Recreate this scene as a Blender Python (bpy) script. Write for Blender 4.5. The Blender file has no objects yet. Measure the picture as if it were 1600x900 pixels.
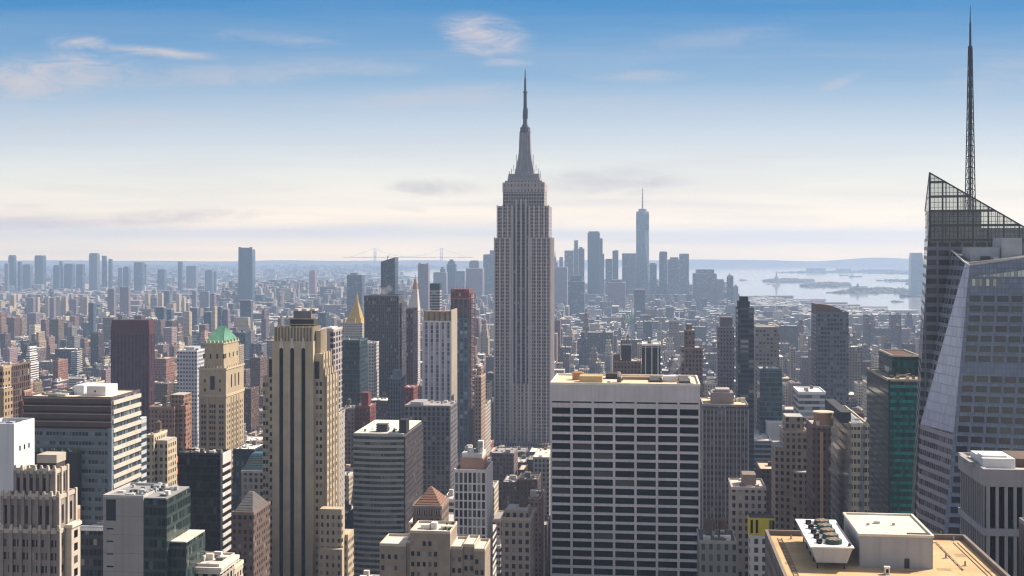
import bpy, math, random
import numpy as np
from mathutils import Vector
R = math.radians
rng = random.Random(11)
sc = bpy.context.scene
COL = sc.collection

# ---------------------------------------------------------------- camera, world, sun, exposure
F, CX, HY, HC = 1900.0, 800.0, 390.0, 250.0      # focal length and level line in photo pixels, eye height in metres
TH = R(6.45)                                       # the street grid is turned this much from the view axis
S_, C_ = math.sin(TH), math.cos(TH)
cam = bpy.data.cameras.new('camera')
cam.sensor_width = 36.0
cam.lens = F / 1600 * 36.0
cam.shift_y = -(450 - HY) / 1600
cam.clip_start = 1.0
cam.clip_end = 60000
camo = bpy.data.objects.new('camera', cam)
camo.location = (0, 0, HC)
camo.rotation_euler = (R(90), 0, 0)
COL.objects.link(camo)
sc.camera = camo

SUN_EL, SUN_AZ = R(44), R(62)                      # azimuth from the view axis towards the right
SUN_STRENGTH, SKY_STRENGTH, EXPOSURE = 5.0, 0.113, 0.75
sd = Vector((math.sin(SUN_AZ) * math.cos(SUN_EL), math.cos(SUN_AZ) * math.cos(SUN_EL), math.sin(SUN_EL)))
sun = bpy.data.lights.new('sun', 'SUN')
sun.energy = SUN_STRENGTH
sun.angle = R(0.5)
sun.color = (1.0, 0.89, 0.74)
suno = bpy.data.objects.new('sun', sun)
suno.rotation_euler = sd.to_track_quat('Z', 'Y').to_euler()
suno.location = (0, 0, 3000)
COL.objects.link(suno)

sc.render.engine = 'CYCLES'
sc.view_settings.view_transform = 'Standard'
sc.view_settings.look = 'None'
sc.view_settings.exposure = EXPOSURE
sc.view_settings.gamma = 1
sc.view_settings.use_curve_mapping = False
cy = sc.cycles
cy.max_bounces = 4
cy.diffuse_bounces = 2
cy.glossy_bounces = 2
cy.transmission_bounces = 2
cy.volume_bounces = 0
cy.transparent_max_bounces = 6
cy.use_adaptive_sampling = False
cy.use_denoising = True
cy.sampling_pattern = 'BLUE_NOISE'
cy.filter_width = 1.25
cy.denoiser = 'OPENIMAGEDENOISE'
cy.denoising_input_passes = 'RGB_ALBEDO_NORMAL'
cy.sample_clamp_indirect = 3.0
cy.caustics_reflective = False
cy.caustics_refractive = False

# ---- node helper
class NT:
    def __init__(s, tree):
        s.t = tree
    def n(s, kind, **kw):
        nd = s.t.nodes.new(kind)
        for k, v in kw.items():
            if k.startswith('i_'):
                continue
            setattr(nd, k, v)
        return nd
    def l(s, a, b):
        s.t.links.new(a, b)
    def setin(s, sock, v):
        if isinstance(v, bpy.types.NodeSocket):
            s.l(v, sock)
        else:
            sock.default_value = v
    def m(s, op, a, b=None, c=None, clamp=False):
        nd = s.n('ShaderNodeMath', operation=op, use_clamp=clamp)
        for i, v in enumerate((a, b, c)):
            if v is not None:
                s.setin(nd.inputs[i], v)
        return nd.outputs[0]
    def mix(s, fac, a, b, blend='MIX'):
        nd = s.n('ShaderNodeMix', data_type='RGBA', blend_type=blend)
        s.setin(nd.inputs[0], fac)
        for i, v in ((6, a), (7, b)):
            if isinstance(v, tuple) and len(v) == 3:
                v = (*v, 1)
            s.setin(nd.inputs[i], v)
        return nd.outputs[2]
    def ramp(s, fac, stops, interp='LINEAR'):
        nd = s.n('ShaderNodeValToRGB')
        cr = nd.color_ramp
        cr.interpolation = interp
        while len(cr.elements) > 1:
            cr.elements.remove(cr.elements[-1])
        for i, (p, c) in enumerate(stops):
            e = cr.elements[0] if i == 0 else cr.elements.new(p)
            e.position = p
            e.color = (*c, 1) if len(c) == 3 else c
        s.setin(nd.inputs[0], fac)
        return nd.outputs[0]
    def noise(s, vec, scale, detail=4, rough=0.55, dist=0.0):
        nd = s.n('ShaderNodeTexNoise')
        if vec is not None:
            s.l(vec, nd.inputs['Vector'])
        nd.inputs['Scale'].default_value = scale
        nd.inputs['Detail'].default_value = detail
        nd.inputs['Roughness'].default_value = rough
        nd.inputs['Distortion'].default_value = dist
        return nd.outputs[0]
    def xyz(s, x, y, z=0.0):
        nd = s.n('ShaderNodeCombineXYZ')
        for i, v in enumerate((x, y, z)):
            s.setin(nd.inputs[i], v)
        return nd.outputs[0]

def make_world():
    w = bpy.data.worlds.new('World')
    sc.world = w
    w.use_nodes = True
    t = NT(w.node_tree)
    w.node_tree.nodes.clear()
    out = t.n('ShaderNodeOutputWorld')
    bg = t.n('ShaderNodeBackground')
    bg.inputs['Strength'].default_value = SKY_STRENGTH
    sky = t.n('ShaderNodeTexSky', sky_type='NISHITA', sun_disc=False, sun_elevation=SUN_EL, sun_rotation=SUN_AZ,
              altitude=250, air_density=1.0, dust_density=1.2, ozone_density=1.6)
    tc = t.n('ShaderNodeTexCoord')
    sp = t.n('ShaderNodeSeparateXYZ')
    t.l(tc.outputs['Generated'], sp.inputs[0])
    x, y, z = sp.outputs
    yy = t.m('MAXIMUM', t.m('ABSOLUTE', y), 0.05)
    a = t.m('DIVIDE', x, yy)
    e = t.m('DIVIDE', z, yy)
    # deeper blue higher up, warm near the horizon; sky out of view tinted to warm the shaded faces
    colr = t.mix(1.0, sky.outputs[0], SKY_TINT, 'MULTIPLY')
    K = 1 / (SKY_STRENGTH * 2 ** EXPOSURE)
    low = t.ramp(t.m('MULTIPLY', e, 4.0, clamp=True), [(p * 4, tuple(c * K / 20 for c in col)) for p, col in SKY_LOW])
    lowx = t.n('ShaderNodeVectorMath', operation='SCALE'); t.l(low, lowx.inputs[0]); lowx.inputs['Scale'].default_value = 20
    f = t.m('MULTIPLY', t.m('MULTIPLY', t.m('ADD', y, 0.1), 5.0, clamp=True), t.m('SUBTRACT', 1.0, t.m('MULTIPLY', t.m('SUBTRACT', e, 0.24), 3.0, clamp=True)), clamp=True)
    colr = t.mix(t.m('MULTIPLY', f, 0.97), colr, lowx.outputs[0])
    # clouds: wispy noise inside soft elliptical banks
    def bank(px, py, rx, ry, tilt=0.0):
        ca, ce = (px - 800) / F, (HY - py) / F
        dx = t.m('SUBTRACT', a, ca)
        dy = t.m('SUBTRACT', t.m('SUBTRACT', e, ce), t.m('MULTIPLY', dx, tilt))
        d = t.m('ADD', t.m('POWER', t.m('ABSOLUTE', t.m('DIVIDE', dx, rx / F)), 2.0), t.m('POWER', t.m('ABSOLUTE', t.m('DIVIDE', dy, ry / F)), 2.0))
        return t.m('SUBTRACT', 1.0, t.m('SQRT', d), clamp=True)
    vec = t.xyz(t.m('MULTIPLY', a, 9.0), t.m('MULTIPLY', e, 34.0), 3.0)
    wisp = t.noise(vec, 2.2, 8, 0.68, 1.1)
    vec2 = t.xyz(t.m('MULTIPLY', a, 3.0), t.m('MULTIPLY', e, 46.0), 9.0)
    streak = t.noise(vec2, 1.0, 6, 0.6, 0.4)
    for (px, py, rx, ry, tilt, amt, kind) in CLOUDS:
        b = bank(px, py, rx, ry, tilt)
        nz = wisp if kind != 's' else streak
        k = t.m('MULTIPLY', t.m('MULTIPLY', b, 2.2, clamp=True), t.m('MULTIPLY', t.m('SUBTRACT', t.m('ADD', nz, t.m('MULTIPLY', b, 0.30)), 0.47), 2.6, clamp=True))
        k = t.m('MULTIPLY', k, amt)
        cc = {'w': CLOUD_WHITE, 'g': CLOUD_GREY, 's': CLOUD_GREY}[kind]
        if kind == 'w':
            colr = t.mix(k, colr, cc)
        else:
            colr = t.mix(k, colr, t.mix(1.0, colr, CLOUD_GREY, 'MULTIPLY'))
    # faint overall veil of cirrus
    k = t.m('MULTIPLY', t.m('SUBTRACT', streak, 0.44, clamp=True), VEIL, clamp=True)
    k = t.m('MULTIPLY', k, t.m('SUBTRACT', 1.15, t.m('MULTIPLY', e, 4.6), clamp=True))
    colr = t.mix(k, colr, CLOUD_WHITE)
    t.l(colr, bg.inputs['Color'])
    t.l(bg.outputs[0], out.inputs['Surface'])

SKY_TINT = (1.36, 1.02, 0.80)
SKY_LOW = [(0.0, (4.3, 2.75, .85)), (0.012, (2.95, 2.05, .88)), (0.037, (1.46, 1.20, .83)), (0.06, (1.05, 1.0, .83)), (0.089, (.70, .76, .80)), (0.142, (.235, .43, .65)), (0.2, (.005, .235, .56)), (0.25, (.0, .18, .50))]
CLOUD_WHITE = (3.6, 3.25, 3.3)
CLOUD_GREY = (.66, .645, .72)
VEIL = 1.4
CLOUDS = [(330, 120, 260, 26, 0.05, 0.4, 'w'), (180, 190, 300, 22, 0.04, 0.35, 'w'), (560, 105, 160, 18, -0.05, 0.3, 'w'), (690, 150, 200, 22, 0.08, 0.35, 'w'), (430, 60, 150, 16, -0.08, 0.3, 'w'), (1120, 60, 160, 20, 0.1, 0.25, 'w'), (60, 122, 190, 48, 0.12, 0.85, 'w'), (120, 66, 60, 16, 0.0, 0.8, 'w'), (255, 82, 120, 11, -0.09, 0.8, 'w'), (755, 56, 90, 42, -0.1, 0.85, 'w'),
          (790, 98, 60, 10, 0.0, 0.5, 'w'), (1310, 130, 50, 12, 0.35, 0.4, 'w'), (1000, 118, 120, 14, 0.0, 0.35, 'w'), (1560, 120, 120, 40, 0.1, 0.25, 'w'),
          (674, 295, 100, 19, 0.0, 1.0, 'g'), (640, 327, 50, 8, -0.12, 0.5, 'g'), (955, 283, 150, 32, 0.02, 0.85, 'g'), (1040, 285, 60, 10, 0.0, 0.4, 'g'),
          (290, 338, 170, 17, 0.03, 1.0, 'g'), (120, 350, 330, 22, 0.0, 1.0, 's'), (60, 348, 200, 12, 0.0, .8, 'g'), (420, 360, 420, 22, 0.0, 0.3, 's'), (40, 322, 60, 7, 0.0, 0.4, 'g'),
          (1050, 330, 500, 22, 0.0, 0.22, 's'), (1000, 372, 480, 16, 0.0, 0.15, 's')]
make_world()

# ---------------------------------------------------------------- materials
MATS = {}
def new_mat(name):
    m = bpy.data.materials.new(name)
    m.use_nodes = True
    m.node_tree.nodes.clear()
    t = NT(m.node_tree)
    out = t.n('ShaderNodeOutputMaterial')
    bs = t.n('ShaderNodeBsdfPrincipled')
    t.l(bs.outputs[0], out.inputs['Surface'])
    MATS[name] = m
    return m, t, bs, out

def plain(name, col, rough=0.8, var=0.18, scale=0.15, spec=0.3, metal=0.0, streak=True):
    """matt surface with blotchy weathering and faint vertical runs"""
    if name in MATS:
        return MATS[name]
    m, t, bs, out = new_mat(name)
    tc = t.n('ShaderNodeTexCoord')
    n1 = t.noise(tc.outputs['Object'], scale, 6, 0.6)
    c = t.mix(t.m('MULTIPLY', t.m('SUBTRACT', n1, 0.35), 2.0, clamp=True), tuple(x * (1 - var) for x in col), tuple(min(1, x * (1 + var * 0.7)) for x in col))
    if streak:
        mp = t.n('ShaderNodeMapping')
        mp.inputs['Scale'].default_value = (0.8, 0.8, 0.02)
        t.l(tc.outputs['Object'], mp.inputs[0])
        n2 = t.noise(mp.outputs[0], 1.0, 3, 0.5)
        c = t.mix(t.m('MULTIPLY', t.m('SUBTRACT', n2, 0.46, clamp=True), 1.5), c, tuple(x * 0.6 for x in col))
    t.l(c, bs.inputs['Base Color'])
    bs.inputs['Roughness'].default_value = rough
    bs.inputs['Specular IOR Level'].default_value = spec
    bs.inputs['Metallic'].default_value = metal
    return m

def pane(name, stops, rough=0.18, spec=0.5):
    """window glass: every pane differs a little (blinds, tint)"""
    if name in MATS:
        return MATS[name]
    m, t, bs, out = new_mat(name)
    oi = t.n('ShaderNodeObjectInfo')
    at = t.n('ShaderNodeAttribute', attribute_name='rnd')
    v = t.m('FRACT', t.m('ADD', oi.outputs['Random'], at.outputs['Fac']))
    c = t.ramp(v, stops, 'LINEAR')
    t.l(c, bs.inputs['Base Color'])
    bs.inputs['Roughness'].default_value = rough
    bs.inputs['Specular IOR Level'].default_value = spec
    return m

def wallgrid(name, wall, glass, pw, ph, fx, fz, rough=0.85, grough=0.2, var=0.16, gspec=0.3, blind=0.12, blindcol=(0.3, 0.28, 0.25), zoff=0.0, flat=0.5):
    """wall with a window pattern; UV is in metres. wall None: colour comes from the 'col' attribute"""
    if name in MATS:
        return MATS[name]
    m, t, bs, out = new_mat(name)
    tc = t.n('ShaderNodeTexCoord')
    sp = t.n('ShaderNodeSeparateXYZ')
    t.l(tc.outputs['UV'], sp.inputs[0])
    at = t.n('ShaderNodeAttribute', attribute_name='col')
    oi = t.n('ShaderNodeObjectInfo')
    U = t.m('DIVIDE', t.m('ADD', sp.outputs[0], 1000.0), pw)
    V = t.m('DIVIDE', t.m('ADD', sp.outputs[1], 1000.0 + zoff), ph)
    fu, fv = t.m('FRACT', U), t.m('FRACT', V)
    inx = t.m('LESS_THAN', t.m('ABSOLUTE', t.m('SUBTRACT', fu, 0.5)), fx / 2)
    inz = t.m('LESS_THAN', t.m('ABSOLUTE', t.m('SUBTRACT', fv, 0.5)), fz / 2)
    mask = t.m('MULTIPLY', inx, inz)
    wn = t.n('ShaderNodeTexWhiteNoise', noise_dimensions='3D')
    t.l(t.xyz(t.m('FLOOR', U), t.m('FLOOR', V), oi.outputs['Random']), wn.inputs['Vector'])
    gc = t.ramp(wn.outputs['Value'], [(0.0, tuple(g * flat for g in glass)), (0.55, glass), (1 - blind, tuple(min(1, g * (1.8 if flat < .7 else 1.12) + (0.01 if flat < .7 else 0)) for g in glass)), (1.0, blindcol)])
    n1 = t.noise(tc.outputs['Object'], 0.06, 5, 0.6)
    base = at.outputs['Color'] if wall is None else (*wall, 1)
    k = t.m('ADD', t.m('MULTIPLY', t.m('SUBTRACT', n1, 0.5), 2.2 * var), 1.0)
    kk = t.n('ShaderNodeVectorMath', operation='SCALE')
    t.setin(kk.inputs[0], base if isinstance(base, bpy.types.NodeSocket) else base[:3])
    t.l(k, kk.inputs['Scale'])
    c = t.mix(mask, kk.outputs[0], gc)
    t.l(c, bs.inputs['Base Color'])
    t.l(t.m('ADD', t.m('MULTIPLY', mask, grough - rough), rough), bs.inputs['Roughness'])
    t.l(t.m('ADD', t.m('MULTIPLY', mask, gspec - 0.2), 0.2), bs.inputs['Specular IOR Level'])
    return m

def roofmat(name='roof_felt', wall=None):
    if name in MATS:
        return MATS[name]
    m, t, bs, out = new_mat(name)
    at = t.n('ShaderNodeAttribute', attribute_name='col')
    ge = t.n('ShaderNodeNewGeometry')
    n1 = t.noise(ge.outputs['Position'], 0.12, 5, 0.65)
    kk = t.n('ShaderNodeVectorMath', operation='SCALE')
    t.l(at.outputs['Color'], kk.inputs[0])
    t.l(t.m('ADD', t.m('MULTIPLY', n1, 0.9), 0.55), kk.inputs['Scale'])
    t.l(kk.outputs[0], bs.inputs['Base Color'])
    bs.inputs['Roughness'].default_value = 0.9
    bs.inputs['Specular IOR Level'].default_value = 0.2
    return m

# ---------------------------------------------------------------- mesh builder
class MB:
    def __init__(s):
        s.v, s.f, s.mi, s.c, s.r, s.cut = [], [], [], [], [], []
    def face(s, pts, m=0, c=(0.5, 0.5, 0.5), r=0.0):
        i = len(s.v)
        s.v.extend(tuple(p) for p in pts)
        s.f.append(tuple(range(i, i + len(pts))))
        s.mi.append(m); s.c.append(c); s.r.append(r)
    def _add(s, vs, fs, ms, c, r):
        i = len(s.v)
        s.cut.append((i, len(s.f)))
        s.v.extend(vs)
        for f, m in zip(fs, ms):
            s.f.append(tuple(i + k for k in f))
            s.mi.append(m)
            s.c.append(c[m] if isinstance(c, list) else c)
            s.r.append(r)
    def hexa(s, lo, hi, z0, z1, m=0, top=None, c=(0.5, 0.5, 0.5), r=0.0, bottom=True):
        """lo, hi: four (x, y) each, counter-clockwise from above"""
        n = len(lo)
        vs = [(x, y, z0) for x, y in lo] + [(x, y, z1) for x, y in hi]
        fs = [(k, (k + 1) % n, n + (k + 1) % n, n + k) for k in range(n)] + [tuple(range(n, 2 * n))]
        ms = [m] * n + [m if top is None else top]
        if bottom:
            fs.append(tuple(range(n - 1, -1, -1))); ms.append(m)
        s._add(vs, fs, ms, c, r)
    def box(s, x0, x1, y0, y1, z0, z1, m=0, top=None, c=(0.5, 0.5, 0.5), r=0.0, bottom=True):
        q = [(x0, y0), (x1, y0), (x1, y1), (x0, y1)]
        s.hexa(q, q, z0, z1, m, top, c, r, bottom)
    def prism(s, poly, z0, z1, m=0, top=None, c=(0.5, 0.5, 0.5)):
        s.hexa(poly, poly, z0, z1, m, top, c)
    def frustum(s, b, t, z0, z1, m=0, top=None, c=(0.5, 0.5, 0.5)):
        q = lambda k: [(k[0], k[2]), (k[1], k[2]), (k[1], k[3]), (k[0], k[3])]
        s.hexa(q(b), q(t), z0, z1, m, top, c)
    def cyl(s, x, y, z0, z1, r0, r1=None, n=12, m=0, top=None, c=(0.5, 0.5, 0.5), rot=0.0):
        r1 = r0 if r1 is None else r1
        lo = [(x + r0 * math.cos(rot + 2 * math.pi * k / n), y + r0 * math.sin(rot + 2 * math.pi * k / n)) for k in range(n)]
        hi = [(x + r1 * math.cos(rot + 2 * math.pi * k / n), y + r1 * math.sin(rot + 2 * math.pi * k / n)) for k in range(n)]
        s.hexa(lo, hi, z0, z1, m, top, c)
    def beam(s, p, q, r, m=0, c=(0.5, 0.5, 0.5), n=4):
        p, q = Vector(p), Vector(q)
        d = (q - p).normalized()
        a = d.orthogonal().normalized(); b = d.cross(a)
        vs = []
        for o in (p, q):
            for k in range(n):
                an = 2 * math.pi * k / n
                vs.append(tuple(o + a * (r * math.cos(an)) + b * (r * math.sin(an))))
        fs = [(k, (k + 1) % n, n + (k + 1) % n, n + k) for k in range(n)] + [tuple(range(n - 1, -1, -1)), tuple(range(n, 2 * n))]
        s._add(vs, fs, [m] * len(fs), c, 0.0)
    def mesh(s, name, mats):
        me = bpy.data.meshes.new(name)
        me.from_pydata(s.v, [], s.f)
        for m in mats:
            me.materials.append(m)
        nf = len(s.f)
        me.polygons.foreach_set('material_index', np.array(s.mi, dtype=np.int32))
        nl = len(me.loops)
        lv = np.empty(nl, dtype=np.int32); me.loops.foreach_get('vertex_index', lv)
        ls = np.empty(nf, dtype=np.int32); me.polygons.foreach_get('loop_total', ls)
        nr = np.empty(nf * 3, dtype=np.float32); me.polygons.foreach_get('normal', nr)
        nr = np.repeat(nr.reshape(-1, 3), ls, axis=0)
        co = np.array(s.v, dtype=np.float32)[lv]
        h = np.hypot(nr[:, 0], nr[:, 1]) + 1e-9
        flat = np.abs(nr[:, 2]) > 0.93
        u = np.where(flat, co[:, 0], (-nr[:, 1] * co[:, 0] + nr[:, 0] * co[:, 1]) / h)
        v = np.where(flat, co[:, 1], co[:, 2])
        uv = me.uv_layers.new(name='UVMap')
        uv.data.foreach_set('uv', np.stack([u, v], 1).astype(np.float32).ravel())
        a = me.attributes.new('col', 'FLOAT_COLOR', 'CORNER')
        cc = np.ones((nf, 4), dtype=np.float32); cc[:, :3] = np.array(s.c, dtype=np.float32)
        a.data.foreach_set('color', np.repeat(cc, ls, axis=0).ravel())
        if any(s.r):
            a = me.attributes.new('rnd', 'FLOAT', 'FACE')
            a.data.foreach_set('value', np.array(s.r, dtype=np.float32))
        me.update()
        return me
    def build(s, name, mats, parent=None, loc=None, rz=None):
        o = bpy.data.objects.new(name, s.mesh(name, mats if isinstance(mats, (list, tuple)) else [mats]))
        COL.objects.link(o)
        if parent is not None:
            o.parent = parent
        if loc is not None:
            o.location = loc
        if rz is not None:
            o.rotation_euler = (0, 0, rz)
        return o

def tag(o, label=None, cat=None, group=None, kind=None):
    for k, v in (('label', label), ('category', cat), ('group', group), ('kind', kind)):
        if v:
            o[k] = v
    return o
def empty(name, loc, rz=0.0):
    o = bpy.data.objects.new(name, None)
    o.empty_display_size = 3
    o.location = loc
    o.rotation_euler = (0, 0, rz)
    COL.objects.link(o)
    return o
def at(px, py, Y):
    return Vector(((px - CX) / F * Y, Y, HC - (py - HY) / F * Y))
def ground_at(px, py):
    Y = HC * F / (py - HY)
    return ((px - CX) / F * Y, Y)

# ---------------------------------------------------------------- buildings that stand on the street grid
HEROES = []
UNIT = {}
def unit_pane(mat):
    if mat.name not in UNIT:
        mb = MB(); mb.box(-.5, .5, -.5, .5, -.5, .5)
        UNIT[mat.name] = mb.mesh('window', [mat])
    return UNIT[mat.name]

class Bld:
    """front-left corner at photo column xl, front-right at xr, distance Y; d = depth in metres"""
    def __init__(s, name, label, xl, xr, Y, ytop, d=None, xb=None, yb=None, cat='building', group=None, lm=None, left=False):
        s.Y, s.X0 = Y, (xl - CX) / F * Y
        s.w = s.along(xr)
        if d is None:
            if left:
                kb = (xb - CX) / F
                d = (kb * Y - s.X0) / (S_ - kb * C_)
            else:
                X1, Y1, kb = s.X0 + s.w * C_, Y - s.w * S_, (xb - CX) / F
                d = (kb * Y1 - X1) / (S_ - kb * C_)
        s.d = d
        s.cx = s.X0 + s.w / 2 * C_ + d / 2 * S_
        s.cy = Y - s.w / 2 * S_ + d / 2 * C_
        s.H = HC - (ytop - HY) / F * Y
        s.x0, s.x1, s.y0, s.y1 = -s.w / 2, s.w / 2, -d / 2, d / 2
        s.root = empty(name, (s.cx, s.cy, 0), -TH)
        tag(s.root, label, cat, group)
        s.px = (min(xl, xr), max(xl, xr)); s.yt = ytop; s.yb = yb if yb is not None else 900
        s.lm = lm
        s.wins = []
        HEROES.append(s)
    def along(s, px):
        k = (px - CX) / F
        return (k * s.Y - s.X0) / (C_ + k * S_)
    def lx(s, px):
        return s.along(px) - s.w / 2
    def lz(s, py, Y=None):
        return HC - (py - HY) / F * (Y or s.Y)
    def put(s, name, mb, mats, parent=None):
        if name == 'roof_plant':              # every unit on the roof is a part of its own
            cuts = mb.cut + [(len(mb.v), len(mb.f))]
            for (v0, f0), (v1, f1) in zip(cuts, cuts[1:]):
                q = MB(); q.v = mb.v[v0:v1]; q.f = [tuple(k - v0 for k in f) for f in mb.f[f0:f1]]; q.mi, q.c, q.r = mb.mi[f0:f1], mb.c[f0:f1], mb.r[f0:f1]
                q.build('roof_unit', mats, parent or s.root)
            return
        return mb.build(name, mats, parent or s.root)
    # windows: (face, along, z, width, height, plane offset)
    def grid(s, face, a0, a1, z0, z1, pa, pz, ww, wh, pos=None, thick=0.16):
        n = max(1, int((a1 - a0) / pa)); m = max(1, int((z1 - z0) / pz))
        for i in range(n):
            for j in range(m):
                s.wins.append((face, a0 + (a1 - a0) * (i + .5) / n, z1 - (z1 - z0) * (j + .5) / m, ww, wh, pos, thick))
    def cols(s, face, lst, z0, z1, pz, ww, wh, pos=None, thick=0.16):
        m = max(1, int((z1 - z0) / pz))
        for a in lst:
            for j in range(m):
                s.wins.append((face, a, z1 - (z1 - z0) * (j + .5) / m, ww, wh, pos, thick))
    def pane_box(s, wn):
        face, a, z, ww, wh, pos, th = wn
        if face == 'front':
            p = s.y0 if pos is None else pos
            return (a, p, z), (ww, th, wh)
        if face == 'right':
            p = s.x1 if pos is None else pos
            return (p, a, z), (th, ww, wh)
        p = s.x0 if pos is None else pos
        return (p, a, z), (th, ww, wh)
    def flush(s, mat, name='window', cap=100):
        ws = sorted(s.wins, key=lambda w: -w[2])
        me = unit_pane(mat)
        for wn in ws[:cap]:
            l, sz = s.pane_box(wn)
            o = bpy.data.objects.new(name, me)
            o.parent = s.root; o.location = l; o.scale = sz
            COL.objects.link(o)
        if ws[cap:]:
            mb = MB()
            for wn in ws[cap:]:
                (x, y, z), (a, b, c) = s.pane_box(wn)
                mb.box(x - a / 2, x + a / 2, y - b / 2, y + b / 2, z - c / 2, z + c / 2, r=rng.random())
            tag(s.put(name, mb, [mat]), kind='stuff')
        s.wins = []

def parapet(mb, x0, x1, y0, y1, z, h=1.1, t=0.5, m=0, c=(0.5, 0.5, 0.5)):
    mb.box(x0, x1, y0, y0 + t, z, z + h, m, c=c)
    mb.box(x0, x1, y1 - t, y1, z, z + h, m, c=c)
    mb.box(x0, x0 + t, y0 + t, y1 - t, z, z + h, m, c=c)
    mb.box(x1 - t, x1, y0 + t, y1 - t, z, z + h, m, c=c)

def tank_mb(x, y, z, r=1.8, h=3.4):
    """wooden rooftop water tank on a steel frame"""
    mb = MB()
    for dx in (-1, 1):
        for dy in (-1, 1):
            mb.box(x + dx * r * .6 - .12, x + dx * r * .6 + .12, y + dy * r * .6 - .12, y + dy * r * .6 + .12, z, z + 2.4, c=(0.08, 0.07, 0.07))
    mb.cyl(x, y, z + 2.4, z + 2.4 + h, r, r * .95, 10, c=(0.13, 0.085, 0.055))
    mb.cyl(x, y, z + 2.4 + h, z + 2.4 + h + r * .7, r * 1.08, 0.06, 10, c=(0.10, 0.08, 0.07))
    return mb

ROOFM = roofmat()
PAINT = roofmat('painted_parts')
G_DARK = pane('dark_glass', [(0.0, (0.006, 0.007, 0.010)), (0.6, (0.016, 0.017, 0.024)), (0.85, (0.04, 0.043, 0.05)), (1.0, (0.09, 0.085, 0.08))], 0.12, 0.2)
G_BLACK = pane('black_glass', [(0.0, (0.002, 0.002, 0.003)), (0.85, (0.005, 0.005, 0.006)), (0.92, (0.018, 0.016, 0.018)), (1.0, (0.085, 0.078, 0.07))], 0.12, 0.12)
G_BLIND = pane('glass_with_blinds', [(0.0, (0.010, 0.011, 0.015)), (0.55, (0.03, 0.03, 0.036)), (0.75, (0.10, 0.095, 0.09)), (1.0, (0.34, 0.32, 0.28))], 0.14, 0.3)
G_TEAL = pane('teal_glass', [(0.0, (0.003, 0.035, 0.035)), (0.5, (0.006, 0.075, 0.068)), (0.8, (0.015, 0.13, 0.11)), (1.0, (0.01, 0.03, 0.03))], 0.14)
G_VIOLET = pane('violet_glass', [(0.0, (0.012, 0.012, 0.018)), (0.4, (0.03, 0.026, 0.034)), (0.7, (0.018, 0.032, 0.034)), (1.0, (0.07, 0.055, 0.06))], 0.15)
# ================================================================ near buildings
def hvac(mb, x, y, z, a, b, h, c=(0.5, 0.5, 0.5)):
    mb.box(x - a / 2, x + a / 2, y - b / 2, y + b / 2, z, z + h, c=c)

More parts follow.
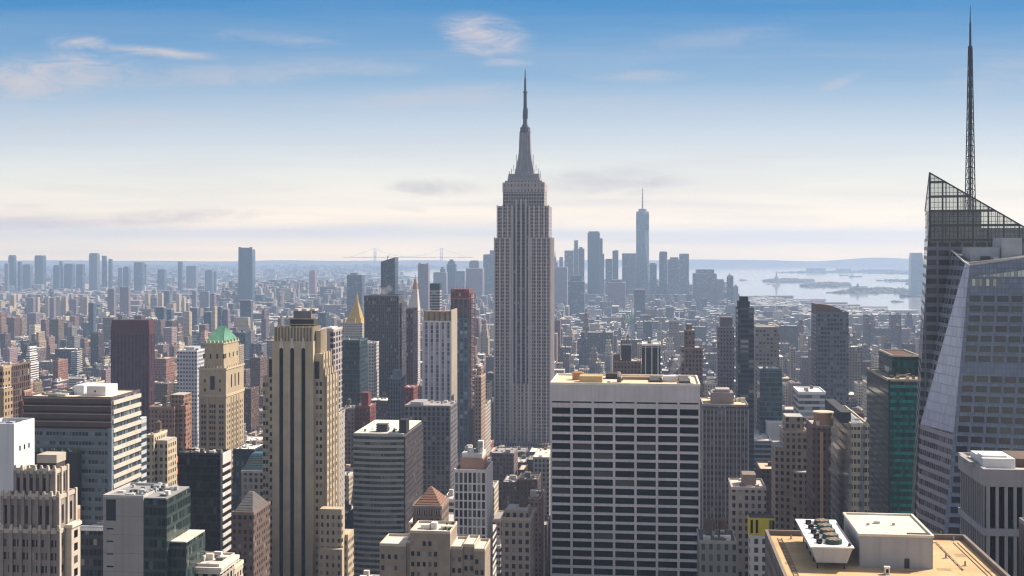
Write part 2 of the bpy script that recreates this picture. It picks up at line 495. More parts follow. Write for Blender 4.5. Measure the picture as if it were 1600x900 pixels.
# ---- tan roof at the bottom of the picture
def gravel_roof():
    m, t, bs, out = new_mat('tan_gravel')
    ge = t.n('ShaderNodeNewGeometry')
    n1 = t.noise(ge.outputs['Position'], .09, 6, .6, .8); n2 = t.noise(ge.outputs['Position'], 2.2, 4, .7); n3 = t.noise(ge.outputs['Position'], .28, 4, .6, 2.0)
    c = t.ramp(n1, [(.30, (.38, .26, .14)), (.5, (.49, .34, .185)), (.7, (.57, .41, .23))])
    c = t.mix(t.m('MULTIPLY', t.m('SUBTRACT', n3, .56, clamp=True), 3.2, clamp=True), c, (.36, .25, .15))
    c = t.mix(t.m('MULTIPLY', t.m('SUBTRACT', n2, .42), .9, clamp=True), c, (.60, .45, .27))
    t.l(c, bs.inputs['Base Color']); bs.inputs['Roughness'].default_value = .95; bs.inputs['Specular IOR Level'].default_value = .1
    return m
def tan_roof():
    b = Bld('flat_roof_building', 'tan gravel flat roof carrying a grey box house and fan cooling unit', 1218, 1575 - 12, 272, 900, d=39, lm='tan gravel roof', yb=901)
    z = 177.0
    x0, x1, y0, y1 = b.x0 + .4, b.x1 + 2.2, b.y0 - 22, b.y1
    stone = plain('brown_stone', (0.20, 0.165, 0.14))
    mb = MB(); mb.box(x0, x1, y0, y1, 0, z - .02)
    b.put('wall', mb, [wallgrid('brown_facade', (0.20, 0.165, 0.14), (0.03, 0.03, 0.035), 3.0, 3.9, .5, .55)])
    mb = MB(); mb.box(x0 + .8, x1 - .8, y0 + .8, y1 - .8, z - .02, z + .25)
    b.put('roof', mb, [gravel_roof()])
    mb = MB()
    for k in range(5): mb.box(x0 + 4, x1 - 4.5, y0 + 9 + k * 11.5, y0 + 9.09 + k * 11.5, z + .25, z + .262)
    b.put('roof_seam', mb, [plain('seam_tar', (0.36, 0.26, 0.15))])
    for (px_, py_, s_) in ((1478, 872, .5), (1490, 845, .4), (1508, 884, .45), (1236, 842, .4), (1470, 835, .35)):
        Yq = (HC - z - .25) * F / (py_ - HY); Xq = (px_ - CX) / F * Yq; dx, dy = Xq - b.cx, Yq - b.cy; u_, v_ = dx * C_ - dy * S_, dx * S_ + dy * C_
        mb = MB(); mb.cyl(u_, v_, z + .25, z + .25 + s_ * 2.4, s_ * .45, None, 8); mb.cyl(u_, v_, z + .25, z + .3, s_ * 1.3, None, 10); b.put('vent_pipe', mb, [plain('pipe_grey', (0.3, 0.28, 0.26))])
    mb = MB(); mb.beam((x1 - 8, y0 + 30, z + .5), (x1 - 8, y1 - 5, z + .5), .12); mb.beam((x1 - 8, y1 - 5, z + .5), (x1 - 20, y1 - 5, z + .5), .12)
    for k in range(6): mb.box(x1 - 8.15, x1 - 7.85, y0 + 31 + k * 4, y0 + 31.3 + k * 4, z + .25, z + .45)
    b.put('roof_conduit', mb, [plain('pipe_grey', (0.3, 0.28, 0.26))])
    mb = MB(); parapet(mb, x0, x1, y0, y1, z - .02, 1.5, .75)
    b.put('parapet', mb, [stone])
    mb = MB()
    mr = MB()
    for o in (1.9, 2.9):
        mb.box(x0 + .8 + o, x0 + .92 + o, y0 + 2, y1 - 4, z + .26, z + .42)
        mr.box(x1 - .92 - o, x1 - .8 - o, y0 + 2, y1 - 4, z + .26, z + .42)
    b.put('roof_rail', mr, [plain('track_steel', (0.25, 0.19, 0.13))])
    for k in range(46):
        y = y0 + 3 + k * 1.35
        if y < y1 - 5:
            mb.box(x0 + 2.82, x0 + 3.6, y, y + .16, z + .26, z + .36)
    b.put('window_washing_track', mb, [plain('track_steel', (0.25, 0.19, 0.13))])
    # grey box house
    def place(px, py, zz):
        Y = (HC - zz) * F / (py - HY); X = (px - CX) / F * Y
        dx, dy = X - b.cx, Y - b.cy
        return dx * C_ - dy * S_, dx * S_ + dy * C_
    fx, fy = place(1343, 886, z + .25)
    w, d, h = 16.3, 22.5, 7.4
    mb = MB(); mb.box(fx, fx + w, fy, fy + d, z + .2, z + h)
    hs = b.put('box_house', mb, [plain('grey_cladding', (0.33, 0.34, 0.37), 0.6, 0.08)])
    mb = MB(); parapet(mb, fx - .25, fx + w + .25, fy - .25, fy + d + .25, z + h, .55, .55)
    mb.box(fx + .3, fx + w - .3, fy + .3, fy + d - .3, z + h, z + h + .12)
    b.put('coping', mb, [plain('cream_coping', (0.66, 0.60, 0.50), streak=False)], hs)
    mb = MB(); mb.box(fx + 10, fx + 11.1, fy - .1, fy, z + .25, z + 2.5)
    b.put('door', mb, [plain('dark_door', (0.05, 0.05, 0.06))], hs)
    mb = MB(); mb.box(fx + 11.2, fx + 15.6, fy + 1.3, fy + 3.2, z + h + .12, z + h + .3)
    b.put('grille', mb, [plain('dark_grille', (0.03, 0.025, 0.025))], hs)
    for (u, v, a) in ((6.2, 13, 1.3), (3.8, 11, .7), (9.8, 11.5, .7)):
        mb = MB(); hvac(mb, fx + u, fy + v, z + h + .12, a, a * .8, .6)
        b.put('hatch', mb, [plain('white_hatch', (0.6, 0.58, 0.54))], hs)
    # fan cooling unit: a thing that stands on the roof
    ux, uy = place(1272, 890, z + .25)
    wx = b.cx + ux * C_ + uy * S_; wy = b.cy - ux * S_ + uy * C_
    u = empty('cooling_unit', (wx, wy, z + .25), -TH)
    tag(u, 'white cooling unit with a row of five green fans on the tan roof', 'cooling unit')
    L = 28.0
    mb = MB(); mb.frustum((.6, 7.4, .6, L - .2), (-.6, 8.6, 0, L), 1.5, 5.0)
    mb.build('casing', [plain('unit_grey', (0.40, 0.42, 0.46), 0.5, 0.08)], u)
    mb = MB(); mb.box(-.9, 8.9, -.3, L + .3, 5.0, 5.3)
    mb.build('deck', [plain('unit_white', (0.72, 0.70, 0.66), 0.6, 0.06, streak=False)], u)
    steel = plain('dark_steel', (0.04, 0.04, 0.045))
    for lx in (.9, 6.9):
        for k in range(5):
            mb = MB(); y = 1.2 + k * 6.2
            mb.box(lx - .15, lx + .15, y - .15, y + .15, 0, 1.5)
            mb.build('leg', [steel], u)
    for k in range(5):
        y = 3.6 + k * 4.9
        mb = MB(); mb.cyl(4.9, y, 5.3, 6.25, 1.95, 1.8, 18)
        fan = mb.build('fan_ring', [plain('fan_green', (0.035, 0.075, 0.062), 0.5, 0.1, streak=False)], u)
        mb = MB(); mb.cyl(4.9, y, 6.26, 6.30, 1.55, 1.55, 18)
        mb.build('fan_throat', [plain('fan_throat_brown', (0.30, 0.20, 0.14), streak=False)], fan)
        mb = MB()
        for q in range(6):
            an = q * math.pi / 3 + k
            mb.face([(4.9 + .2 * math.cos(an), y + .2 * math.sin(an), 6.40), (4.9 + 1.5 * math.cos(an), y + 1.5 * math.sin(an), 6.36),
                     (4.9 + 1.5 * math.cos(an + .4), y + 1.5 * math.sin(an + .4), 6.48)])
        mb.build('fan_blade', [plain('fan_blade_grey', (0.2, 0.19, 0.18), streak=False)], fan)
        mb = MB(); mb.box(1.0, 2.3, y - .45, y + .35, 5.3, 6.2); mb.box(2.3, 3.2, y - .15, y + .1, 5.6, 5.85); mb.box(1.3, 2.0, y - 1.4, y - .9, 5.3, 5.8)
        mb.build('fan_motor', [plain('motor_black', (0.02, 0.02, 0.023))], fan)
    mb = MB(); mb.cyl(8.0, 1.0, 5.3, 5.9, .35, .3, 8); mb.build('valve', [plain('valve_olive', (0.08, 0.08, 0.05))], u)
    for (px_, py_, a_, d_) in ((1475, 890, 3.2, 2.0), (1500, 868, 2.2, 3.0), (1232, 880, 1.6, 2.6), (1545, 893, 2.4, 1.6), (1420, 893, 4.0, 1.2)):
        u_, v_ = place(px_, py_, z + .25); mb = MB(); mb.box(u_ - a_ / 2, u_ + a_ / 2, v_ - d_ / 2, v_ + d_ / 2, z + .25, z + .258); b.put('roof_patch', mb, [plain('patch_tan', (0.33, 0.235, 0.14), .9, .2, .6, streak=False)])
    # little vent
    vx, vy = place(1386, 897, z + .25)
    mb = MB(); mb.box(-.55, .55, -.4, .4, 0, 1.5); mb.box(-.65, .65, -.5, .5, 1.5, 1.7)
    v = mb.build('roof_vent', [plain('unit_white', (0.72, 0.70, 0.66))], None, (b.cx + vx * C_ + vy * S_, b.cy - vx * S_ + vy * C_, z + .25), -TH)
    tag(v, 'small white vent box standing in front of the grey roof house', 'vent')
    mb = MB(); mb.box(-.3, .3, -.43, -.405, .35, 1.2); mb.build('louvre', [plain('dark_grille', (0.03, 0.025, 0.025))], v)
tan_roof()

# ---- charcoal office with white fins, right edge
def fin_office():
    b = Bld('fin_office', 'charcoal office with pale vertical fins and white roof plant at right edge', 1540, 1660, 330, 735, d=26, left=True, lm='charcoal fin office', yb=900)
    H = b.H
    mb = MB(); mb.box(b.x0, b.x1, b.y0, b.y1, 0, H - .6)
    b.put('wall', mb, [plain('charcoal_wall', (0.05, 0.048, 0.055), 0.5)])
    conc = plain('fin_concrete', (0.33, 0.31, 0.32), 0.8, 0.1)
    mb = MB()
    for k in range(11):
        x = b.x0 + .55 + k * 2.33
        if x < b.x1:
            mb.box(x - .42, x + .42, b.y0 - .7, b.y0, 40, H - 4.2)
    n = 14
    for k in range(n):
        y = b.y0 + 1 + k * (b.d - 1.4) / (n - 1)
        mb.box(b.x0 - .28, b.x0, y - .3, y + .3, 40, H - 4.2)
    b.put('fins', mb, [conc])
    mb = MB()
    for (z0, z1) in ((H - 4.2, H + .5), (H - 17.5, H - 15.6)):
        mb.box(b.x0 - .75, b.x1 + .75, b.y0 - .95, b.y0 + .4, z0, z1)
        mb.box(b.x0 - .75, b.x0 + .4, b.y0 + .4, b.y1 + .6, z0, z1)
    mb.box(b.x0 + .4, b.x1 + .75, b.y1, b.y1 + .6, H - 4.2, H + .5)
    b.put('belt_course', mb, [conc])
    mb = MB(); mb.box(b.x0 + .4, b.x1, b.y0 + .4, b.y1, H - .6, H - .3, c=(0.42, 0.38, 0.32)); b.put('roof', mb, [ROOFM])
    zs = [H - 10]
    for k in range(10):
        x = b.x0 + .55 + (k + .5) * 2.33
        b.wins.append(('front', x, H - 9.9, 1.45, 11, b.y0 - .02, .12))
        b.wins.append(('front', x, H - 19 - 40, 1.45, 82, b.y0 - .02, .12))
    for k in range(n - 1):
        y = b.y0 + 1 + (k + .5) * (b.d - 1.4) / (n - 1)
        b.wins.append(('left', y, H - 9.9, 1.2, 11, b.x0 - .02, .12))
        b.wins.append(('left', y, H - 59, 1.2, 82, b.x0 - .02, .12))
    b.flush(G_BLACK)
    mb = MB(); x = b.lx(1530) + 2
    mb.box(x, x + 8.6, b.y0 + 4, b.y0 + 17, H - .3, H + 2.6, c=(0.62, 0.62, 0.64)); mb.box(x + .4, x + 7, b.y0 + 6, b.y0 + 11, H + 2.6, H + 3.1, c=(0.7, 0.68, 0.62))
    mb.box(x - 2.5, x - .5, b.y0 + 8, b.y0 + 20, H - .3, H + .9, c=(0.3, 0.29, 0.28))
    b.put('roof_plant', mb, [PAINT])
    mb = MB(); mb.box(x + 10, x + 24, b.y0 + 8, b.y0 + 22, H - .3, H + 2.0, c=(0.12, 0.09, 0.07)); b.put('bulkhead', mb, [PAINT])
    c = Bld('corner_office', 'dark office block cut off by the lower right corner, beside charcoal fins', 1604, 1690, 285, 824, d=6, lm='dark corner office')
    mb = MB(); mb.box(c.x0, c.x1, c.y0, c.y1, 0, c.H); c.put('wall', mb, [wallgrid('dark_ribs', (0.10, 0.09, 0.10), (0.02, 0.02, 0.028), 2.0, 30, .55, .97)])
    mb = MB(); parapet(mb, c.x0, c.x1, c.y0, c.y1, c.H, 1, .5, c=(0.2, 0.19, 0.2)); c.put('parapet', mb, [PAINT])
fin_office()

# ---- crystal glass tower with slanted crown and lattice spire
def crystal_tower():
    root = empty('crystal_tower', (*at(1500, 0, 540).xy, 0))
    tag(root, 'faceted grey glass skyscraper with slanted crown and tall lattice spire', 'skyscraper')
    o = root.location
    class H: pass
    h = H(); h.px = (1432, 1640); h.yt = 270; h.yb = 900; h.Y = 500; h.cx, h.cy, h.w, h.d = o.x + 25, 525, 100, 70; h.lm = 'spired glass tower'; h.root = root
    HEROES.append(h)
    P = lambda px, py, Y: tuple(at(px, py, Y) - o)
    G = lambda px, Y: ((px - CX) / F * Y - o.x, Y - o.y, 0.0)
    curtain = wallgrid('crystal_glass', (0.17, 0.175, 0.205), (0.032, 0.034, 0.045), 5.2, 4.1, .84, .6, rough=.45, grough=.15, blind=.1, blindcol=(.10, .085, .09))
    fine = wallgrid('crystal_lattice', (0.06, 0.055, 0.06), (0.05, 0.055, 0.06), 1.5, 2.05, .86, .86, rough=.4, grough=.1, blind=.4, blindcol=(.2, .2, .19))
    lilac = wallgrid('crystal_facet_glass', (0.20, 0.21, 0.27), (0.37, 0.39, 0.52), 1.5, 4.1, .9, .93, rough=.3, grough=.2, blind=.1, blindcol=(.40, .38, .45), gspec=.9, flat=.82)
    # rear volume
    TL, TR = P(1452, 328, 532), P(1530, 328, 529)
    BL = G(1405, 532)
    right = lambda z, Y, px: (at(px, HY, Y).x - o.x, Y - o.y, z)
    zt = TL[2]
    BK = 16.5
    mb = MB()
    xr = TL[0] + 75
    lo = [(BL[0], TL[1], 0), (xr + 6, -17.0, 0), (xr + 12, 45, 0), (BL[0] + BK, 45, 0)]
    z2 = P(1540, 372, 532)[2]
    def quad(a, b_, c, d, m=0): mb.face([a, b_, c, d], m)
    q = lambda t, z: (BL[0] + (TL[0] - BL[0]) * z / zt, TL[1] + 45 * t, z)
    qb = lambda z: (q(0, z)[0] + BK, 45, z)
    quad(lo[0], lo[1], (xr, -17.0, z2), q(0, z2))
    quad(lo[1], lo[2], (xr, 45, z2), (xr, -17.0, z2))
    quad(lo[2], lo[3], qb(z2), (xr, 45, z2))
    quad(lo[3], lo[0], q(0, z2), qb(z2))
    mb.face([q(0, z2), (xr, -17.0, z2), (xr, 45, z2), qb(z2)], 1)
    mb.build('rear_glass_wall', [curtain, ROOFM], root)
    mb = MB()
    mb.hexa([q(0, z2)[:2], (TL[0] + 23, -7.6), (TL[0] + 23, 44), (TL[0] + BK, 44)], [TL[:2], (TL[0] + 23, -7.6), (TL[0] + 23, 44), (TL[0] + BK, 44)], z2 + .01, zt)
    mb.hexa([(TL[0] + 23.02, -7.2), (TL[0] + 41, -10.4), (TL[0] + 41, 43), (TL[0] + 23.02, 43)], [(TL[0] + 23.02, -7.2), (TL[0] + 41, -10.4), (TL[0] + 41, 43), (TL[0] + 23.02, 43)], z2 + .01, P(0, 356, 532)[2])
    mb.build('upper_wall', [wallgrid('crystal_upper', (0.15, 0.15, 0.17), (0.06, 0.062, 0.075), 8.0, 8.2, .9, .45, rough=.4, grough=.25, blind=.2, blindcol=(.12, .11, .11))], root)
    # slanted crown: a glass screen on all four sides
    m, t, bs, out = new_mat('crown_screen')
    tr = t.n('ShaderNodeBsdfTransparent'); tr.inputs[0].default_value = (0.80, 0.84, 0.80, 1)
    mx = t.n('ShaderNodeMixShader')
    tc = t.n('ShaderNodeTexCoord'); sp = t.n('ShaderNodeSeparateXYZ'); t.l(tc.outputs['UV'], sp.inputs[0])
    fr = lambda v, p, w: t.m('LESS_THAN', t.m('FRACT', t.m('DIVIDE', t.m('ADD', v, 1000.0), p)), w)
    grid_ = t.m('MAXIMUM', t.m('MAXIMUM', fr(sp.outputs[0], 1.55, .13), fr(sp.outputs[1], 2.1, .10)), t.m('MAXIMUM', fr(sp.outputs[0], 6.2, .12), fr(sp.outputs[1], 6.3, .17)))
    bs.inputs['Base Color'].default_value = (0.035, 0.035, 0.035, 1); bs.inputs['Roughness'].default_value = .35
    pale = t.n('ShaderNodeBsdfPrincipled'); pale.inputs['Base Color'].default_value = (.34, .37, .35, 1); pale.inputs['Roughness'].default_value = .25
    mp_ = t.n('ShaderNodeMixShader'); mp_.inputs[0].default_value = .34; t.l(tr.outputs[0], mp_.inputs[1]); t.l(pale.outputs[0], mp_.inputs[2])
    t.l(grid_, mx.inputs[0]); t.l(mp_.outputs[0], mx.inputs[1]); t.l(bs.outputs[0], mx.inputs[2]); t.l(mx.outputs[0], out.inputs['Surface'])
    pk = P(1452, 270, 532); en = P(1640, 378, 517)
    zr = lambda x: pk[2] + (en[2] - pk[2]) * (x - pk[0]) / (en[0] - pk[0])
    yf = lambda x: pk[1] + (en[1] - pk[1]) * (x - pk[0]) / (en[0] - pk[0])
    mb = MB(); N = 10
    for k in range(N):
        xa, xb = pk[0] + (en[0] - pk[0]) * k / N, pk[0] + (en[0] - pk[0]) * (k + 1) / N
        mb.face([(xa, yf(xa) - .3, z2 - 2), (xb, yf(xb) - .3, z2 - 2), (xb, yf(xb) - .3, zr(xb)), (xa, yf(xa) - .3, zr(xa))])
        if xa > pk[0] + BK: mb.face([(xb, 46, z2 - 2), (xa, 46, z2 - 2), (xa, 46, zr(xa) - 4), (xb, 46, zr(xb) - 4)])
    mb.face([(pk[0] + BK, 46, z2 - 2), (pk[0] - .2, yf(pk[0]) - .3, z2 - 2), (pk[0] - .2, yf(pk[0]) - .3, pk[2]), (pk[0] + BK, 46, zr(pk[0] + BK) - 4)])
    mb.build('crown_screen', [m], root)
    steel = plain('crown_steel', (0.035, 0.037, 0.045), 0.5, 0.1)
    mb = MB()
    mb.beam((pk[0], pk[1] - .3, pk[2]), (en[0], en[1] - .3, en[2]), .42); mb.beam((pk[0] + BK, 46, zr(pk[0] + BK) - 4), (en[0], 46, en[2] - 4), .35); mb.beam((pk[0], pk[1] - .3, pk[2]), (pk[0] + BK, 46, zr(pk[0] + BK) - 4), .35)
    mb.beam((pk[0], pk[1] - .3, z2), (pk[0], pk[1] - .3, pk[2]), .38)
    for k in range(1, 8):
        x = pk[0] + k * 6.6
        mb.beam((x, yf(x) - .1, z2), (x, yf(x) - .1, zr(x)), .2)
    mb.build('crown_frame', [steel], root)
    # spire
    sb = P(1516, 330, 552); st = P(1516, 8, 552)
    mb = MB(); zb, zm, ztp = sb[2], P(0, 74, 552)[2], st[2]
    rad = lambda z: 1.75 - 1.15 * (z - zb) / (zm - zb)
    lv = [zb + (zm - zb) * k / 15 for k in range(16)]
    cr = lambda z: [(sb[0] + rad(z) * a, sb[1] + rad(z) * c, z) for a, c in ((-1, -1), (1, -1), (1, 1), (-1, 1))]
    for k in range(15):
        p, q_ = cr(lv[k]), cr(lv[k + 1])
        for i in range(4):
            mb.beam(p[i], q_[i], .24)
            mb.beam(p[i], q_[(i + 1) % 4], .13)
            mb.beam(p[i], p[(i + 1) % 4], .18)
    mb.cyl(sb[0], sb[1], zb, zm, .6, .35, 8)
    mb.build('spire_lattice', [steel], root)
    mb = MB(); mb.cyl(sb[0], sb[1], zm, ztp - 8, .55, .45, 8); mb.cyl(sb[0], sb[1], ztp - 8, ztp, .3, .1, 6)
    mb.cyl(sb[0], sb[1], zm - .6, zm + .6, 1.0, 1.0, 10)
    mb.build('spire_mast', [steel], root)
    # front volume with the pale facet
    T0, T1, T2, T3 = P(1487, 392, 529), P(1508, 411, 507), P(1515, 415, 505), P(1650, 396, 495)
    Q = P(1438, 663, 531.5)
    E = G(1425, 492)
    _u = Vector((T3[0] - T2[0], T3[1] - T2[1], 0)); _v = Vector(T2) - Vector(E); T3 = tuple(Vector(T2) + _u + _v * ((T3[2] - T2[2]) / _v.z)); _q = 0; Gp = G(1406, 531.5); FR = (E[0] + 70, E[1] + 70 * (T3[1] - T2[1]) / (T3[0] - T2[0]), 0.0)
    T4 = (T3[0] + 5, 20, T3[2]); FB = (FR[0] + 5, 20, 0)
    mb = MB()
    mb.face([E, FR, T3, T2], 0)
    mb.face([FR, FB, T4, T3], 0)
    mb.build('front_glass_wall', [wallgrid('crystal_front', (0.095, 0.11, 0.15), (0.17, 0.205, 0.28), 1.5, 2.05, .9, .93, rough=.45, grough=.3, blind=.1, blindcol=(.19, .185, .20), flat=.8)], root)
    mb = MB(); mb.face([T0, Q, T1], 0)
    mb.build('side_glass_wall', [curtain], root)
    # facet: sky reflection painted in as pale colour above the kink, banded windows below it
    def on(a, c, z): k = (z - c[2]) / (a[2] - c[2]); return tuple(c[i] + (a[i] - c[i]) * k for i in range(3))
    zq = Q[2]
    E1 = on(T2, E, zq + 1.0)
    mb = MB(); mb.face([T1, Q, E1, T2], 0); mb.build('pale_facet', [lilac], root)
    mb = MB(); mb.face([Q, Gp, E, E1], 0)
    mb.build('lower_facet', [wallgrid('crystal_bands', (0.26, 0.23, 0.27), (0.04, 0.038, 0.045), 1.9, 4.1, .88, .55, rough=.4, grough=.15, blind=.2, blindcol=(.14, .12, .14))], root)
    mb = MB(); mb.face([T0, T1, T2, T3, T4], 0, c=(0.15, 0.14, 0.14)); 
    mb.build('roof', [ROOFM], root)
    mb = MB(); up = lambda p, d: (p[0], p[1], p[2] + d)
    for a, c in ((T0, T1), (T1, T2), (T2, T3)):
        mb.beam(up(a, .2), up(c, .2), .35)
    mb.build('roof_edge', [plain('bright_edge', (0.55, 0.56, 0.54))], root)
    UD = _u.normalized()
    n0 = (Vector(T3) - Vector(E)).cross(Vector(T2) - Vector(E)).normalized()
    # windows of the front wall, five panes wide, dark
    me = unit_pane(G_VIOLET); cnt = 0; rest = MB()
    from mathutils import Matrix
    band = MB()
    ud = UD
    up_ = (Vector(T2) - Vector(E)); up_ = (up_ - ud * up_.dot(ud)).normalized(); nn_ = ud.cross(up_).normalized()
    rot = Matrix((ud, -nn_, up_)).transposed().to_euler()
    for j in range(46):
        z = T2[2] - 13.6 - j * 4.12
        a = Vector(on(T2, E, z))
        tlt = on(T3, FR, z)
        L = (Vector(tlt) - a).length
        x = 1.2 + (0.4 if j else 0)
        rel = (Vector(on(T2, E, 0)) - Vector(T2))
        if j in (7,):
            continue
        nn = 0
        while x + 4.6 < min(L, 42):
            p = a + ud * (x + 2.15) + nn_ * .05
            if cnt < 100:
                ob = bpy.data.objects.new('window', me); ob.parent = root; ob.location = p; ob.scale = (4.3, .2, 2.5); ob.rotation_euler = rot; COL.objects.link(ob); cnt += 1
            else:
                v = ud * 2.15; w_ = nn_ * .10; zz = up_ * 1.25
                rest.face([p - v + w_ - zz, p + v + w_ - zz, p + v + w_ + zz, p - v + w_ + zz], r=rng.random())
            x += 5.35; nn += 1
    tag(rest.build('window', [G_VIOLET], root), kind='stuff')
    # pale glazed top storeys
    for j, (dz, hh, frac) in enumerate(((-3.3, 2.6, .95), (-7.2, 3.4, .28))):
        a = Vector(on(T2, E, T2[2] + dz)); w_ = Vector((ud.y, -ud.x, 0)) * .1
        mb = MB(); L = 40 * frac
        p = a + ud * (.8 + L / 2); v = ud * (L / 2)
        s1 = (T3[2] - T2[2]) / 36 * L / 2 if j == 0 else 0
        mb.face([p - v + w_ - Vector((0, 0, hh / 2 + s1)), p + v + w_ + Vector((0, 0, s1 - hh / 2)), p + v + w_ + Vector((0, 0, hh / 2 + s1)), p - v + w_ + Vector((0, 0, hh / 2 - s1))])
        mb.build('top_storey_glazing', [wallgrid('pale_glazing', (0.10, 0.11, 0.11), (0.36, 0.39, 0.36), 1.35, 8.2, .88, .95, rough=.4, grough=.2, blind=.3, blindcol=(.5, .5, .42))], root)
    mb = MB()
    a = P(1516, 402, 515); 
    mb.box(a[0], a[0] + 12.5, a[1], a[1] + 9, a[2] - 4, a[2] + 4.2, c=(0.36, 0.38, 0.42)); mb.box(a[0] + 13, a[0] + 21.5, a[1] - 1, a[1] + 9, a[2] - 4, a[2] + 8.2, c=(0.40, 0.42, 0.45))
    mb.box(a[0] + 3.5, a[0] + 7, a[1] - 4, a[1] - 2, a[2] - 4, a[2] + .5, c=(0.07, 0.07, 0.08)); mb.box(a[0] + 8, a[0] + 10, a[1] - 5, a[1] - 3, a[2] - 4, a[2], c=(0.5, 0.5, 0.5))
    mb.box(a[0] + 22, a[0] + 34, a[1] + 1, a[1] + 9, a[2] - 4, a[2] + 6, c=(0.16, 0.16, 0.17))
    h.root = root; Bld.put(h, 'roof_plant', mb, [PAINT])
crystal_tower()

# ---- white gridded slab in the middle
def white_slab():
    b = Bld('white_grid_slab', 'broad white gridded slab with black window bands in front of the skyscrapers', 860, 1094, 530, 598, d=38, lm='white grid slab')
    H = b.H
    white = plain('white_travertine', (0.62, 0.57, 0.57), 0.75, 0.14, 0.10)
    mb = MB(); mb.box(b.x0 + .3, b.x1 - .3, b.y0 + .8, b.y1 - .8, 0, H - 1.6)
    b.put('wall', mb, [plain('slab_core', (0.02, 0.02, 0.024))])
    zs0 = H - 9.4
    zr = [b.lz(636) - .2]
    mb = MB()
    mb.box(b.x0, b.x1, b.y0, b.y0 + .8, b.lz(626.5), H - .8)
    for k in range(1, 7):
        x = b.x0 + b.w * k / 7
        mb.box(x - .09, x + .09, b.y0 - .03, b.y0, b.lz(626.5), H - .9, c=(0.3, 0.3, 0.3))
    P_ = 3.87
    ztop = b.lz(629.3)
    n = int(ztop / P_)
    for k in range(n):
        z1 = b.lz(629.0) - k * P_ if k else b.lz(629.0)
        zz1 = b.lz(636.5) + (0 if k == 0 else -(k - 1) * P_ - 2.75) if k else b.lz(629.0)
        zz0 = zz1 - (b.lz(629.0) - b.lz(636.5)) if k == 0 else zz1 - (P_ - 2.75)
        if zz0 > 2:
            mb.box(b.x0, b.x1, b.y0, b.y0 + .8, zz0, zz1)
    for k in range(8):
        x = b.x0 + b.w * k / 7
        a, c = max(b.x0, x - .52), min(b.x1, x + .52)
        if k == 0: a, c = b.x0, b.x0 + .7
        if k == 7: a, c = b.x1 - .7, b.x1
        mb.box(a, c, b.y0 - .06, b.y0 + .9, 0, b.lz(626.5))
    for x0, x1 in ((b.x0, b.x0 + .3), (b.x1 - .3, b.x1)):
        mb.box(x0, x1, b.y0 + .9, b.y1, 0, H - .8)
    mb.box(b.x0 + .3, b.x1 - .3, b.y1 - .8, b.y1, 0, H - .8)
    b.put('facade_grid', mb, [white])
    for k in range(n):
        if k == 0:
            z1, z0 = b.lz(626.5), b.lz(629.0)
        else:
            z1 = b.lz(636.5) - (k - 1) * P_; z0 = z1 - 2.75
        if z0 < 3: break
        for q in range(7):
            b.wins.append(('front', b.x0 + b.w * (q + .5) / 7, (z0 + z1) / 2, b.w / 7 - 1.04, z1 - z0 - .02, b.y0 + .72, .12))
    b.flush(G_BLACK)
    mb = MB(); mb.box(b.x0 + .6, b.x1 - .6, b.y0 + .6, b.y1 - .6, H - 1.6, H - .6, c=(0.62, 0.49, 0.33)); b.put('roof', mb, [ROOFM])
    mb = MB(); parapet(mb, b.x0 - .1, b.x1 + .1, b.y0 - .1, b.y1 + .1, H - .8, 1.0, .7, c=(0.74, 0.68, 0.60)); b.put('parapet', mb, [PAINT])
    mb = MB(); z = H - .6
    mb.box(b.lx(904), b.lx(940), b.y0 + 6, b.y0 + 14, z, z + 3.0, c=(0.42, 0.33, 0.17)); b.put('yellow_plant_house', mb, [PAINT])
    mb = MB(); mb.cyl(b.lx(899), b.y0 + 20, z, z + 3.4, 2.6, 2.5, 12, c=(0.42, 0.22, 0.10)); b.put('water_tank', mb, [PAINT])
    mb = MB()
    mb.box(b.lx(943), b.lx(968), b.y0 + 24, b.y0 + 30, z, z + 2.4, c=(0.06, 0.05, 0.05)); mb.box(b.lx(963), b.lx(970), b.y0 + 10, b.y0 + 13, z, z + 2.4, c=(0.10, 0.09, 0.09))
    mb.cyl(b.lx(966), b.y0 + 11, z + 2.4, z + 4.6, .7, .7, 8, c=(0.4, 0.4, 0.42))
    mb.box(b.lx(970), b.lx(1015), b.y0 + 22, b.y0 + 25, z, z + 1.2, c=(0.30, 0.20, 0.14)); mb.box(b.lx(1015), b.lx(1035), b.y0 + 12, b.y0 + 30, z, z + .9, c=(0.05, 0.05, 0.05))
    mb.box(b.lx(1036), b.lx(1058), b.y0 + 14, b.y0 + 22, z, z + 2.6, c=(0.5, 0.5, 0.52)); mb.box(b.lx(1062), b.lx(1078), b.y0 + 8, b.y0 + 30, z, z + 1.2, c=(0.08, 0.07, 0.07))
    mb.box(b.lx(1080), b.lx(1084), b.y0 + 5, b.y0 + 32, z, z + .8, c=(0.6, 0.55, 0.48))
    for k in range(9):
        x = b.lx(915 + k * 18 + rng.uniform(-4, 4)); y = b.y0 + rng.uniform(4, 33); a = rng.uniform(.6, 1.6)
        mb.box(x, x + a, y, y + a, z, z + rng.uniform(.5, 1.6), c=rng.choice([(0.4, 0.4, 0.4), (0.6, 0.55, 0.45), (0.1, 0.1, 0.1)]))
    b.put('roof_plant', mb, [PAINT])
    return b
SLAB = white_slab()

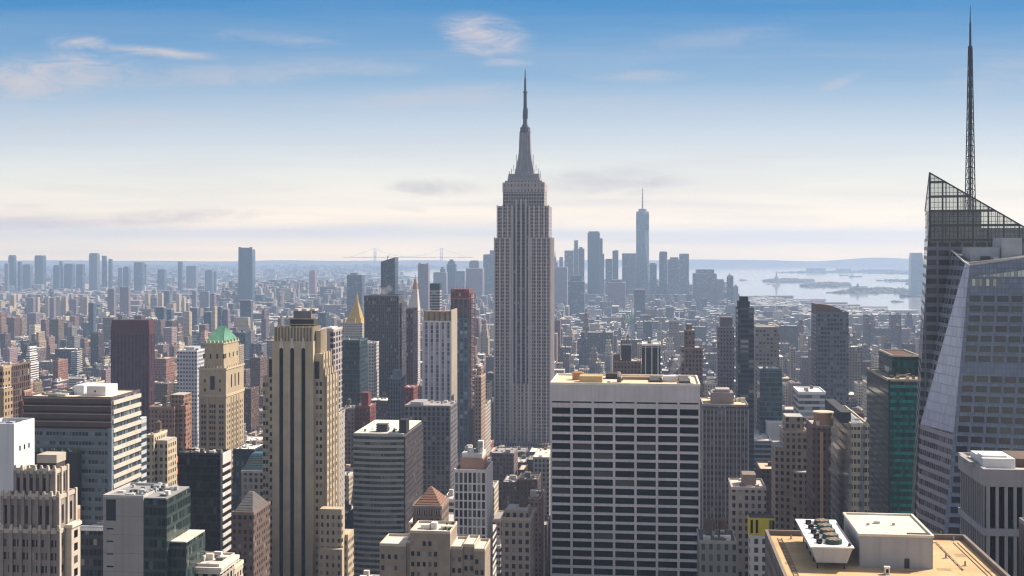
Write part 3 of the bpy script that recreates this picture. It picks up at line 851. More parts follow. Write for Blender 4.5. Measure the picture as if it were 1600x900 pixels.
# ---- slender stone setback tower, left of centre
def setback_tower():
    b = Bld('setback_tower', 'slender tan stone setback tower with three full-height black strips', 425, 489, 600, 533, d=19, lm='tan setback tower')
    H = b.H
    st = plain('tan_limestone', (0.47, 0.39, 0.28), 0.85, 0.2, 0.12)
    dark = plain('ribbed_crown', (0.22, 0.18, 0.13), 0.9, 0.35, 0.5)
    mb = MB(); mb.box(b.x0, b.x1, b.y0, b.y1, 0, H)
    wings = []
    def wing(pl, pr, yt, y0o, dd):
        x0, x1, z = b.lx(pl), b.lx(pr), b.lz(yt)
        mb.box(x0, x1, b.y0 + y0o, b.y0 + y0o + dd, 0, z); wings.append((x0, x1, z, b.y0 + y0o, b.y0 + y0o + dd)); return wings[-1]
    wl1 = wing(417, 424.97, 560, 2.5, 15); wl2 = wing(407.5, 416.97, 590, 3.0, 17)
    wr1 = wing(489.03, 502, 553, 3, 15); wr2 = wing(502.03, 504.5, 578, 3.4, 17); wr3 = wing(504.53, 507, 589, 3.8, 22)
    low1 = wing(507.03, 541, 787, -9, 6); low2 = wing(508, 544, 846, -12, 2.98); low3 = wing(521.03, 546, 830, -2.9, 12)
    mb.box(b.lx(489.1), b.lx(496), b.y0 + 5, b.y1 - 3, b.lz(553) + .01, b.lz(517))
    b.put('wall', mb, [st])
    mb = MB(); mb.box(b.lx(428), b.lx(488), b.y0 + .6, b.y1 - 3, H, b.lz(511))
    cr = b.put('crown', mb, [dark])
    mb = MB()
    for k in range(13):
        x = b.lx(428.5 + k * 4.9); mb.box(x - .35, x + .35, b.y0 + .3, b.y0 + .6, H, b.lz(512) + (.8 if k % 2 else 0))
    for k in range(6):
        y = b.y0 + 5 + k * 2; mb.box(b.lx(496), b.lx(496) + .4, y, y + .8, H - 6, b.lz(516))
    b.put('crown_ribs', mb, [st], cr)
    mb = MB()
    for k, (p0, p1, ya, yb_) in enumerate(((447, 484, 500, 512), (452, 480, 487, 500))):
        mb.box(b.lx(p0), b.lx(p1), b.y0 + 7, b.y0 + 15, b.lz(511 if k == 0 else 500), b.lz(ya), c=(0.05, 0.05, 0.045) if k == 0 else (0.16, 0.16, 0.17))
    for k in range(3): mb.box(b.lx(450 + 13 * k), b.lx(458 + 13 * k), b.y0 + 9, b.y0 + 16, b.lz(487), b.lz(484), c=(0.45, 0.42, 0.4))
    for ya in (499, 508):
        mb.box(b.lx(446), b.lx(486), b.y0 + 6.7, b.y0 + 6.95, b.lz(ya) - .25, b.lz(ya) + .25, c=(0.4, 0.36, 0.26))
    b.put('penthouse', mb, [PAINT])
    for px in (439.5, 456.5, 474):
        mb = MB(); x = b.lx(px)
        mb.box(x - .95, x + .95, b.y0 - .05, b.y0 + .3, 3, b.lz(546)); mb.hexa([(x - .95, b.y0 - .05), (x + .95, b.y0 - .05), (x + .95, b.y0 + .3), (x - .95, b.y0 + .3)], [(x - .1, b.y0 - .05), (x + .1, b.y0 - .05), (x + .1, b.y0 + .3), (x - .1, b.y0 + .3)], b.lz(546), b.lz(543))
        b.put('window_strip', mb, [G_BLACK])
        mb = MB(); mb.hexa([(x - 1.1, b.y0 - .3), (x + 1.1, b.y0 - .3), (x + 1.1, b.y0), (x - 1.1, b.y0)], [(x - .4, b.y0 - .3), (x + .4, b.y0 - .3), (x + .4, b.y0), (x - .4, b.y0)], b.lz(543), b.lz(528))
        b.put('finial', mb, [plain('pale_finial', (0.58, 0.54, 0.46))])
    zb = 70
    for (x0, x1, z, ya, yb_) in (wl2, wl1):
        b.cols('front', [x0 + (x1 - x0) * t for t in ((.25, .72) if x1 - x0 > 2.8 else (.5,))], zb, z - 2, 3.75, 1.15, 1.9, ya)
    b.cols('front', [wr1[0] + (wr1[1] - wr1[0]) * t for t in (.3, .75)], zb, b.lz(594), 3.75, 1.15, 1.9, wr1[3])
    for (x0, x1, z, ya, yb_), nn in ((wr1, 3), (wr2, 4), (wr3, 4)):
        if nn: b.cols('right', [ya + (yb_ - ya) * (t + .5) / nn for t in range(nn)], zb, z - 2, 3.75, 1.3, 1.9, x1)
    for (x0, x1, z, ya, yb_), nn, mm in ((low1, 4, 2), (low2, 4, 0), (low3, 3, 5)):
        b.cols('front', [x0 + (x1 - x0) * (t + .5) / nn for t in range(nn)], zb, z - 2, 3.75, 1.1, 1.9, ya)
        b.cols('right', [ya + (yb_ - ya) * (t + .5) / 5 for t in range(mm)], zb, z - 2, 3.75, 1.2, 1.9, x1)
    b.flush(G_BLIND)
    mb = MB()
    for (x0, x1, z, ya, yb_), nn in ((wr1, 3), (wr2, 4), (wr3, 4)):
        for k in range(nn + 1):
            y = ya + (yb_ - ya) * k / nn; mb.box(x1, x1 + .45, y - .45, y + .45, 60, z + .9)
    b.put('pilaster', mb, [st])
    mb = MB(); x = (wl1[0] + wl1[1]) / 2; mb.box(x - 1, x + 1, wl1[3] - .06, wl1[3] + .1, b.lz(590), b.lz(562))
    x = (wr1[0] + wr1[1]) / 2 - 1; mb.box(x - 1.3, x + 1.3, wr1[3] - .06, wr1[3] + .1, b.lz(592), b.lz(565))
    b.put('tall_window', mb, [G_BLACK])
setback_tower()

# ---- big banded office, left
def banded_office():
    b = Bld('banded_office', 'large dark glass office with white banded side and flat tan roof', 38, 174, 520, 619, xb=219, lm='white banded office')
    H = b.H
    mb = MB(); mb.box(b.x0, b.x1, b.y0, b.y1, 0, H - .8)
    b.put('wall', mb, [wallgrid('banded_glass_front', (0.15, 0.165, 0.18), (0.030, 0.045, 0.055), 1.45, 3.95, .84, .62, rough=.5, grough=.14, blind=.28, blindcol=(.20, .22, .22))])
    mb = MB(); ln = MB()
    for k in range(4):
        z = H - .4 - k * 3.3
        mb.box(b.x0 - .3, b.x1 + .05, b.y0 - .5, b.y0, z - 2.0, z)
        mb.box(b.x0 - .3, b.x1 + .05, b.y0 - .12, b.y0, z - 3.3, z - 2.02)
        ln.box(b.x0 - .3, b.x1 + .05, b.y0 - .62, b.y0 - .5, z - .3, z, c=(0.34, 0.29, 0.26)); ln.box(b.x0 - .3, b.x1 + .05, b.y0 - .3, b.y0 - .13, z - 2.9, z - 2.5, c=(0.02, 0.02, 0.024))
    b.put('band_lines', ln, [PAINT])
    b.put('brown_bands', mb, [plain('bronze_band', (0.10, 0.068, 0.062), .5)])
    mb = MB()
    for k in range(40):
        z = H - 17 - k * 3.95
        if z < 5: break
        mb.box(b.x0 - .1, b.x1 - 1.8, b.y0 - .28, b.y0, z - .55, z + .55, c=(0.17, 0.195, 0.21))
    b.put('spandrel', mb, [PAINT])
    for k in range(36):
        z = H - 3.4 - k * 3.95
        if z < 20: break
        mb = MB(); mb.box(b.x1 + .05, b.x1 + .55, b.y0 + 1.2, b.y1, z, z + 1.75)
        b.put('white_band', mb, [plain('white_band_panel', (0.58, 0.54, 0.47), .6, .14)])
    mb = MB(); mb.box(b.x1 - 1.5, b.x1 + .3, b.y0 - .35, b.y0 + 1.15, 0, H - 13)
    b.put('corner_pier', mb, [plain('blue_grey_pier', (0.20, 0.25, 0.30))])
    mb = MB(); mb.box(b.x0 + .4, b.x1 - .4, b.y0 + .4, b.y1 - .4, H - .8, H - .5, c=(0.66, 0.55, 0.41)); b.put('roof', mb, [ROOFM])
    mb = MB(); parapet(mb, b.x0, b.x1, b.y0, b.y1, H - .8, .9, .5, c=(0.10, 0.08, 0.08)); b.put('parapet', mb, [PAINT])
    mb = MB(); z = H - .5
    x = b.lx(122); mb.box(x, x + 8.5, b.y0 + 8, b.y0 + 20, z, z + 4.2, c=(0.55, 0.54, 0.55)); mb.box(x + 3.4, x + 4.2, b.y0 + 7.95, b.y0 + 8, z + 1.6, z + 2.4, c=(0.05, 0.05, 0.05))
    b.put('bulkhead', mb, [PAINT])
    mb = MB(); x = b.lx(95); mb.box(x, x + 4.4, b.y0 + 12, b.y0 + 24, z, z + 4.0, c=(0.55, 0.58, 0.62)); b.put('stair_tower', mb, [PAINT])
    mb = MB()
    for k in range(16):
        x = b.lx(44 + rng.random() * 45); y = b.y0 + 3 + rng.random() * 22
        mb.box(x, x + rng.uniform(1, 6), y, y + rng.uniform(.8, 2), z, z + rng.uniform(.4, 1.3), c=rng.choice([(0.25, 0.28, 0.26), (0.5, 0.5, 0.48), (0.1, 0.1, 0.1)]))
    b.put('roof_plant', mb, [PAINT])
    # mid-height terrace
    mb = MB(); z = b.lz(700); mb.box(b.lx(56), b.lx(128), b.y0 - 4, b.y0 - .55, 0, z - 1, c=(0.05, 0.045, 0.05)); tr = b.put('terrace', mb, [PAINT])
    mb = MB()
    for k in range(60):
        x = b.lx(57 + rng.random() * 69); y = b.y0 - 3.7 + rng.random() * 2.6; r = rng.uniform(.4, 1.1)
        mb.cyl(x, y, z - 1, z - 1 + r * 1.5, r, r * .35, 6, c=rng.choice([(0.05, 0.08, 0.035), (0.08, 0.11, 0.05), (0.12, 0.13, 0.09), (0.4, 0.4, 0.36)]), rot=rng.random())
    b.put('terrace_planting', mb, [PAINT], tr)
    # lower wing at its right
    c = Bld('blue_wing', 'narrow pale blue glazed wing behind the white banded office', 214, 221, 590, 655, xb=229, lm='pale blue wing')
    mb = MB(); mb.box(c.x0, c.x1, c.y0, c.y1, 0, c.H); c.put('wall', mb, [wallgrid('blue_wing_wall', (0.45, 0.48, 0.52), (0.06, 0.08, 0.10), 30, 3.8, .96, .5)])
    mb = MB(); mb.box(c.x0, c.x1, c.y0, c.y1, c.H, c.H + .5, c=(0.6, 0.6, 0.6)); c.put('roof', mb, [ROOFM])
    # low white balustrade in front
    d = Bld('terrace_block', 'low dark block with white balustrade between banded office and grey slab', 126, 165, 450, 829, d=20, lm='white balustrade block')
    mb = MB(); mb.box(d.x0, d.x1, d.y0, d.y1, 0, d.H); d.put('wall', mb, [wallgrid('dark_terrace_wall', (0.06, 0.06, 0.07), (0.02, 0.022, 0.03), 1.6, 3.8, .8, .6)])
    mb = MB()
    for k in range(16):
        x = d.x0 + d.w * (k + .5) / 16; mb.box(x - .18, x + .18, d.y0, d.y0 + .3, d.H, d.H + 1.4, c=(0.6, 0.62, 0.65))
    mb.box(d.x0, d.x1, d.y0, d.y0 + .4, d.H + 1.4, d.H + 1.8, c=(0.65, 0.66, 0.68)); d.put('balustrade', mb, [PAINT])
banded_office()

# ---- blank white tower, left edge
def blank_white():
    b = Bld('blank_white_tower', 'blank white windowless-looking tower with tiny openings at left edge', -30, 22, 430, 662, xb=54, lm='blank white tower', yb=760)
    w = plain('white_stucco', (0.64, 0.64, 0.66), .8, .06)
    mb = MB(); mb.box(b.x0, b.x1, b.y0, b.y1, 0, b.H - 2); b.put('wall', mb, [w])
    mb = MB(); parapet(mb, b.x0, b.x1, b.y0, b.y1, b.H - 2, 2.2, .5); b.put('parapet', mb, [w])
    mb = MB(); mb.box(b.x0 + .5, b.x1 - .5, b.y0 + .5, b.y1 - .5, b.H - 2, b.H - 1.8, c=(0.06, 0.06, 0.065)); b.put('roof', mb, [ROOFM])
    for j in range(8):
        for k in range(3):
            b.wins.append(('right', b.y0 + b.d * (.28 + .22 * k), b.lz(702) - j * 9.6, .9, 1.7, b.x1, .1))
    b.flush(G_BLACK)
    mb = MB()
    for k in range(5):
        x = b.x0 + 2 + rng.random() * (b.w - 5); y = b.y0 + 2 + rng.random() * (b.d - 5); mb.box(x, x + 2.5, y, y + 2, b.H - 1.8, b.H - .4, c=(0.35, 0.38, 0.42))
    b.put('roof_plant', mb, [PAINT])
blank_white()

# ---- ornate gothic-looking stepped tower, lower left
def ornate_tower():
    b = Bld('ornate_tower', 'ornate stepped grey-brown stone tower with sunlit pale side, lower left corner', -4, 92, 330, 832, d=11, lm='ornate stepped tower')
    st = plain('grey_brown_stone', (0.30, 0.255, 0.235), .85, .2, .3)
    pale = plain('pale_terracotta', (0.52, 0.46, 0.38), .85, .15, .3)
    tiers = [(-40, 92, 830, 0, 11), (2, 89, 778, .8, 9.6), (17, 78, 740, 2.6, 7)]
    z0 = 0; T = []
    for (pl, pr, yt, yo, dd) in tiers:
        x0, x1, z1 = b.lx(pl), b.lx(pr), b.lz(yt)
        mb = MB(); mb.box(x0, x1, b.y0 + yo, b.y0 + yo + dd, z0, z1); T.append((x0, x1, z0, z1, b.y0 + yo, b.y0 + yo + dd))
        b.put('wall', mb, [st])
        mb = MB(); parapet(mb, x0 - .25, x1 + .25, b.y0 + yo - .25, b.y0 + yo + dd + .25, z1 - .3, 1.1, .6); b.put('cornice', mb, [pale])
        z0 = z1
    # piers with little gables and pinnacles
    mb = MB(); pin = MB(); sid = MB()
    for (x0, x1, za, zb, ya, yb_), n in zip(T, (9, 8, 6)):
        lo = max(za, zb - 40)
        for k in range(n + 1):
            x = x0 + (x1 - x0) * k / n
            mb.box(x - .42, x + .42, ya - .55, ya, lo, zb + .5)
            pin.hexa([(x - .5, ya - .6), (x + .5, ya - .6), (x + .5, ya + .4), (x - .5, ya + .4)], [(x - .25, ya - .4), (x + .25, ya - .4), (x + .25, ya + .1), (x - .25, ya + .1)], zb + .5, zb + 2.0)
        for k in range(n):
            xa, xb_ = x0 + (x1 - x0) * k / n + .42, x0 + (x1 - x0) * (k + 1) / n - .42
            if k % 2 == 0:
                xm = (xa + xb_) / 2
                pin.hexa([(xa, ya - .45), (xb_, ya - .45), (xb_, ya), (xa, ya)], [(xm - .5, ya - .45), (xm + .5, ya - .45), (xm + .5, ya), (xm - .5, ya)], zb - .2, zb + 1.3)
        m_ = max(2, int((yb_ - ya) / 3.2))
        for k in range(m_ + 1):
            y = ya + (yb_ - ya) * k / m_
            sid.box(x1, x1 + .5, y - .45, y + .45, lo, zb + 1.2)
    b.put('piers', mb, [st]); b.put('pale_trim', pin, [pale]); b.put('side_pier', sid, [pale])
    for (x0, x1, za, zb, ya, yb_), n, lo in zip(T, (9, 8, 6), (95, T[0][3], T[1][3])):
        big = za > 100
        for k in range(n):
            x = x0 + (x1 - x0) * (k + .5) / n; hw = (x1 - x0) / n
            if big:
                b.wins.append(('front', x, (za + zb) / 2, hw * .42, (zb - za) * .55, ya, .14))
            else:
                for j in range(14):
                    for q in (-.22, .22):
                        b.wins.append(('front', x + q * hw, zb - 3 - j * 3.5, hw * .26, 1.9, ya, .14))
        m_ = max(2, int((yb_ - ya) / 3.2))
        for k in range(m_):
            y = ya + (yb_ - ya) * (k + .5) / m_
            for j in range(14 if not big else 1):
                b.wins.append(('right', y, (zb - 3 - j * 3.5) if not big else (za + zb) / 2, 1.1, 1.9 if not big else 5, x1, .14))
    b.flush(G_BLIND)
    mb = MB(); z = T[2][3]; mb.box(b.lx(44), b.lx(74), b.y0 + 5, b.y0 + 10, z, b.lz(727), c=(0.07, 0.06, 0.06)); mb.box(b.lx(43.5), b.lx(75), b.y0 + 4.8, b.y0 + 10.2, b.lz(727), b.lz(714), c=(0.40, 0.36, 0.31))
    b.put('penthouse', mb, [PAINT])
    # stone bay with pale cap on the right side and tan party wall
    x1 = T[0][1]
    mb = MB(); mb.box(x1 + .5, x1 + 2.1, b.y0 + 3, b.y0 + 8, 0, b.lz(826)); b.put('side_bay', mb, [pale])
    mb = MB(); mb.box(x1 + .4, x1 + 2.5, b.y0 + 2.7, b.y0 + 8.3, b.lz(826), b.lz(821)); b.put('bay_cap', mb, [plain('cream_cap', (0.66, 0.6, 0.5))])
    for j in range(12): b.wins.append(('right', b.y0 + 5.5, b.lz(838) - 3.5 * j, 2.0, 2.0, x1 + 2.1, .12))
    b.flush(G_BLACK)
    c = Bld('party_wall_block', 'narrow orange-tan brick block tucked behind the ornate stepped tower', 100, 117, 350, 797, xb=125.5, lm='orange-tan party wall')
    mb = MB(); mb.box(c.x0, c.x1, c.y0, c.y1, 0, c.H); c.put('wall', mb, [plain('orange_tan_brick', (0.36, 0.25, 0.17))])
    mb = MB(); parapet(mb, c.x0, c.x1, c.y0, c.y1, c.H, .8, .4, c=(0.45, 0.36, 0.28)); c.put('parapet', mb, [PAINT])
ornate_tower()

# ---- grey slab with green glass end
def green_end():
    b = Bld('grey_slab_office', 'grey concrete slab with one dark window column and green glass end', 161, 260, 420, 777, d=22, lm='grey concrete slab')
    conc = plain('grey_concrete', (0.33, 0.31, 0.30), .85, .09, .2)
    xs = b.lx(224)
    mb = MB(); mb.box(b.x0, xs, b.y0, b.y1, 0, b.H); b.put('wall', mb, [conc])
    gg = wallgrid('green_black_glass', (0.045, 0.06, 0.058), (0.015, 0.028, 0.028), 1.5, 3.7, .85, .7, rough=.4, grough=.12, blind=.15, blindcol=(.09, .12, .11))
    mb = MB(); mb.box(xs + .02, b.x1, b.y0 + .3, b.y1, 0, b.H - .6); b.put('glass_end', mb, [gg])
    mb = MB(); xr = b.lx(286); mb.box(b.x1 + .02, xr, b.y0 + 3, b.y1 - 1, 0, b.lz(848)); lw = b.put('lower_wing', mb, [gg])
    mb = MB(); mb.box(b.x1 + .1, xr - .1, b.y0 + 3.1, b.y1 - 1.1, b.lz(848), b.lz(848) + .4, c=(0.55, 0.52, 0.45)); b.put('wing_roof', mb, [ROOFM], lw)
    mb = MB(); mb.box(b.lx(166), b.lx(181), b.y0 - .08, b.y0 + .1, b.lz(813), b.lz(780)); b.put('louvre', mb, [G_DARK])
    b.cols('front', [b.lx(172)], 95, b.lz(816), 4.2, 2.4, .5, b.y0)
    b.flush(G_DARK)
    mb = MB()
    for k in range(1, 9): mb.box(b.x0, xs, b.y0 - .03, b.y0, b.lz(777) - 6.4 * k, b.lz(777) - 6.4 * k + .12, c=(0.2, 0.19, 0.18))
    b.put('panel_joint', mb, [PAINT])
    mb = MB(); parapet(mb, b.x0, xs, b.y0, b.y1, b.H, .9, .4, c=(0.42, 0.40, 0.38)); b.put('parapet', mb, [PAINT])
    mb = MB(); mb.box(b.x0 + .4, b.x1 - .3, b.y0 + .7, b.y1 - .4, b.H - .4, b.H + .1, c=(0.25, 0.25, 0.25)); b.put('roof', mb, [ROOFM])
    mb = MB()
    for k in range(26):
        x = b.x0 + 1 + rng.random() * (b.w - 4); y = b.y0 + 2 + rng.random() * (b.d - 5); mb.box(x, x + rng.uniform(.6, 2.4), y, y + rng.uniform(.6, 2), b.H + .1, b.H + rng.uniform(.5, 1.9), c=rng.choice([(0.6, 0.58, 0.55), (0.1, 0.1, 0.1), (0.35, 0.38, 0.4)]))
    b.put('roof_plant', mb, [PAINT])
green_end()

# ---- black tower with striped white side
def black_tower():
    b = Bld('black_tower', 'black glass tower with a narrow white-striped side, below green pyramid tower', 278, 347, 560, 707, xb=360, lm='black striped tower')
    mb = MB(); mb.box(b.x0, b.x1, b.y0, b.y1, 0, b.H - 1)
    b.put('wall', mb, [wallgrid('black_curtain', (0.008, 0.007, 0.010), (0.004, 0.004, 0.006), 1.6, 3.7, .9, .75, rough=.6, grough=.15, gspec=.12, blind=.04, blindcol=(.05, .05, .055))])
    mb = MB(); mb.box(b.x1, b.x1 + .4, b.y0, b.y1, b.lz(725), b.H); b.put('side_panel', mb, [plain('white_panel', (0.62, 0.6, 0.58))])
    for k in range(30):
        z = b.lz(731) - k * 3.75
        if z < 12: break
        mb = MB(); mb.box(b.x1, b.x1 + .4, b.y0, b.y1, z - 1.7, z); b.put('white_band', mb, [plain('white_panel', (0.62, 0.6, 0.58))])
    mb = MB(); mb.box(b.x1 - .7, b.x1 + .02, b.y0 - .1, b.y0, 0, b.H); b.put('corner_trim', mb, [plain('grey_trim', (0.25, 0.25, 0.27))])
    mb = MB(); parapet(mb, b.x0, b.x1, b.y0, b.y1, b.H - 1, 1, .4, c=(0.03, 0.03, 0.03)); b.put('parapet', mb, [PAINT])
    mb = MB(); mb.box(b.x0 + .4, b.x1 - .4, b.y0 + .4, b.y1 - .4, b.H - 1, b.H - .8, c=(0.10, 0.09, 0.09)); b.put('roof', mb, [ROOFM])
    mb = MB()
    for k in range(14):
        x = b.x0 + 1 + rng.random() * (b.w - 4); y = b.y0 + 1 + rng.random() * max(.5, b.d - 4); mb.box(x, x + rng.uniform(.8, 2.6), y, y + 1.5, b.H - .8, b.H + rng.uniform(0, 1.2), c=rng.choice([(0.5, 0.48, 0.45), (0.12, 0.11, 0.11)]))
    b.put('roof_plant', mb, [PAINT])
black_tower()

# ---- curved pale banded office with black brick part
def banded_curve():
    b = Bld('bowed_office', 'pale banded office with gently bowed front and black brick end', 552, 631, 790, 676, xb=659, lm='pale bowed office')
    H = b.H; N = 10
    bow = lambda t: -2.2 * math.sin(math.pi * t)
    pts = [(b.x0 + b.w * k / N, b.y0 + bow(k / N)) for k in range(N + 1)]
    mb = MB(); mb.prism(pts + [(b.x1, b.y1), (b.x0, b.y1)], 0, H - .6, 0); b.put('wall', mb, [wallgrid('bowed_glass', (0.14, 0.15, 0.145), (0.022, 0.03, 0.028), 2.6, 3.62, .92, .8, blind=.25, blindcol=(.16, .17, .15))])
    for j in range(34):
        z = H - .3 - j * 3.62
        if z < 20: break
        mb = MB()
        for k in range(N):
            (xa, ya), (xb_, yb_) = pts[k], pts[k + 1]
            mb.hexa([(xa, ya - .45), (xb_, yb_ - .45), (xb_, yb_ - .02), (xa, ya - .02)], [(xa, ya - .45), (xb_, yb_ - .45), (xb_, yb_ - .02), (xa, ya - .02)], z - 1.6, z)
        b.put('spandrel_band', mb, [plain('pale_spandrel', (0.36, 0.36, 0.33), .7, .1)])
    mb = MB(); mb.box(b.x1 + .02, b.x1 + 1.1, b.y0 - .3, b.y1, 0, H - 2)
    b.put('brick_end', mb, [wallgrid('black_brick_end', (0.050, 0.040, 0.042), (0.012, 0.012, 0.015), 2.4, 3.62, .5, .5, blind=.08)])
    mb = MB(); mb.box(b.x0 + .3, b.x1 - .3, b.y0 + .4, b.y1 - .4, H - .6, H - .2, c=(0.66, 0.60, 0.52)); b.put('roof', mb, [ROOFM])
    mb = MB(); mb.box(b.lx(622), b.x1 + 1, b.y0 + 3, b.y0 + 13, H - .2, b.lz(656), c=(0.03, 0.025, 0.025)); b.put('black_bulkhead', mb, [PAINT])
    mb = MB()
    for k in range(5): mb.box(b.lx(584), b.lx(602), b.y0 + 6, b.y0 + 12, H + k * 1.1, H + k * 1.1 + .5, c=(0.10, 0.09, 0.09))
    for k in range(14):
        x = b.lx(560 + rng.random() * 60); y = b.y0 + 5 + rng.random() * 14; mb.box(x, x + rng.uniform(.6, 2), y, y + 1.3, H - .2, H + rng.uniform(.4, 2), c=rng.choice([(0.6, 0.6, 0.6), (0.1, 0.1, 0.1), (0.3, 0.2, 0.15)]))
    b.put('roof_plant', mb, [PAINT])
banded_curve()

# ---- white gridded tower with open roof
def white_grid():
    b = Bld('white_grid_tower', 'narrow white gridded tower with open roof well and white roof machinery', 709, 760, 520, 733, xb=770, lm='narrow white grid tower')
    w = plain('white_frame', (0.66, 0.63, 0.63), .7, .06)
    mb = MB(); mb.box(b.x0 + .4, b.x1 - .4, b.y0 + .4, b.y1 - .4, 0, b.H - 3); b.put('wall', mb, [plain('grid_core', (0.03, 0.03, 0.036))])
    n = 7; ph = 3.65; m_ = int((b.H - 60) / ph)
    mb = MB()
    for k in range(n + 1):
        x = b.x0 + .3 + (b.w - .6) * k / n; mb.box(x - .3, x + .3, b.y0 - .1, b.y0 + .4, 0, b.H)
    for j in range(m_ + 1):
        z = b.H - .9 - (5.2 + (j - 1) * ph if j else 0); mb.box(b.x0, b.x1, b.y0, b.y0 + .4, z - .35, z + (.9 if j == 0 else .3))
    b.put('facade_grid', mb, [w])
    mb = MB(); mb.box(b.x1 - .4, b.x1, b.y0 + .4, b.y1, 0, b.H); mb.box(b.x0, b.x1 - .4, b.y1 - .4, b.y1, 0, b.H); mb.box(b.x0, b.x0 + .4, b.y0 + .4, b.y1 - .4, 0, b.H); b.put('side_wall', mb, [w])
    for k in range(n):
        x = b.x0 + .3 + (b.w - .6) * (k + .5) / n
        b.wins.append(('front', x, b.H - 3.6, (b.w - .6) / n - .6, 4.2, b.y0 + .32, .14))
        for j in range(1, m_): b.wins.append(('front', x, b.H - .9 - 5.2 - (j - .5) * ph, (b.w - .6) / n - .6, ph - .65, b.y0 + .32, .14))
    b.flush(G_BLIND)
    mb = MB(); mb.box(b.x0 + .4, b.x1 - .4, b.y0 + .4, b.y1 - .4, b.H - 3, b.H - 2.2, c=(0.62, 0.48, 0.32)); b.put('roof', mb, [ROOFM])
    mb = MB(); z = b.H - 2.2
    mb.box(b.lx(716), b.lx(752), b.y0 + 6, b.y1 - 2, z, z + 6, c=(0.34, 0.22, 0.17)); mb.box(b.lx(718), b.lx(750), b.y0 + 7, b.y1 - 3, z + 6, z + 8, c=(0.6, 0.57, 0.54))
    b.put('penthouse', mb, [PAINT])
    mb = MB()
    for k in range(18):
        x = b.lx(719 + rng.random() * 28); y = b.y0 + 7 + rng.random() * max(1, b.d - 12); mb.box(x, x + rng.uniform(.6, 2), y, y + 1.2, z + 8, z + 8 + rng.uniform(.5, 2.4), c=rng.choice([(0.7, 0.68, 0.66), (0.2, 0.2, 0.2), (0.5, 0.5, 0.5)]))
    mb.box(b.lx(742), b.lx(750), b.y0 + 9, b.y0 + 12, z + 8, z + 13, c=(0.6, 0.6, 0.6)); mb.box(b.lx(743), b.lx(749), b.y0 + 8.9, b.y0 + 9, z + 9.5, z + 12.5, c=(0.3, 0.3, 0.3))
    b.put('roof_plant', mb, [PAINT])
white_grid()

# ---- low tan apartment in front of it
def tan_apartment():
    b = Bld('tan_apartment', 'tan brick apartment block with stepped roof terraces at bottom centre', 593, 755, 400, 858, d=16, lm='stepped tan apartment')
    st = plain('tan_brick', (0.34, 0.275, 0.215), .85, .25, .25)
    bl = [(593, 634, 853, 0, 14), (634.2, 640, 848, 1, 13), (640.2, 703, 832, .3, 15), (703.2, 722, 856, 1.2, 14), (722.2, 740, 853, 2.0, 13), (740.2, 757, 858, 0.8, 14)]
    mb = MB(); pp = MB(); rf = MB()
    for (pl, pr, yt, yo, dd) in bl:
        x0, x1, z = b.lx(pl), b.lx(pr), b.lz(yt)
        mb.box(x0, x1, b.y0 + yo, b.y0 + yo + dd, 0, z); parapet(pp, x0, x1, b.y0 + yo, b.y0 + yo + dd, z, .9, .3, c=(0.50, 0.43, 0.34)); rf.box(x0 + .3, x1 - .3, b.y0 + yo + .3, b.y0 + yo + dd - .3, z, z + .1, c=(0.55, 0.5, 0.44))
        if pr - pl > 10:
            n = max(2, int((x1 - x0) / 1.9))
            skip = {3} if pl > 640 and pl < 641 else set()
            for k in range(n):
                if pl > 640 and pl < 641 and k in (n - 1, n - 2): continue
                b.cols('front', [x0 + (x1 - x0) * (k + .5) / n], 118, z - 1.6, 3.3, 1.0, 1.5, b.y0 + yo)
    b.put('wall', mb, [st]); b.put('parapet', pp, [PAINT]); b.put('roof', rf, [ROOFM])
    b.flush(G_BLIND)
    x1 = b.lx(757); mb = MB()
    z = b.lz(832)
    for (px, w_, h_) in ((652, 3, 1.5), (668, 2, 2.2), (684, 4, 1.2)):
        x = b.lx(px); mb.box(x, x + w_, b.y0 + 6, b.y0 + 8.5, z + .1, z + h_, c=(0.62, 0.58, 0.52))
    b.put('roof_plant', mb, [PAINT])
    mb = MB()
    for k in range(26):
        x = b.lx(686 + rng.random() * 14); y = b.y0 + 5 + rng.random() * 8; r = rng.uniform(.25, .6); mb.cyl(x, y, z + .1, z + .1 + 2 * r, r, r * .4, 6, c=rng.choice([(0.06, 0.10, 0.03), (0.09, 0.12, 0.05)]), rot=rng.random())
    b.put('roof_garden', mb, [PAINT])
tan_apartment()

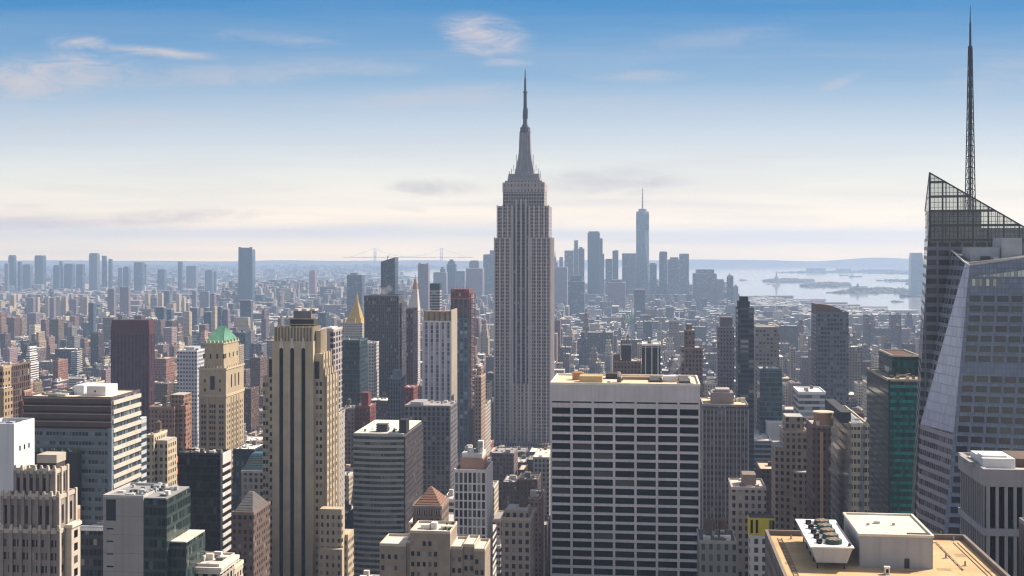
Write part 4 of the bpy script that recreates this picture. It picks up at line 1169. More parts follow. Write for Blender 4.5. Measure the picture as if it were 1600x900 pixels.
# ---- green glass tower, right
def green_tower():
    b = Bld('green_glass_tower', 'emerald green glass tower with tan roof and upper block beside spired tower', 1388, 1452, 640, 593, d=64, lm='emerald glass tower')
    H = b.H
    mb = MB(); mb.box(b.x0, b.x1, b.y0, b.y1, 0, H - 1)
    b.put('wall', mb, [wallgrid('emerald_side', (0.035, 0.045, 0.042), (0.022, 0.034, 0.032), 1.5, 3.9, .9, .7, rough=.4, grough=.12, blind=.2, blindcol=(.09, .085, .07))])
    for j in range(38):
        z = H - 3.2 - j * 3.9
        if z < 20: break
        mb = MB(); mb.box(b.x0 + .1, b.x1, b.y0 - .25, b.y0, z - 1.15, z + .5); b.put('spandrel_band', mb, [wallgrid('emerald_spandrel', (0.012, 0.22, 0.19), (0.008, 0.16, 0.14), 3.0, 50, .5, .99, rough=.25, grough=.2, blind=.3, blindcol=(.02, .26, .2))])
        n = 10
        for k in range(n): b.wins.append(('front', b.x0 + b.w * (k + .5) / n, z - 2.3, b.w / n - .25, 2.1, b.y0, .12))
    b.flush(G_TEAL)
    mb = MB(); mb.box(b.x0, b.x0 + .8, b.y0 - .4, b.y0 + .4, 0, H); b.put('corner_mullion', mb, [plain('dark_green', (0.02, 0.05, 0.045))])
    mb = MB(); mb.box(b.x0 + .5, b.x1 - .5, b.y0 + .5, b.y1 - .5, H - 1, H - .7, c=(0.32, 0.27, 0.20)); b.put('roof', mb, [ROOFM])
    mb = MB(); parapet(mb, b.x0, b.x1, b.y0, b.y1, H - 1, 1.2, .6, c=(0.36, 0.32, 0.25)); b.put('parapet', mb, [PAINT])
    ub = MB(); z2 = HC - (545 - HY) / F * 715
    ux0 = b.x0 + 6.5
    ub.box(ux0, b.x1, b.y0 + 24, b.y1 - 2, H - .7, z2); u = b.put('upper_block', ub, [wallgrid('emerald_upper', (0.012, 0.055, 0.05), (0.008, 0.04, 0.037), 1.5, 3.9, .9, .8, rough=.3, grough=.15, blind=.1, blindcol=(.03, .12, .1))])
    mb = MB(); parapet(mb, ux0, b.x1, b.y0 + 24, b.y1 - 2, z2, 1.0, .5, c=(0.55, 0.5, 0.4)); mb.box(ux0 + .5, b.x1 - .5, b.y0 + 24.5, b.y1 - 2.5, z2, z2 + .3, c=(0.10, 0.05, 0.035)); b.put('upper_parapet', mb, [PAINT], u)
    mb = MB(); sy = b.y0 + 32; sx = ux0 - .12
    for k in range(5):
        mb.box(sx - .1, sx, sy + k * 2.4, sy + k * 2.4 + 1.5, z2 - 9 - (k % 2), z2 - 6.2 - (k % 2)); 
    mb.box(sx - .1, sx, sy + 1.6, sy + 10.4, z2 - 7.4, z2 - 6.9)
    b.put('sign_mark', mb, [plain('white_sign', (0.75, 0.75, 0.74))], u)
    mb = MB()
    for k in range(8):
        x = b.x0 + 3 + rng.random() * 14; y = b.y0 + 6 + rng.random() * 14; mb.box(x, x + rng.uniform(.6, 2), y, y + 1.4, H - .7, H + rng.uniform(0, 1.0), c=rng.choice([(0.45, 0.38, 0.28), (0.12, 0.12, 0.1)]))
    mb.beam((b.x0 + 8, b.y0 + 18, H), (b.x0 + 15, b.y0 + 18, H + 1.5), .25, c=(0.5, 0.4, 0.28)); mb.beam((b.x0 + 8, b.y0 + 20, H + 1), (b.x0 + 15, b.y0 + 16, H + .2), .25, c=(0.5, 0.4, 0.28))
    b.put('roof_plant', mb, [PAINT])
green_tower()

# ---- green pyramid tower
def green_pyramid():
    b = Bld('green_pyramid_tower', 'ornate tan stone tower with bright green copper pyramid roof', 311, 353, 850, 576, xb=381, lm='green pyramid tower')
    st = plain('honey_stone', (0.42, 0.335, 0.22), .85, .16, .25); tr = plain('pale_honey_stone', (0.52, 0.43, 0.30), .85, .12, .25)
    H = b.H
    mb = MB(); mb.box(b.x0, b.x1, b.y0, b.y1, 0, H); zc = b.lz(537)
    ins = 3.0
    mb.frustum((b.x0 + ins - .5, b.x1 - ins + .5, b.y0 + ins, b.y1 - ins), (b.x0 + ins, b.x1 - ins, b.y0 + ins, b.y1 - ins), H, zc)
    b.put('wall', mb, [st])
    mb = MB()
    parapet(mb, b.x0 - .5, b.x1 + .5, b.y0 - .5, b.y1 + .5, H - .8, 1.4, .8); parapet(mb, b.x0 - .5, b.x1 + .5, b.y0 - .5, b.y1 + .5, b.lz(620), 1.6, .8); parapet(mb, b.x0 + ins - .5, b.x1 - ins + .5, b.y0 + ins - .5, b.y1 - ins + .5, zc - .6, .9, .6)
    for k in range(8):
        x = b.x0 + b.w * (k + .5) / 8; mb.box(x - .3, x + .3, b.y0 - .6, b.y0, H + .6, H + 2.0)
        y = b.y0 + b.d * (k + .5) / 8; mb.box(b.x1, b.x1 + .6, y - .3, y + .3, H + .6, H + 2.0)
    b.put('cornice', mb, [tr])
    mb = MB(); zt = b.lz(513)
    mb.hexa([(b.x0 + ins - .4, b.y0 + ins - .4), (b.x1 - ins + .4, b.y0 + ins - .4), (b.x1 - ins + .4, b.y1 - ins + .4), (b.x0 + ins - .4, b.y1 - ins + .4)],
            [(-2.2, -.4), (2.2, -.4), (2.2, .4), (-2.2, .4)], zc + .3, zt + .5)
    b.put('roof', mb, [plain('copper_green', (0.13, 0.33, 0.22), .65, .32, .35)])
    mb = MB(); xa, xb_, ya, yb_ = b.x0 + ins - .4, b.x1 - ins + .4, b.y0 + ins - .4, b.y1 - ins + .4
    for k in range(9):
        f = k / 8; mb.beam((xa + (xb_ - xa) * f, ya, zc + .35), (-2.2 + 4.4 * f, -.4, zt + .5), .13)
        mb.beam((xb_, ya + (yb_ - ya) * f, zc + .35), (2.2, -.4 + .8 * f, zt + .5), .13)
    b.put('roof_seam', mb, [plain('dark_copper', (0.075, 0.19, 0.13))])
    mb = MB()
    for k in range(5):
        x = xa + (xb_ - xa) * (k + .5) / 5; mb.box(x - .5, x + .5, ya - .5, ya + 1.0, zc, zc + 2.0); y = ya + (yb_ - ya) * (k + .5) / 5; mb.box(xb_ - 1.0, xb_ + .5, y - .5, y + .5, zc, zc + 2.0)
    b.put('roof_cresting', mb, [tr])
    # windows
    bands = [(b.lz(600), 2.0, 9, 'tall'), ]
    for k in range(4):
        b.wins.append(('front', b.x0 + b.w * (k + .5) / 4, H + 8.5, 1.1, 3.2, b.y0 + ins - .26, .5)); b.wins.append(('right', b.y0 + ins + (b.d - 2 * ins) * (k + .5) / 4, H + 8.5, 1.2, 3.2, b.x1 - ins + .3, .5))
    zt2 = b.lz(588)
    for t in (.22, .78): b.cols('front', [b.x0 + b.w * t], b.lz(616), zt2, 5, 1.2, 2.2, b.y0)
    b.wins.append(('front', 0, b.lz(598), 3.2, 9.5, b.y0, .2))
    for t in (.3, .5, .7): b.wins.append(('right', b.y0 + b.d * t, b.lz(597), 2.0, 9, b.x1, .2))
    for t in (.12, .22, .42, .5, .58, .78, .88): b.cols('front', [b.x0 + b.w * t], 55, b.lz(630), 3.8, 1.2, 2.1, b.y0)
    for t in (.1, .2, .36, .5, .64, .8, .9): b.cols('right', [b.y0 + b.d * t], 55, b.lz(630), 3.8, 1.2, 2.1, b.x1)
    b.flush(G_DARK)
    mb = MB()
    for t in (.32, .68): mb.box(b.x0 + b.w * t - .4, b.x0 + b.w * t + .4, b.y0 - .5, b.y0, 0, b.lz(622))
    for t in (.28, .43, .57, .72): mb.box(b.x1, b.x1 + .5, b.y0 + b.d * t - .4, b.y0 + b.d * t + .4, 0, b.lz(622))
    b.put('pilaster', mb, [tr])
green_pyramid()

# ---- the tall stepped skyscraper in the centre
def landmark():
    b = Bld('stepped_skyscraper', 'tallest grey limestone skyscraper with stepped top and needle antenna at centre', 772, 860.5, 1290, 372, d=41, lm='tallest stepped skyscraper', yb=700)
    m = wallgrid('limestone_windows', (0.30, 0.255, 0.25), (0.012, 0.010, 0.015), 2.72, 3.7, .70, .64, blind=.12, blindcol=(.16, .15, .15))
    st = plain('limestone_pier', (0.56, 0.49, 0.47), .85, .08, .05)
    mb = MB(); y0, y1 = b.y0, b.y1
    def blk(pl, pr, yt, a, d_, z0=0): mb.box(b.lx(pl), b.lx(pr), y0 + a, y1 - d_, z0, b.lz(yt))
    blk(772, 801, 372, 0, 0); blk(826, 860.5, 372, 0, 0); blk(801.02, 825.98, 300, 4, 3)
    blk(801.02, 825.98, 600, 0, 20)
    z = b.lz(372)
    blk(776, 801, 322, 1.5, 1.5, z); blk(826, 857.5, 322, 1.5, 1.5, z)
    z = b.lz(322); blk(785, 801, 300, 4, 4, z); blk(826, 850, 300, 4, 4, z)
    blk(760, 771.97, 630, 3, 3); blk(860.53, 872, 630, 3, 3); blk(752, 880, 690, -12, -10)
    b.put('wall', mb, [m])
    mb = MB(); mb.box(b.lx(784.5), b.lx(850.5), y0 + 3.6, y1 - 3, b.lz(300), b.lz(285)); mb.box(b.lx(788), b.lx(846), y0 + 6, y1 - 6, b.lz(285), b.lz(282)); b.put('crown', mb, [wallgrid('crown_stone', (0.36, 0.31, 0.30), (0.10, 0.09, 0.10), 3.6, 5.2, .4, .6)])
    mb = MB()
    def piers(lst, yt, a, z0=0, w_=.72):
        for px in lst:
            x = b.lx(px); mb.box(x - w_, x + w_, y0 + a - .75, y0 + a, z0, b.lz(yt) + .8)
    piers([772.8, 781, 789, 797, 800.3], 372, 0); piers([826.7, 830, 838, 846, 854, 859.8], 372, 0)
    piers([806, 813.5, 821], 312, 4, b.lz(600)); piers([801.6, 807.5, 813.5, 819.5, 825.4], 600, 0)
    z = b.lz(372); piers([777, 785, 793, 800], 322, 1.5, z); piers([827, 834, 842, 850, 856.7], 322, 1.5, z)
    piers([760.6, 766, 771.2], 630, 3); piers([861.3, 866, 871], 630, 3)
    for k in range(7):
        y = y0 + .6 + k * (b.d - 1.2) / 6; mb.box(b.x1, b.x1 + .6, y - .6, y + .6, 0, b.lz(372) + .6)
    b.put('piers', mb, [st])
    x = b.lx(817.5); yc = 0.0
    dk = plain('mast_steel', (0.10, 0.10, 0.125), .5, .15, .2)
    mb = MB()
    mb.box(b.lx(792), b.lx(842.5), -14, 14, b.lz(282), b.lz(277.5)); mb.box(b.lx(793), b.lx(841), -12, 12, b.lz(277.5), b.lz(271)); b.put('observation_deck', mb, [plain('deck_grey', (0.32, 0.31, 0.34))])
    mb = MB()
    sq = lambda r: (x - r, x + r, yc - r, yc + r)
    prof = [(271, 10.4), (264, 9.6), (256, 8.4), (247, 7.2), (236, 6.3), (205, 5.5)]
    for (ya, ra), (yb_, rb) in zip(prof, prof[1:]): mb.frustum(sq(ra), sq(rb), b.lz(ya), b.lz(yb_))
    b.put('mast_base', mb, [plain('mast_grey', (0.27, 0.255, 0.28), .5, .2)])
    mb = MB()
    for s in (-1, 1):
        for (ya, ra), (yb_, rb) in zip(prof, prof[1:]): mb.frustum((x + s * ra * .45 - .5, x + s * ra * .45 + .5, yc - ra - .6, yc - ra + .3), (x + s * rb * .45 - .4, x + s * rb * .45 + .4, yc - rb - .5, yc - rb + .3), b.lz(ya), b.lz(yb_))
    b.put('mast_fins', mb, [plain('mast_fin', (0.33, 0.33, 0.36), .4)])
    mb = MB()
    for (ya, yb_, r0, r1) in ((206, 203, 6.0, 6.0), (203, 199, 5.6, 5.2), (199, 197, 5.6, 5.6), (197, 193, 4.2, 3.4), (193, 183, 2.6, 2.2)): mb.cyl(x, yc, b.lz(ya), b.lz(yb_), r0, r1, 14)
    b.put('dome', mb, [dk])
    mb = MB()
    for (ya, yb_, r0, r1) in ((183, 168, 2.8, 2.4), (168, 142, 2.0, 1.7), (142, 140, 2.5, 2.5), (140, 120, 1.3, 1.05), (120, 105, .8, .4)): mb.cyl(x, yc, b.lz(ya), b.lz(yb_), r0, r1, 8)
    for k in range(14):
        yy = 182 - k * 4.2; mb.cyl(x, yc, b.lz(yy), b.lz(yy) + .5, 2.1 - .07 * k, 2.1 - .07 * k, 8)
    mb.beam((x + 2.6, yc, b.lz(183)), (x + 2.6, yc, b.lz(166)), .35)
    b.put('antenna', mb, [plain('antenna_steel', (0.05, 0.055, 0.08), .4)])
    mb = MB()
    for s in (-1, 1):
        for (dx, za, zb) in ((16.5, 277, 266), (14.5, 271, 262), (12, 266, 256), (9, 258, 240)): mb.beam((x + s * dx, yc - 3, b.lz(za)), (x + s * dx, yc - 3, b.lz(zb)), .35)
    for k in range(16):
        xx = b.lx(793 + k * 3.2); mb.beam((xx, -14, b.lz(277.5)), (xx, -14, b.lz(273.5)), .2)
    b.put('aerials', mb, [dk])
    # tall dark centre window strips, a part each
    for px in (803.6, 809.7, 817.2, 823.3):
        mb = MB(); xx = b.lx(px); mb.box(xx - 1.15, xx + 1.15, y0 + 3.9, y0 + 4.05, b.lz(598), b.lz(318)); b.put('window_strip', mb, [wallgrid('strip_glass', (0.06, 0.052, 0.058), (0.02, 0.018, 0.026), 3, 3.7, .99, .62, rough=.5)])
    mb = MB()
    for (pl, pr, yt, a) in ((776, 800, 372, 1), (827, 857, 372, 1)): mb.box(b.lx(pl), b.lx(pr), y0 + a, y0 + a + 1.4, b.lz(yt), b.lz(yt) + .4, c=(0.5, 0.47, 0.44))
    b.put('setback_coping', mb, [PAINT])
landmark()
# ================================================================ middle-distance buildings one can point to
W_STONE = wallgrid('stone_windows', None, (0.018, 0.018, 0.024), 2.9, 3.5, .50, .56, blind=.16)
W_BRICK = wallgrid('brick_windows', None, (0.016, 0.015, 0.021), 2.5, 3.2, .48, .55, blind=.18)
W_RIBS = wallgrid('ribbed_windows', None, (0.014, 0.014, 0.02), 2.2, 3.6, .6, .8, rough=.6, blind=.12)
W_BANDS = wallgrid('banded_windows', None, (0.018, 0.022, 0.03), 6.0, 3.7, .97, .55, rough=.6, blind=.2)
W_GLASS = wallgrid('curtain_glass', None, (0.02, 0.032, 0.045), 1.6, 3.8, .88, .74, rough=.4, grough=.12, blind=.15, blindcol=(.12, .14, .16))
W_COLS = wallgrid('column_windows', None, (0.014, 0.014, 0.02), 3.4, 3.6, .55, .72, blind=.15)
WALLS = {'stone': W_STONE, 'brick': W_BRICK, 'ribs': W_RIBS, 'bands': W_BANDS, 'glass': W_GLASS, 'cols': W_COLS}

def tower(name, label, xl, xr, Y, yt, d, wall, col, lm=None, yb=None, tops=(), setbacks=(), roof=(0.4, 0.38, 0.35), tank=0, left=False, xb=None, clutter=6, edge=None, group=None):
    b = Bld(name, label, xl, xr, Y, yt, d, xb=xb, left=left, yb=yb, lm=lm, group=group)
    mb = MB(); mb.box(b.x0, b.x1, b.y0, b.y1, 0, b.H, c=col)
    for (pl, pr, ys, a, e) in setbacks:          # lower or higher masses of the same building
        mb.box(b.lx(pl), b.lx(pr), b.y0 + a, b.y1 - e, 0, b.lz(ys), c=col)
    b.put('wall', mb, [WALLS[wall] if isinstance(wall, str) else wall])
    mb = MB(); mb.box(b.x0 + .4, b.x1 - .4, b.y0 + .4, b.y1 - .4, b.H, b.H + .3, c=roof)
    b.put('roof', mb, [ROOFM])
    for (pl, pr, ys, a, e) in setbacks:
        mb = MB(); mb.box(b.lx(pl) + .3, b.lx(pr) - .3, b.y0 + a + .3, b.y1 - e - .3, b.lz(ys), b.lz(ys) + .3, c=roof); b.put('roof', mb, [ROOFM])
    ec = edge or tuple(min(.8, c * 1.25 + .02) for c in col)
    mb = MB(); parapet(mb, b.x0 - .15, b.x1 + .15, b.y0 - .15, b.y1 + .15, b.H - .3, 1.3, .5, c=ec)
    b.put('parapet', mb, [PAINT])
    for (pl, pr, ys, a, e, cc) in tops:
        mb = MB(); mb.box(b.lx(pl), b.lx(pr), b.y0 + a, b.y1 - e, b.H + .3, b.lz(ys), c=cc); b.put('bulkhead', mb, [PAINT])
    for k in range(tank):
        mb = tank_mb(b.x0 + b.w * rng.uniform(.25, .75), b.d * rng.uniform(-.25, .25), b.H + .3); b.put('water_tank', mb, [PAINT])
    if clutter:
        mb = MB()
        for k in range(clutter):
            x = b.x0 + 1 + rng.random() * (b.w - 3.5); y = b.y0 + 1 + rng.random() * (b.d - 3.5); mb.box(x, x + rng.uniform(.8, 3), y, y + rng.uniform(.8, 2.5), b.H + .3, b.H + rng.uniform(.8, 2.6), c=rng.choice([(0.55, 0.53, 0.5), (0.15, 0.14, 0.14), (0.32, 0.3, 0.28), (0.66, 0.62, 0.55)]))
        b.put('roof_plant', mb, [PAINT])
    return b

def pyramid(b, x0, x1, y0, y1, z0, z1, mat, tip=.3, name='roof'):
    mb = MB(); xm, ym = (x0 + x1) / 2, (y0 + y1) / 2
    mb.frustum((x0, x1, y0, y1), (xm - tip, xm + tip, ym - tip, ym + tip), z0, z1); r = b.put(name, mb, [mat])
    mb = MB()
    for k in range(1, 8):
        f = k / 8; q = lambda a, c: a + (c - a) * f
        mb.box(q(x0, xm - tip) - .12, q(x1, xm + tip) + .12, q(y0, ym - tip) - .12, q(y1, ym + tip) + .12, q(z0, z1) - .12, q(z0, z1) + .1, c=(.16, .11, .085))
    b.put('roof_course', mb, [PAINT], r); return r

# brown tower with chamfered top
b = tower('brown_tower', 'dark maroon-brown ribbed tower with flared flat top, above the banded office', 173, 233, 1150, 522, 13,
          wallgrid('maroon_ribs', (0.085, 0.026, 0.030), (0.012, 0.010, 0.022), 3.6, 3.6, .55, .98, rough=.6, blind=.06, blindcol=(.06, .05, .06)), (0.07, 0.035, 0.035), 'maroon-brown tower', 640, clutter=0)
mb = MB(); mb.frustum((b.x0 - .3, b.x1 + .3, b.y0 - .3, b.y1 + .3), (b.x0 + .8, b.x1 - .8, b.y0 + .8, b.y1 - .8), b.H, b.lz(500)); b.put('crown', mb, [plain('maroon_panel', (0.085, 0.024, 0.028), .7, .2, .1)])
# grey grid block
tower('grid_block', 'pale grey gridded office block just left of the green pyramid tower', 277, 308, 1050, 549, 26, wallgrid('pale_grid', (0.46, 0.46, 0.50), (0.07, 0.07, 0.085), 2.6, 3.4, .6, .55), (0.5, 0.5, 0.52), 'pale grey grid block', 625, tops=((284, 300, 543, 5, 6, (0.4, 0.4, 0.42)),))
# left edge pair
b = tower('ornate_block', 'ochre ornate stone block at left edge above the white tower', -30, 5, 640, 575, 8, 'stone', (0.33, 0.24, 0.15), 'ochre ornate block', 645, setbacks=((-30, 9, 606, -2, 1),), tank=0)
tower('ribbed_block', 'dark brown ribbed block behind ochre ornate block at left edge', 1, 17, 690, 572, 22, 'ribs', (0.11, 0.075, 0.065), 'dark ribbed block', 645, xb=21.5, clutter=3)
tower('brick_block', 'plain orange brick block between the left edge and the banded office', 18, 36, 700, 628, 14, 'brick', (0.36, 0.19, 0.13), 'plain orange brick block', 650, setbacks=((22, 34, 612, 3, 3),), clutter=2)
# brick pair right of the banded office
tower('brick_apartment', 'brown brick apartment slab with sunlit orange side left of green pyramid', 233, 272, 820, 637, 17, 'brick', (0.27, 0.16, 0.11), 'brown brick slab', 712, setbacks=((262, 283, 618, 4, -2),), tank=1)
tower('brick_apartment', 'thin dark brick apartment with bright orange west wall beside brown slab', 283, 290, 800, 636, None, 'brick', (0.30, 0.16, 0.11), 'thin orange brick apartment', 700, xb=297, clutter=1)
tower('cream_apartment', 'cream apartment with twin roof blocks right of the white banded office', 229, 240, 640, 682, 18, 'stone', (0.46, 0.38, 0.26), 'cream twin-block apartment', 720, setbacks=((236, 258, 690, 3, 2),), tank=1)
# red pagoda roof
b = tower('red_roof_house', 'dark building with layered orange-red tiled roof between banded office and black tower', 231, 262, 700, 728, 22, 'brick', (0.10, 0.06, 0.055), 'orange-red tiled roof', 752, xb=273, clutter=0)
red = plain('red_tile', (0.42, 0.11, 0.06), .8, .2, .4)
for k, (g, dz) in enumerate(((1.2, 0), (-2.2, 4.0))):
    mb = MB(); mb.frustum((b.x0 - g, b.x1 + g, b.y0 - g, b.y1 + g), (b.x0 + 4 - g * .5, b.x1 - 4 + g * .5, b.y0 + 4, b.y1 - 4), b.H + .3 + dz, b.H + 3.6 + dz); b.put('roof_tier', mb, [red])
for k in range(3):
    mb = MB(); z = b.H - 6 - k * 9; mb.frustum((b.x1, b.x1 + 2.4, b.y0 + 1, b.y1 - 1), (b.x1, b.x1 + .3, b.y0 + 1, b.y1 - 1), z, z + 2.2); b.put('roof_tier', mb, [red])
# right of the black tower
b = tower('teal_roof_block', 'grey stone block with teal copper hip roof behind the tan setback tower', 377, 412, 640, 738, 22, 'stone', (0.33, 0.31, 0.30), 'teal hip roof', 780, clutter=0)
pyramid(b, b.x0, b.x1, b.y0, b.y1, b.H + .3, b.lz(712), plain('teal_copper', (0.05, 0.12, 0.14), .5, .2), 3.0)
b = tower('mansard_block', 'dark brown brick block with grey pyramid roof beside the black tower', 362, 396, 540, 803, 24, 'brick', (0.13, 0.09, 0.075), 'grey pyramid roof', 880, xb=408, clutter=0)
pyramid(b, b.x0 + .5, b.x1 - .5, b.y0 + .5, b.y1 - .5, b.H + .3, b.lz(776), plain('slate_grey', (0.12, 0.12, 0.125), .6, .25, .3), 1.0)
b = tower('cornice_block', 'low pale block with heavy white cornice at bottom beside the black tower', 288, 342, 430, 884, 16, 'cols', (0.40, 0.36, 0.30), 'white cornice block', 900, xb=360, clutter=8, roof=(0.55, 0.5, 0.44))
mb = MB()
for k, g in enumerate((.9, 1.5)): parapet(mb, b.x0 - g, b.x1 + g, b.y0 - g, b.y1 + g, b.H - 2.4 + k * 1.3, 1.1, g + .6, c=(0.66, 0.61, 0.52))
b.put('cornice', mb, [PAINT])
tower('cream_annex', 'small cream block with flat roof right of the white cornice block', 352, 366, 450, 889, 10, 'stone', (0.50, 0.44, 0.34), 'small cream annex', 900, xb=381, clutter=2, roof=(0.6, 0.55, 0.45))
# between the setback tower and the centre
tower('white_edge_slab', 'dark slab with bright white edge column right of the tan setback tower', 500, 521, 760, 516, 22, wallgrid('pink_slab', (0.34, 0.30, 0.29), (0.02, 0.02, 0.03), 6.5, 3.6, .62, .7), (0.36, 0.33, 0.32), 'white edged slab', 640, xb=527, tops=((507, 516, 512, 4, 6, (0.5, 0.5, 0.52)),), clutter=2)
tower('white_annex', 'narrow pale lower slab touching the right side of the tan setback tower', 520, 528, 690, 648, 16, wallgrid('pale_stucco', (0.33, 0.30, 0.27), (0.03, 0.03, 0.035), 5.0, 3.6, .2, .4), (0.33, 0.30, 0.27), 'narrow pale annex', 790, xb=533, clutter=1)
tower('teal_tower', 'dark teal glass tower in front of the gold pyramid', 527, 562, 1000, 533, 28, 'glass', (0.03, 0.06, 0.075), 'dark teal tower', 630, xb=566, clutter=3, roof=(0.08, 0.1, 0.1))
tower('pale_block', 'pale grey windowed block right of the dark teal tower', 566, 584, 1250, 537, 24, 'stone', (0.48, 0.45, 0.44), 'pale grey block', 585, xb=592, clutter=3)
# gold pyramid
b = tower('gold_pyramid_tower', 'limestone tower with shining gold pyramid roof', 533, 566, 1750, 505, 34, 'stone', (0.42, 0.37, 0.32), 'gold pyramid tower', 612, xb=574, clutter=0)
gold = plain('gold_leaf', (0.62, 0.39, 0.075), .42, .2, .2, .5, .35)
mb = MB(); mb.frustum((b.x0 + 5, b.x1 - 3, b.y0 + 4, b.y1 - 4), (b.lx(552), b.lx(554.6), -1.3, 1.3), b.H + .3, b.lz(469)); b.put('roof', mb, [gold])
mb = MB(); xm = b.lx(553.3)
mb.cyl(xm, 0, b.lz(469), b.lz(463), 2.2, 1.6, 8); mb.cyl(xm, 0, b.lz(463), b.lz(456.5), 1.2, .1, 8); b.put('lantern', mb, [gold])
for k in range(4):
    mb = MB(); x = b.x0 + 4 + (b.w - 7) * k / 3; mb.cyl(x, b.y0 + 3, b.H + .3, b.H + 9, 1.5, .1, 6); b.put('pinnacle', mb, [gold])
# great dark slab
tower('dark_slab', 'broad dark plum slab right of the gold pyramid', 569, 623, 1300, 463, 30, 'ribs', (0.075, 0.062, 0.075), 'broad dark plum slab', 600, clutter=0, roof=(0.05, 0.06, 0.06), setbacks=((617, 626, 474, 6, -4),))
tower('thin_brown_slab', 'thin dark maroon slab beside the white clock tower', 635, 645, 1240, 484, 24, 'ribs', (0.085, 0.04, 0.05), 'thin maroon slab', 600, clutter=0)
tower('leaning_roof_tower', 'slender blue-black glass tower with slanted top behind the plum slab', 595, 617, 2200, 411, 30, 'glass', (0.025, 0.04, 0.055), 'slant-topped glass tower', 462, xb=620.5, clutter=0)
b = HEROES[-1]
mb = MB(); z0, z1, z2 = b.H, b.lz(409), b.lz(402)
mb.v = [(b.x0, b.y0, z0), (b.x1, b.y0, z0), (b.x1, b.y1, z0), (b.x0, b.y1, z0), (b.x0, b.y0, z1), (b.x1, b.y0, z2), (b.x1, b.y1, z2), (b.x0, b.y1, z1)]
for f in ((0, 1, 5, 4), (1, 2, 6, 5), (2, 3, 7, 6), (3, 0, 4, 7), (4, 5, 6, 7)): mb.f.append(f); mb.mi.append(0); mb.c.append((0.025, 0.04, 0.055)); mb.r.append(0)
b.put('slanted_crown', mb, [W_GLASS])
mb = MB(); mb.beam((b.x0 + 6, 0, z1), (b.x0 + 12, 0, z2 + 4), .5, c=(.06, .06, .07)); mb.beam((b.x0 + 9, 0, z1), (b.x0 + 9, 0, z2 + 2), .4, c=(.06, .06, .07)); b.put('roof_crane', mb, [PAINT])
# white clock tower with spire
b = tower('clock_tower', 'white marble tower with pyramid spire and gilded lantern', 636, 653, 1900, 484, 20, 'stone', (0.52, 0.46, 0.42), 'white spired tower', 600, xb=659, clutter=0)
marble = plain('white_marble', (0.54, 0.49, 0.46), .7, .12, .1)
mb = MB(); mb.frustum((b.x0, b.x1, b.y0, b.y1), (b.lx(643) , b.lx(651), -4, 4), b.H + .3, b.lz(452)); b.put('spire', mb, [marble])
gm = plain('gilt_bronze', (0.42, 0.22, 0.10), .5, .15)
mb = MB(); x = b.lx(647)
mb.cyl(x, 0, b.lz(452), b.lz(441), 4.2, 3.2, 8); mb.cyl(x, 0, b.lz(441), b.lz(436), 2.6, 1.6, 8); mb.cyl(x, 0, b.lz(436), b.lz(428), 1.0, .1, 6); b.put('lantern', mb, [gm])
mb = MB()
for (f, px) in ((0, 0), (1, 0)):
    if f == 0: mb.cyl(0, 0, 0, .4, 4, 4, 16)
o = b.put('clock_face', mb, [plain('clock_white', (0.6, 0.58, 0.55))]); o.location = (0, b.y0 + .1, b.lz(505)); o.rotation_euler = (R(90), 0, 0)
# striped white skyscraper with tan crown
b = tower('white_rib_tower', 'white ribbed tower with scalloped ochre crown and tan side', 661, 704, 1000, 503, None, wallgrid('white_rib_wall', (0.46, 0.455, 0.50), (0.08, 0.08, 0.115), 4.6, 3.6, .42, .86, rough=.5, blind=.35, blindcol=(.4, .4, .45)), (0.5, 0.5, 0.55), 'white ribbed tower', 632, xb=713, clutter=0)
mb = MB(); och = plain('ochre_crown', (0.33, 0.25, 0.15), .8, .2, .2)
n = 5
for k in range(n):
    x = b.x0 + b.w * (k + .5) / n
    mb.cyl(x, b.y0 + 2.2, b.H + .3, b.lz(486), b.w / n / 2 * .98, None, 10)
mb.box(b.x0 + .5, b.x1 - .5, b.y0 + 3, b.y1 - .5, b.H + .3, b.lz(488)); b.put('crown', mb, [och])
mb = MB(); mb.box(b.x1, b.x1 + .8, b.y0 - .5, b.y1, 0, b.lz(484)); b.put('side_wall', mb, [plain('tan_side', (0.36, 0.31, 0.25))])
mb = MB()
for k in range(n + 1): x = b.x0 + b.w * k / n; mb.box(x - .5, x + .5, b.y0 - .6, b.y0, 0, b.H + 1)
b.put('piers', mb, [plain('white_frame', (0.66, 0.63, 0.63))])
# red-topped tower under construction
b = tower('red_top_tower', 'brown tower under construction with red netted top and side hoist', 704, 733, 1150, 467, 24, wallgrid('red_ribs', (0.13, 0.065, 0.062), (0.03, 0.035, 0.045), 4.4, 3.6, .5, .95, rough=.6), (0.2, 0.09, 0.08), 'red-topped tower', 640, clutter=0)
mb = MB(); mb.box(b.x0, b.x1, b.y0, b.y1, b.H + .3, b.lz(452)); b.put('red_netting', mb, [wallgrid('red_net', (0.17, 0.055, 0.048), (0.075, 0.026, 0.026), 3.2, 4.2, .5, .6, rough=.9, grough=.8, blind=.3, blindcol=(.4, .24, .2))])
mb = MB()
for k in range(24):
    z = b.lz(460) - k * 4.6; mb.box(b.x1 + .8, b.x1 + 4.8, b.y0 + 4, b.y0 + 12, z, z + .7, c=(0.17, 0.09, 0.085))
for (xx, yy) in ((b.x1 + .9, b.y0 + 4.2), (b.x1 + 4.6, b.y0 + 4.2), (b.x1 + 4.6, b.y0 + 11.8)): mb.beam((xx, yy, 0), (xx, yy, b.lz(458)), .35, c=(0.2, 0.1, 0.09))
b.put('hoist', mb, [PAINT])
mb = MB()
for k in range(7):
    x = b.x0 + b.w * k / 6; mb.beam((x, b.y0, b.lz(452)), (x, b.y0, b.lz(449) + rng.random() * 2), .3, c=(0.3, 0.12, 0.1))
b.put('rebar', mb, [PAINT])
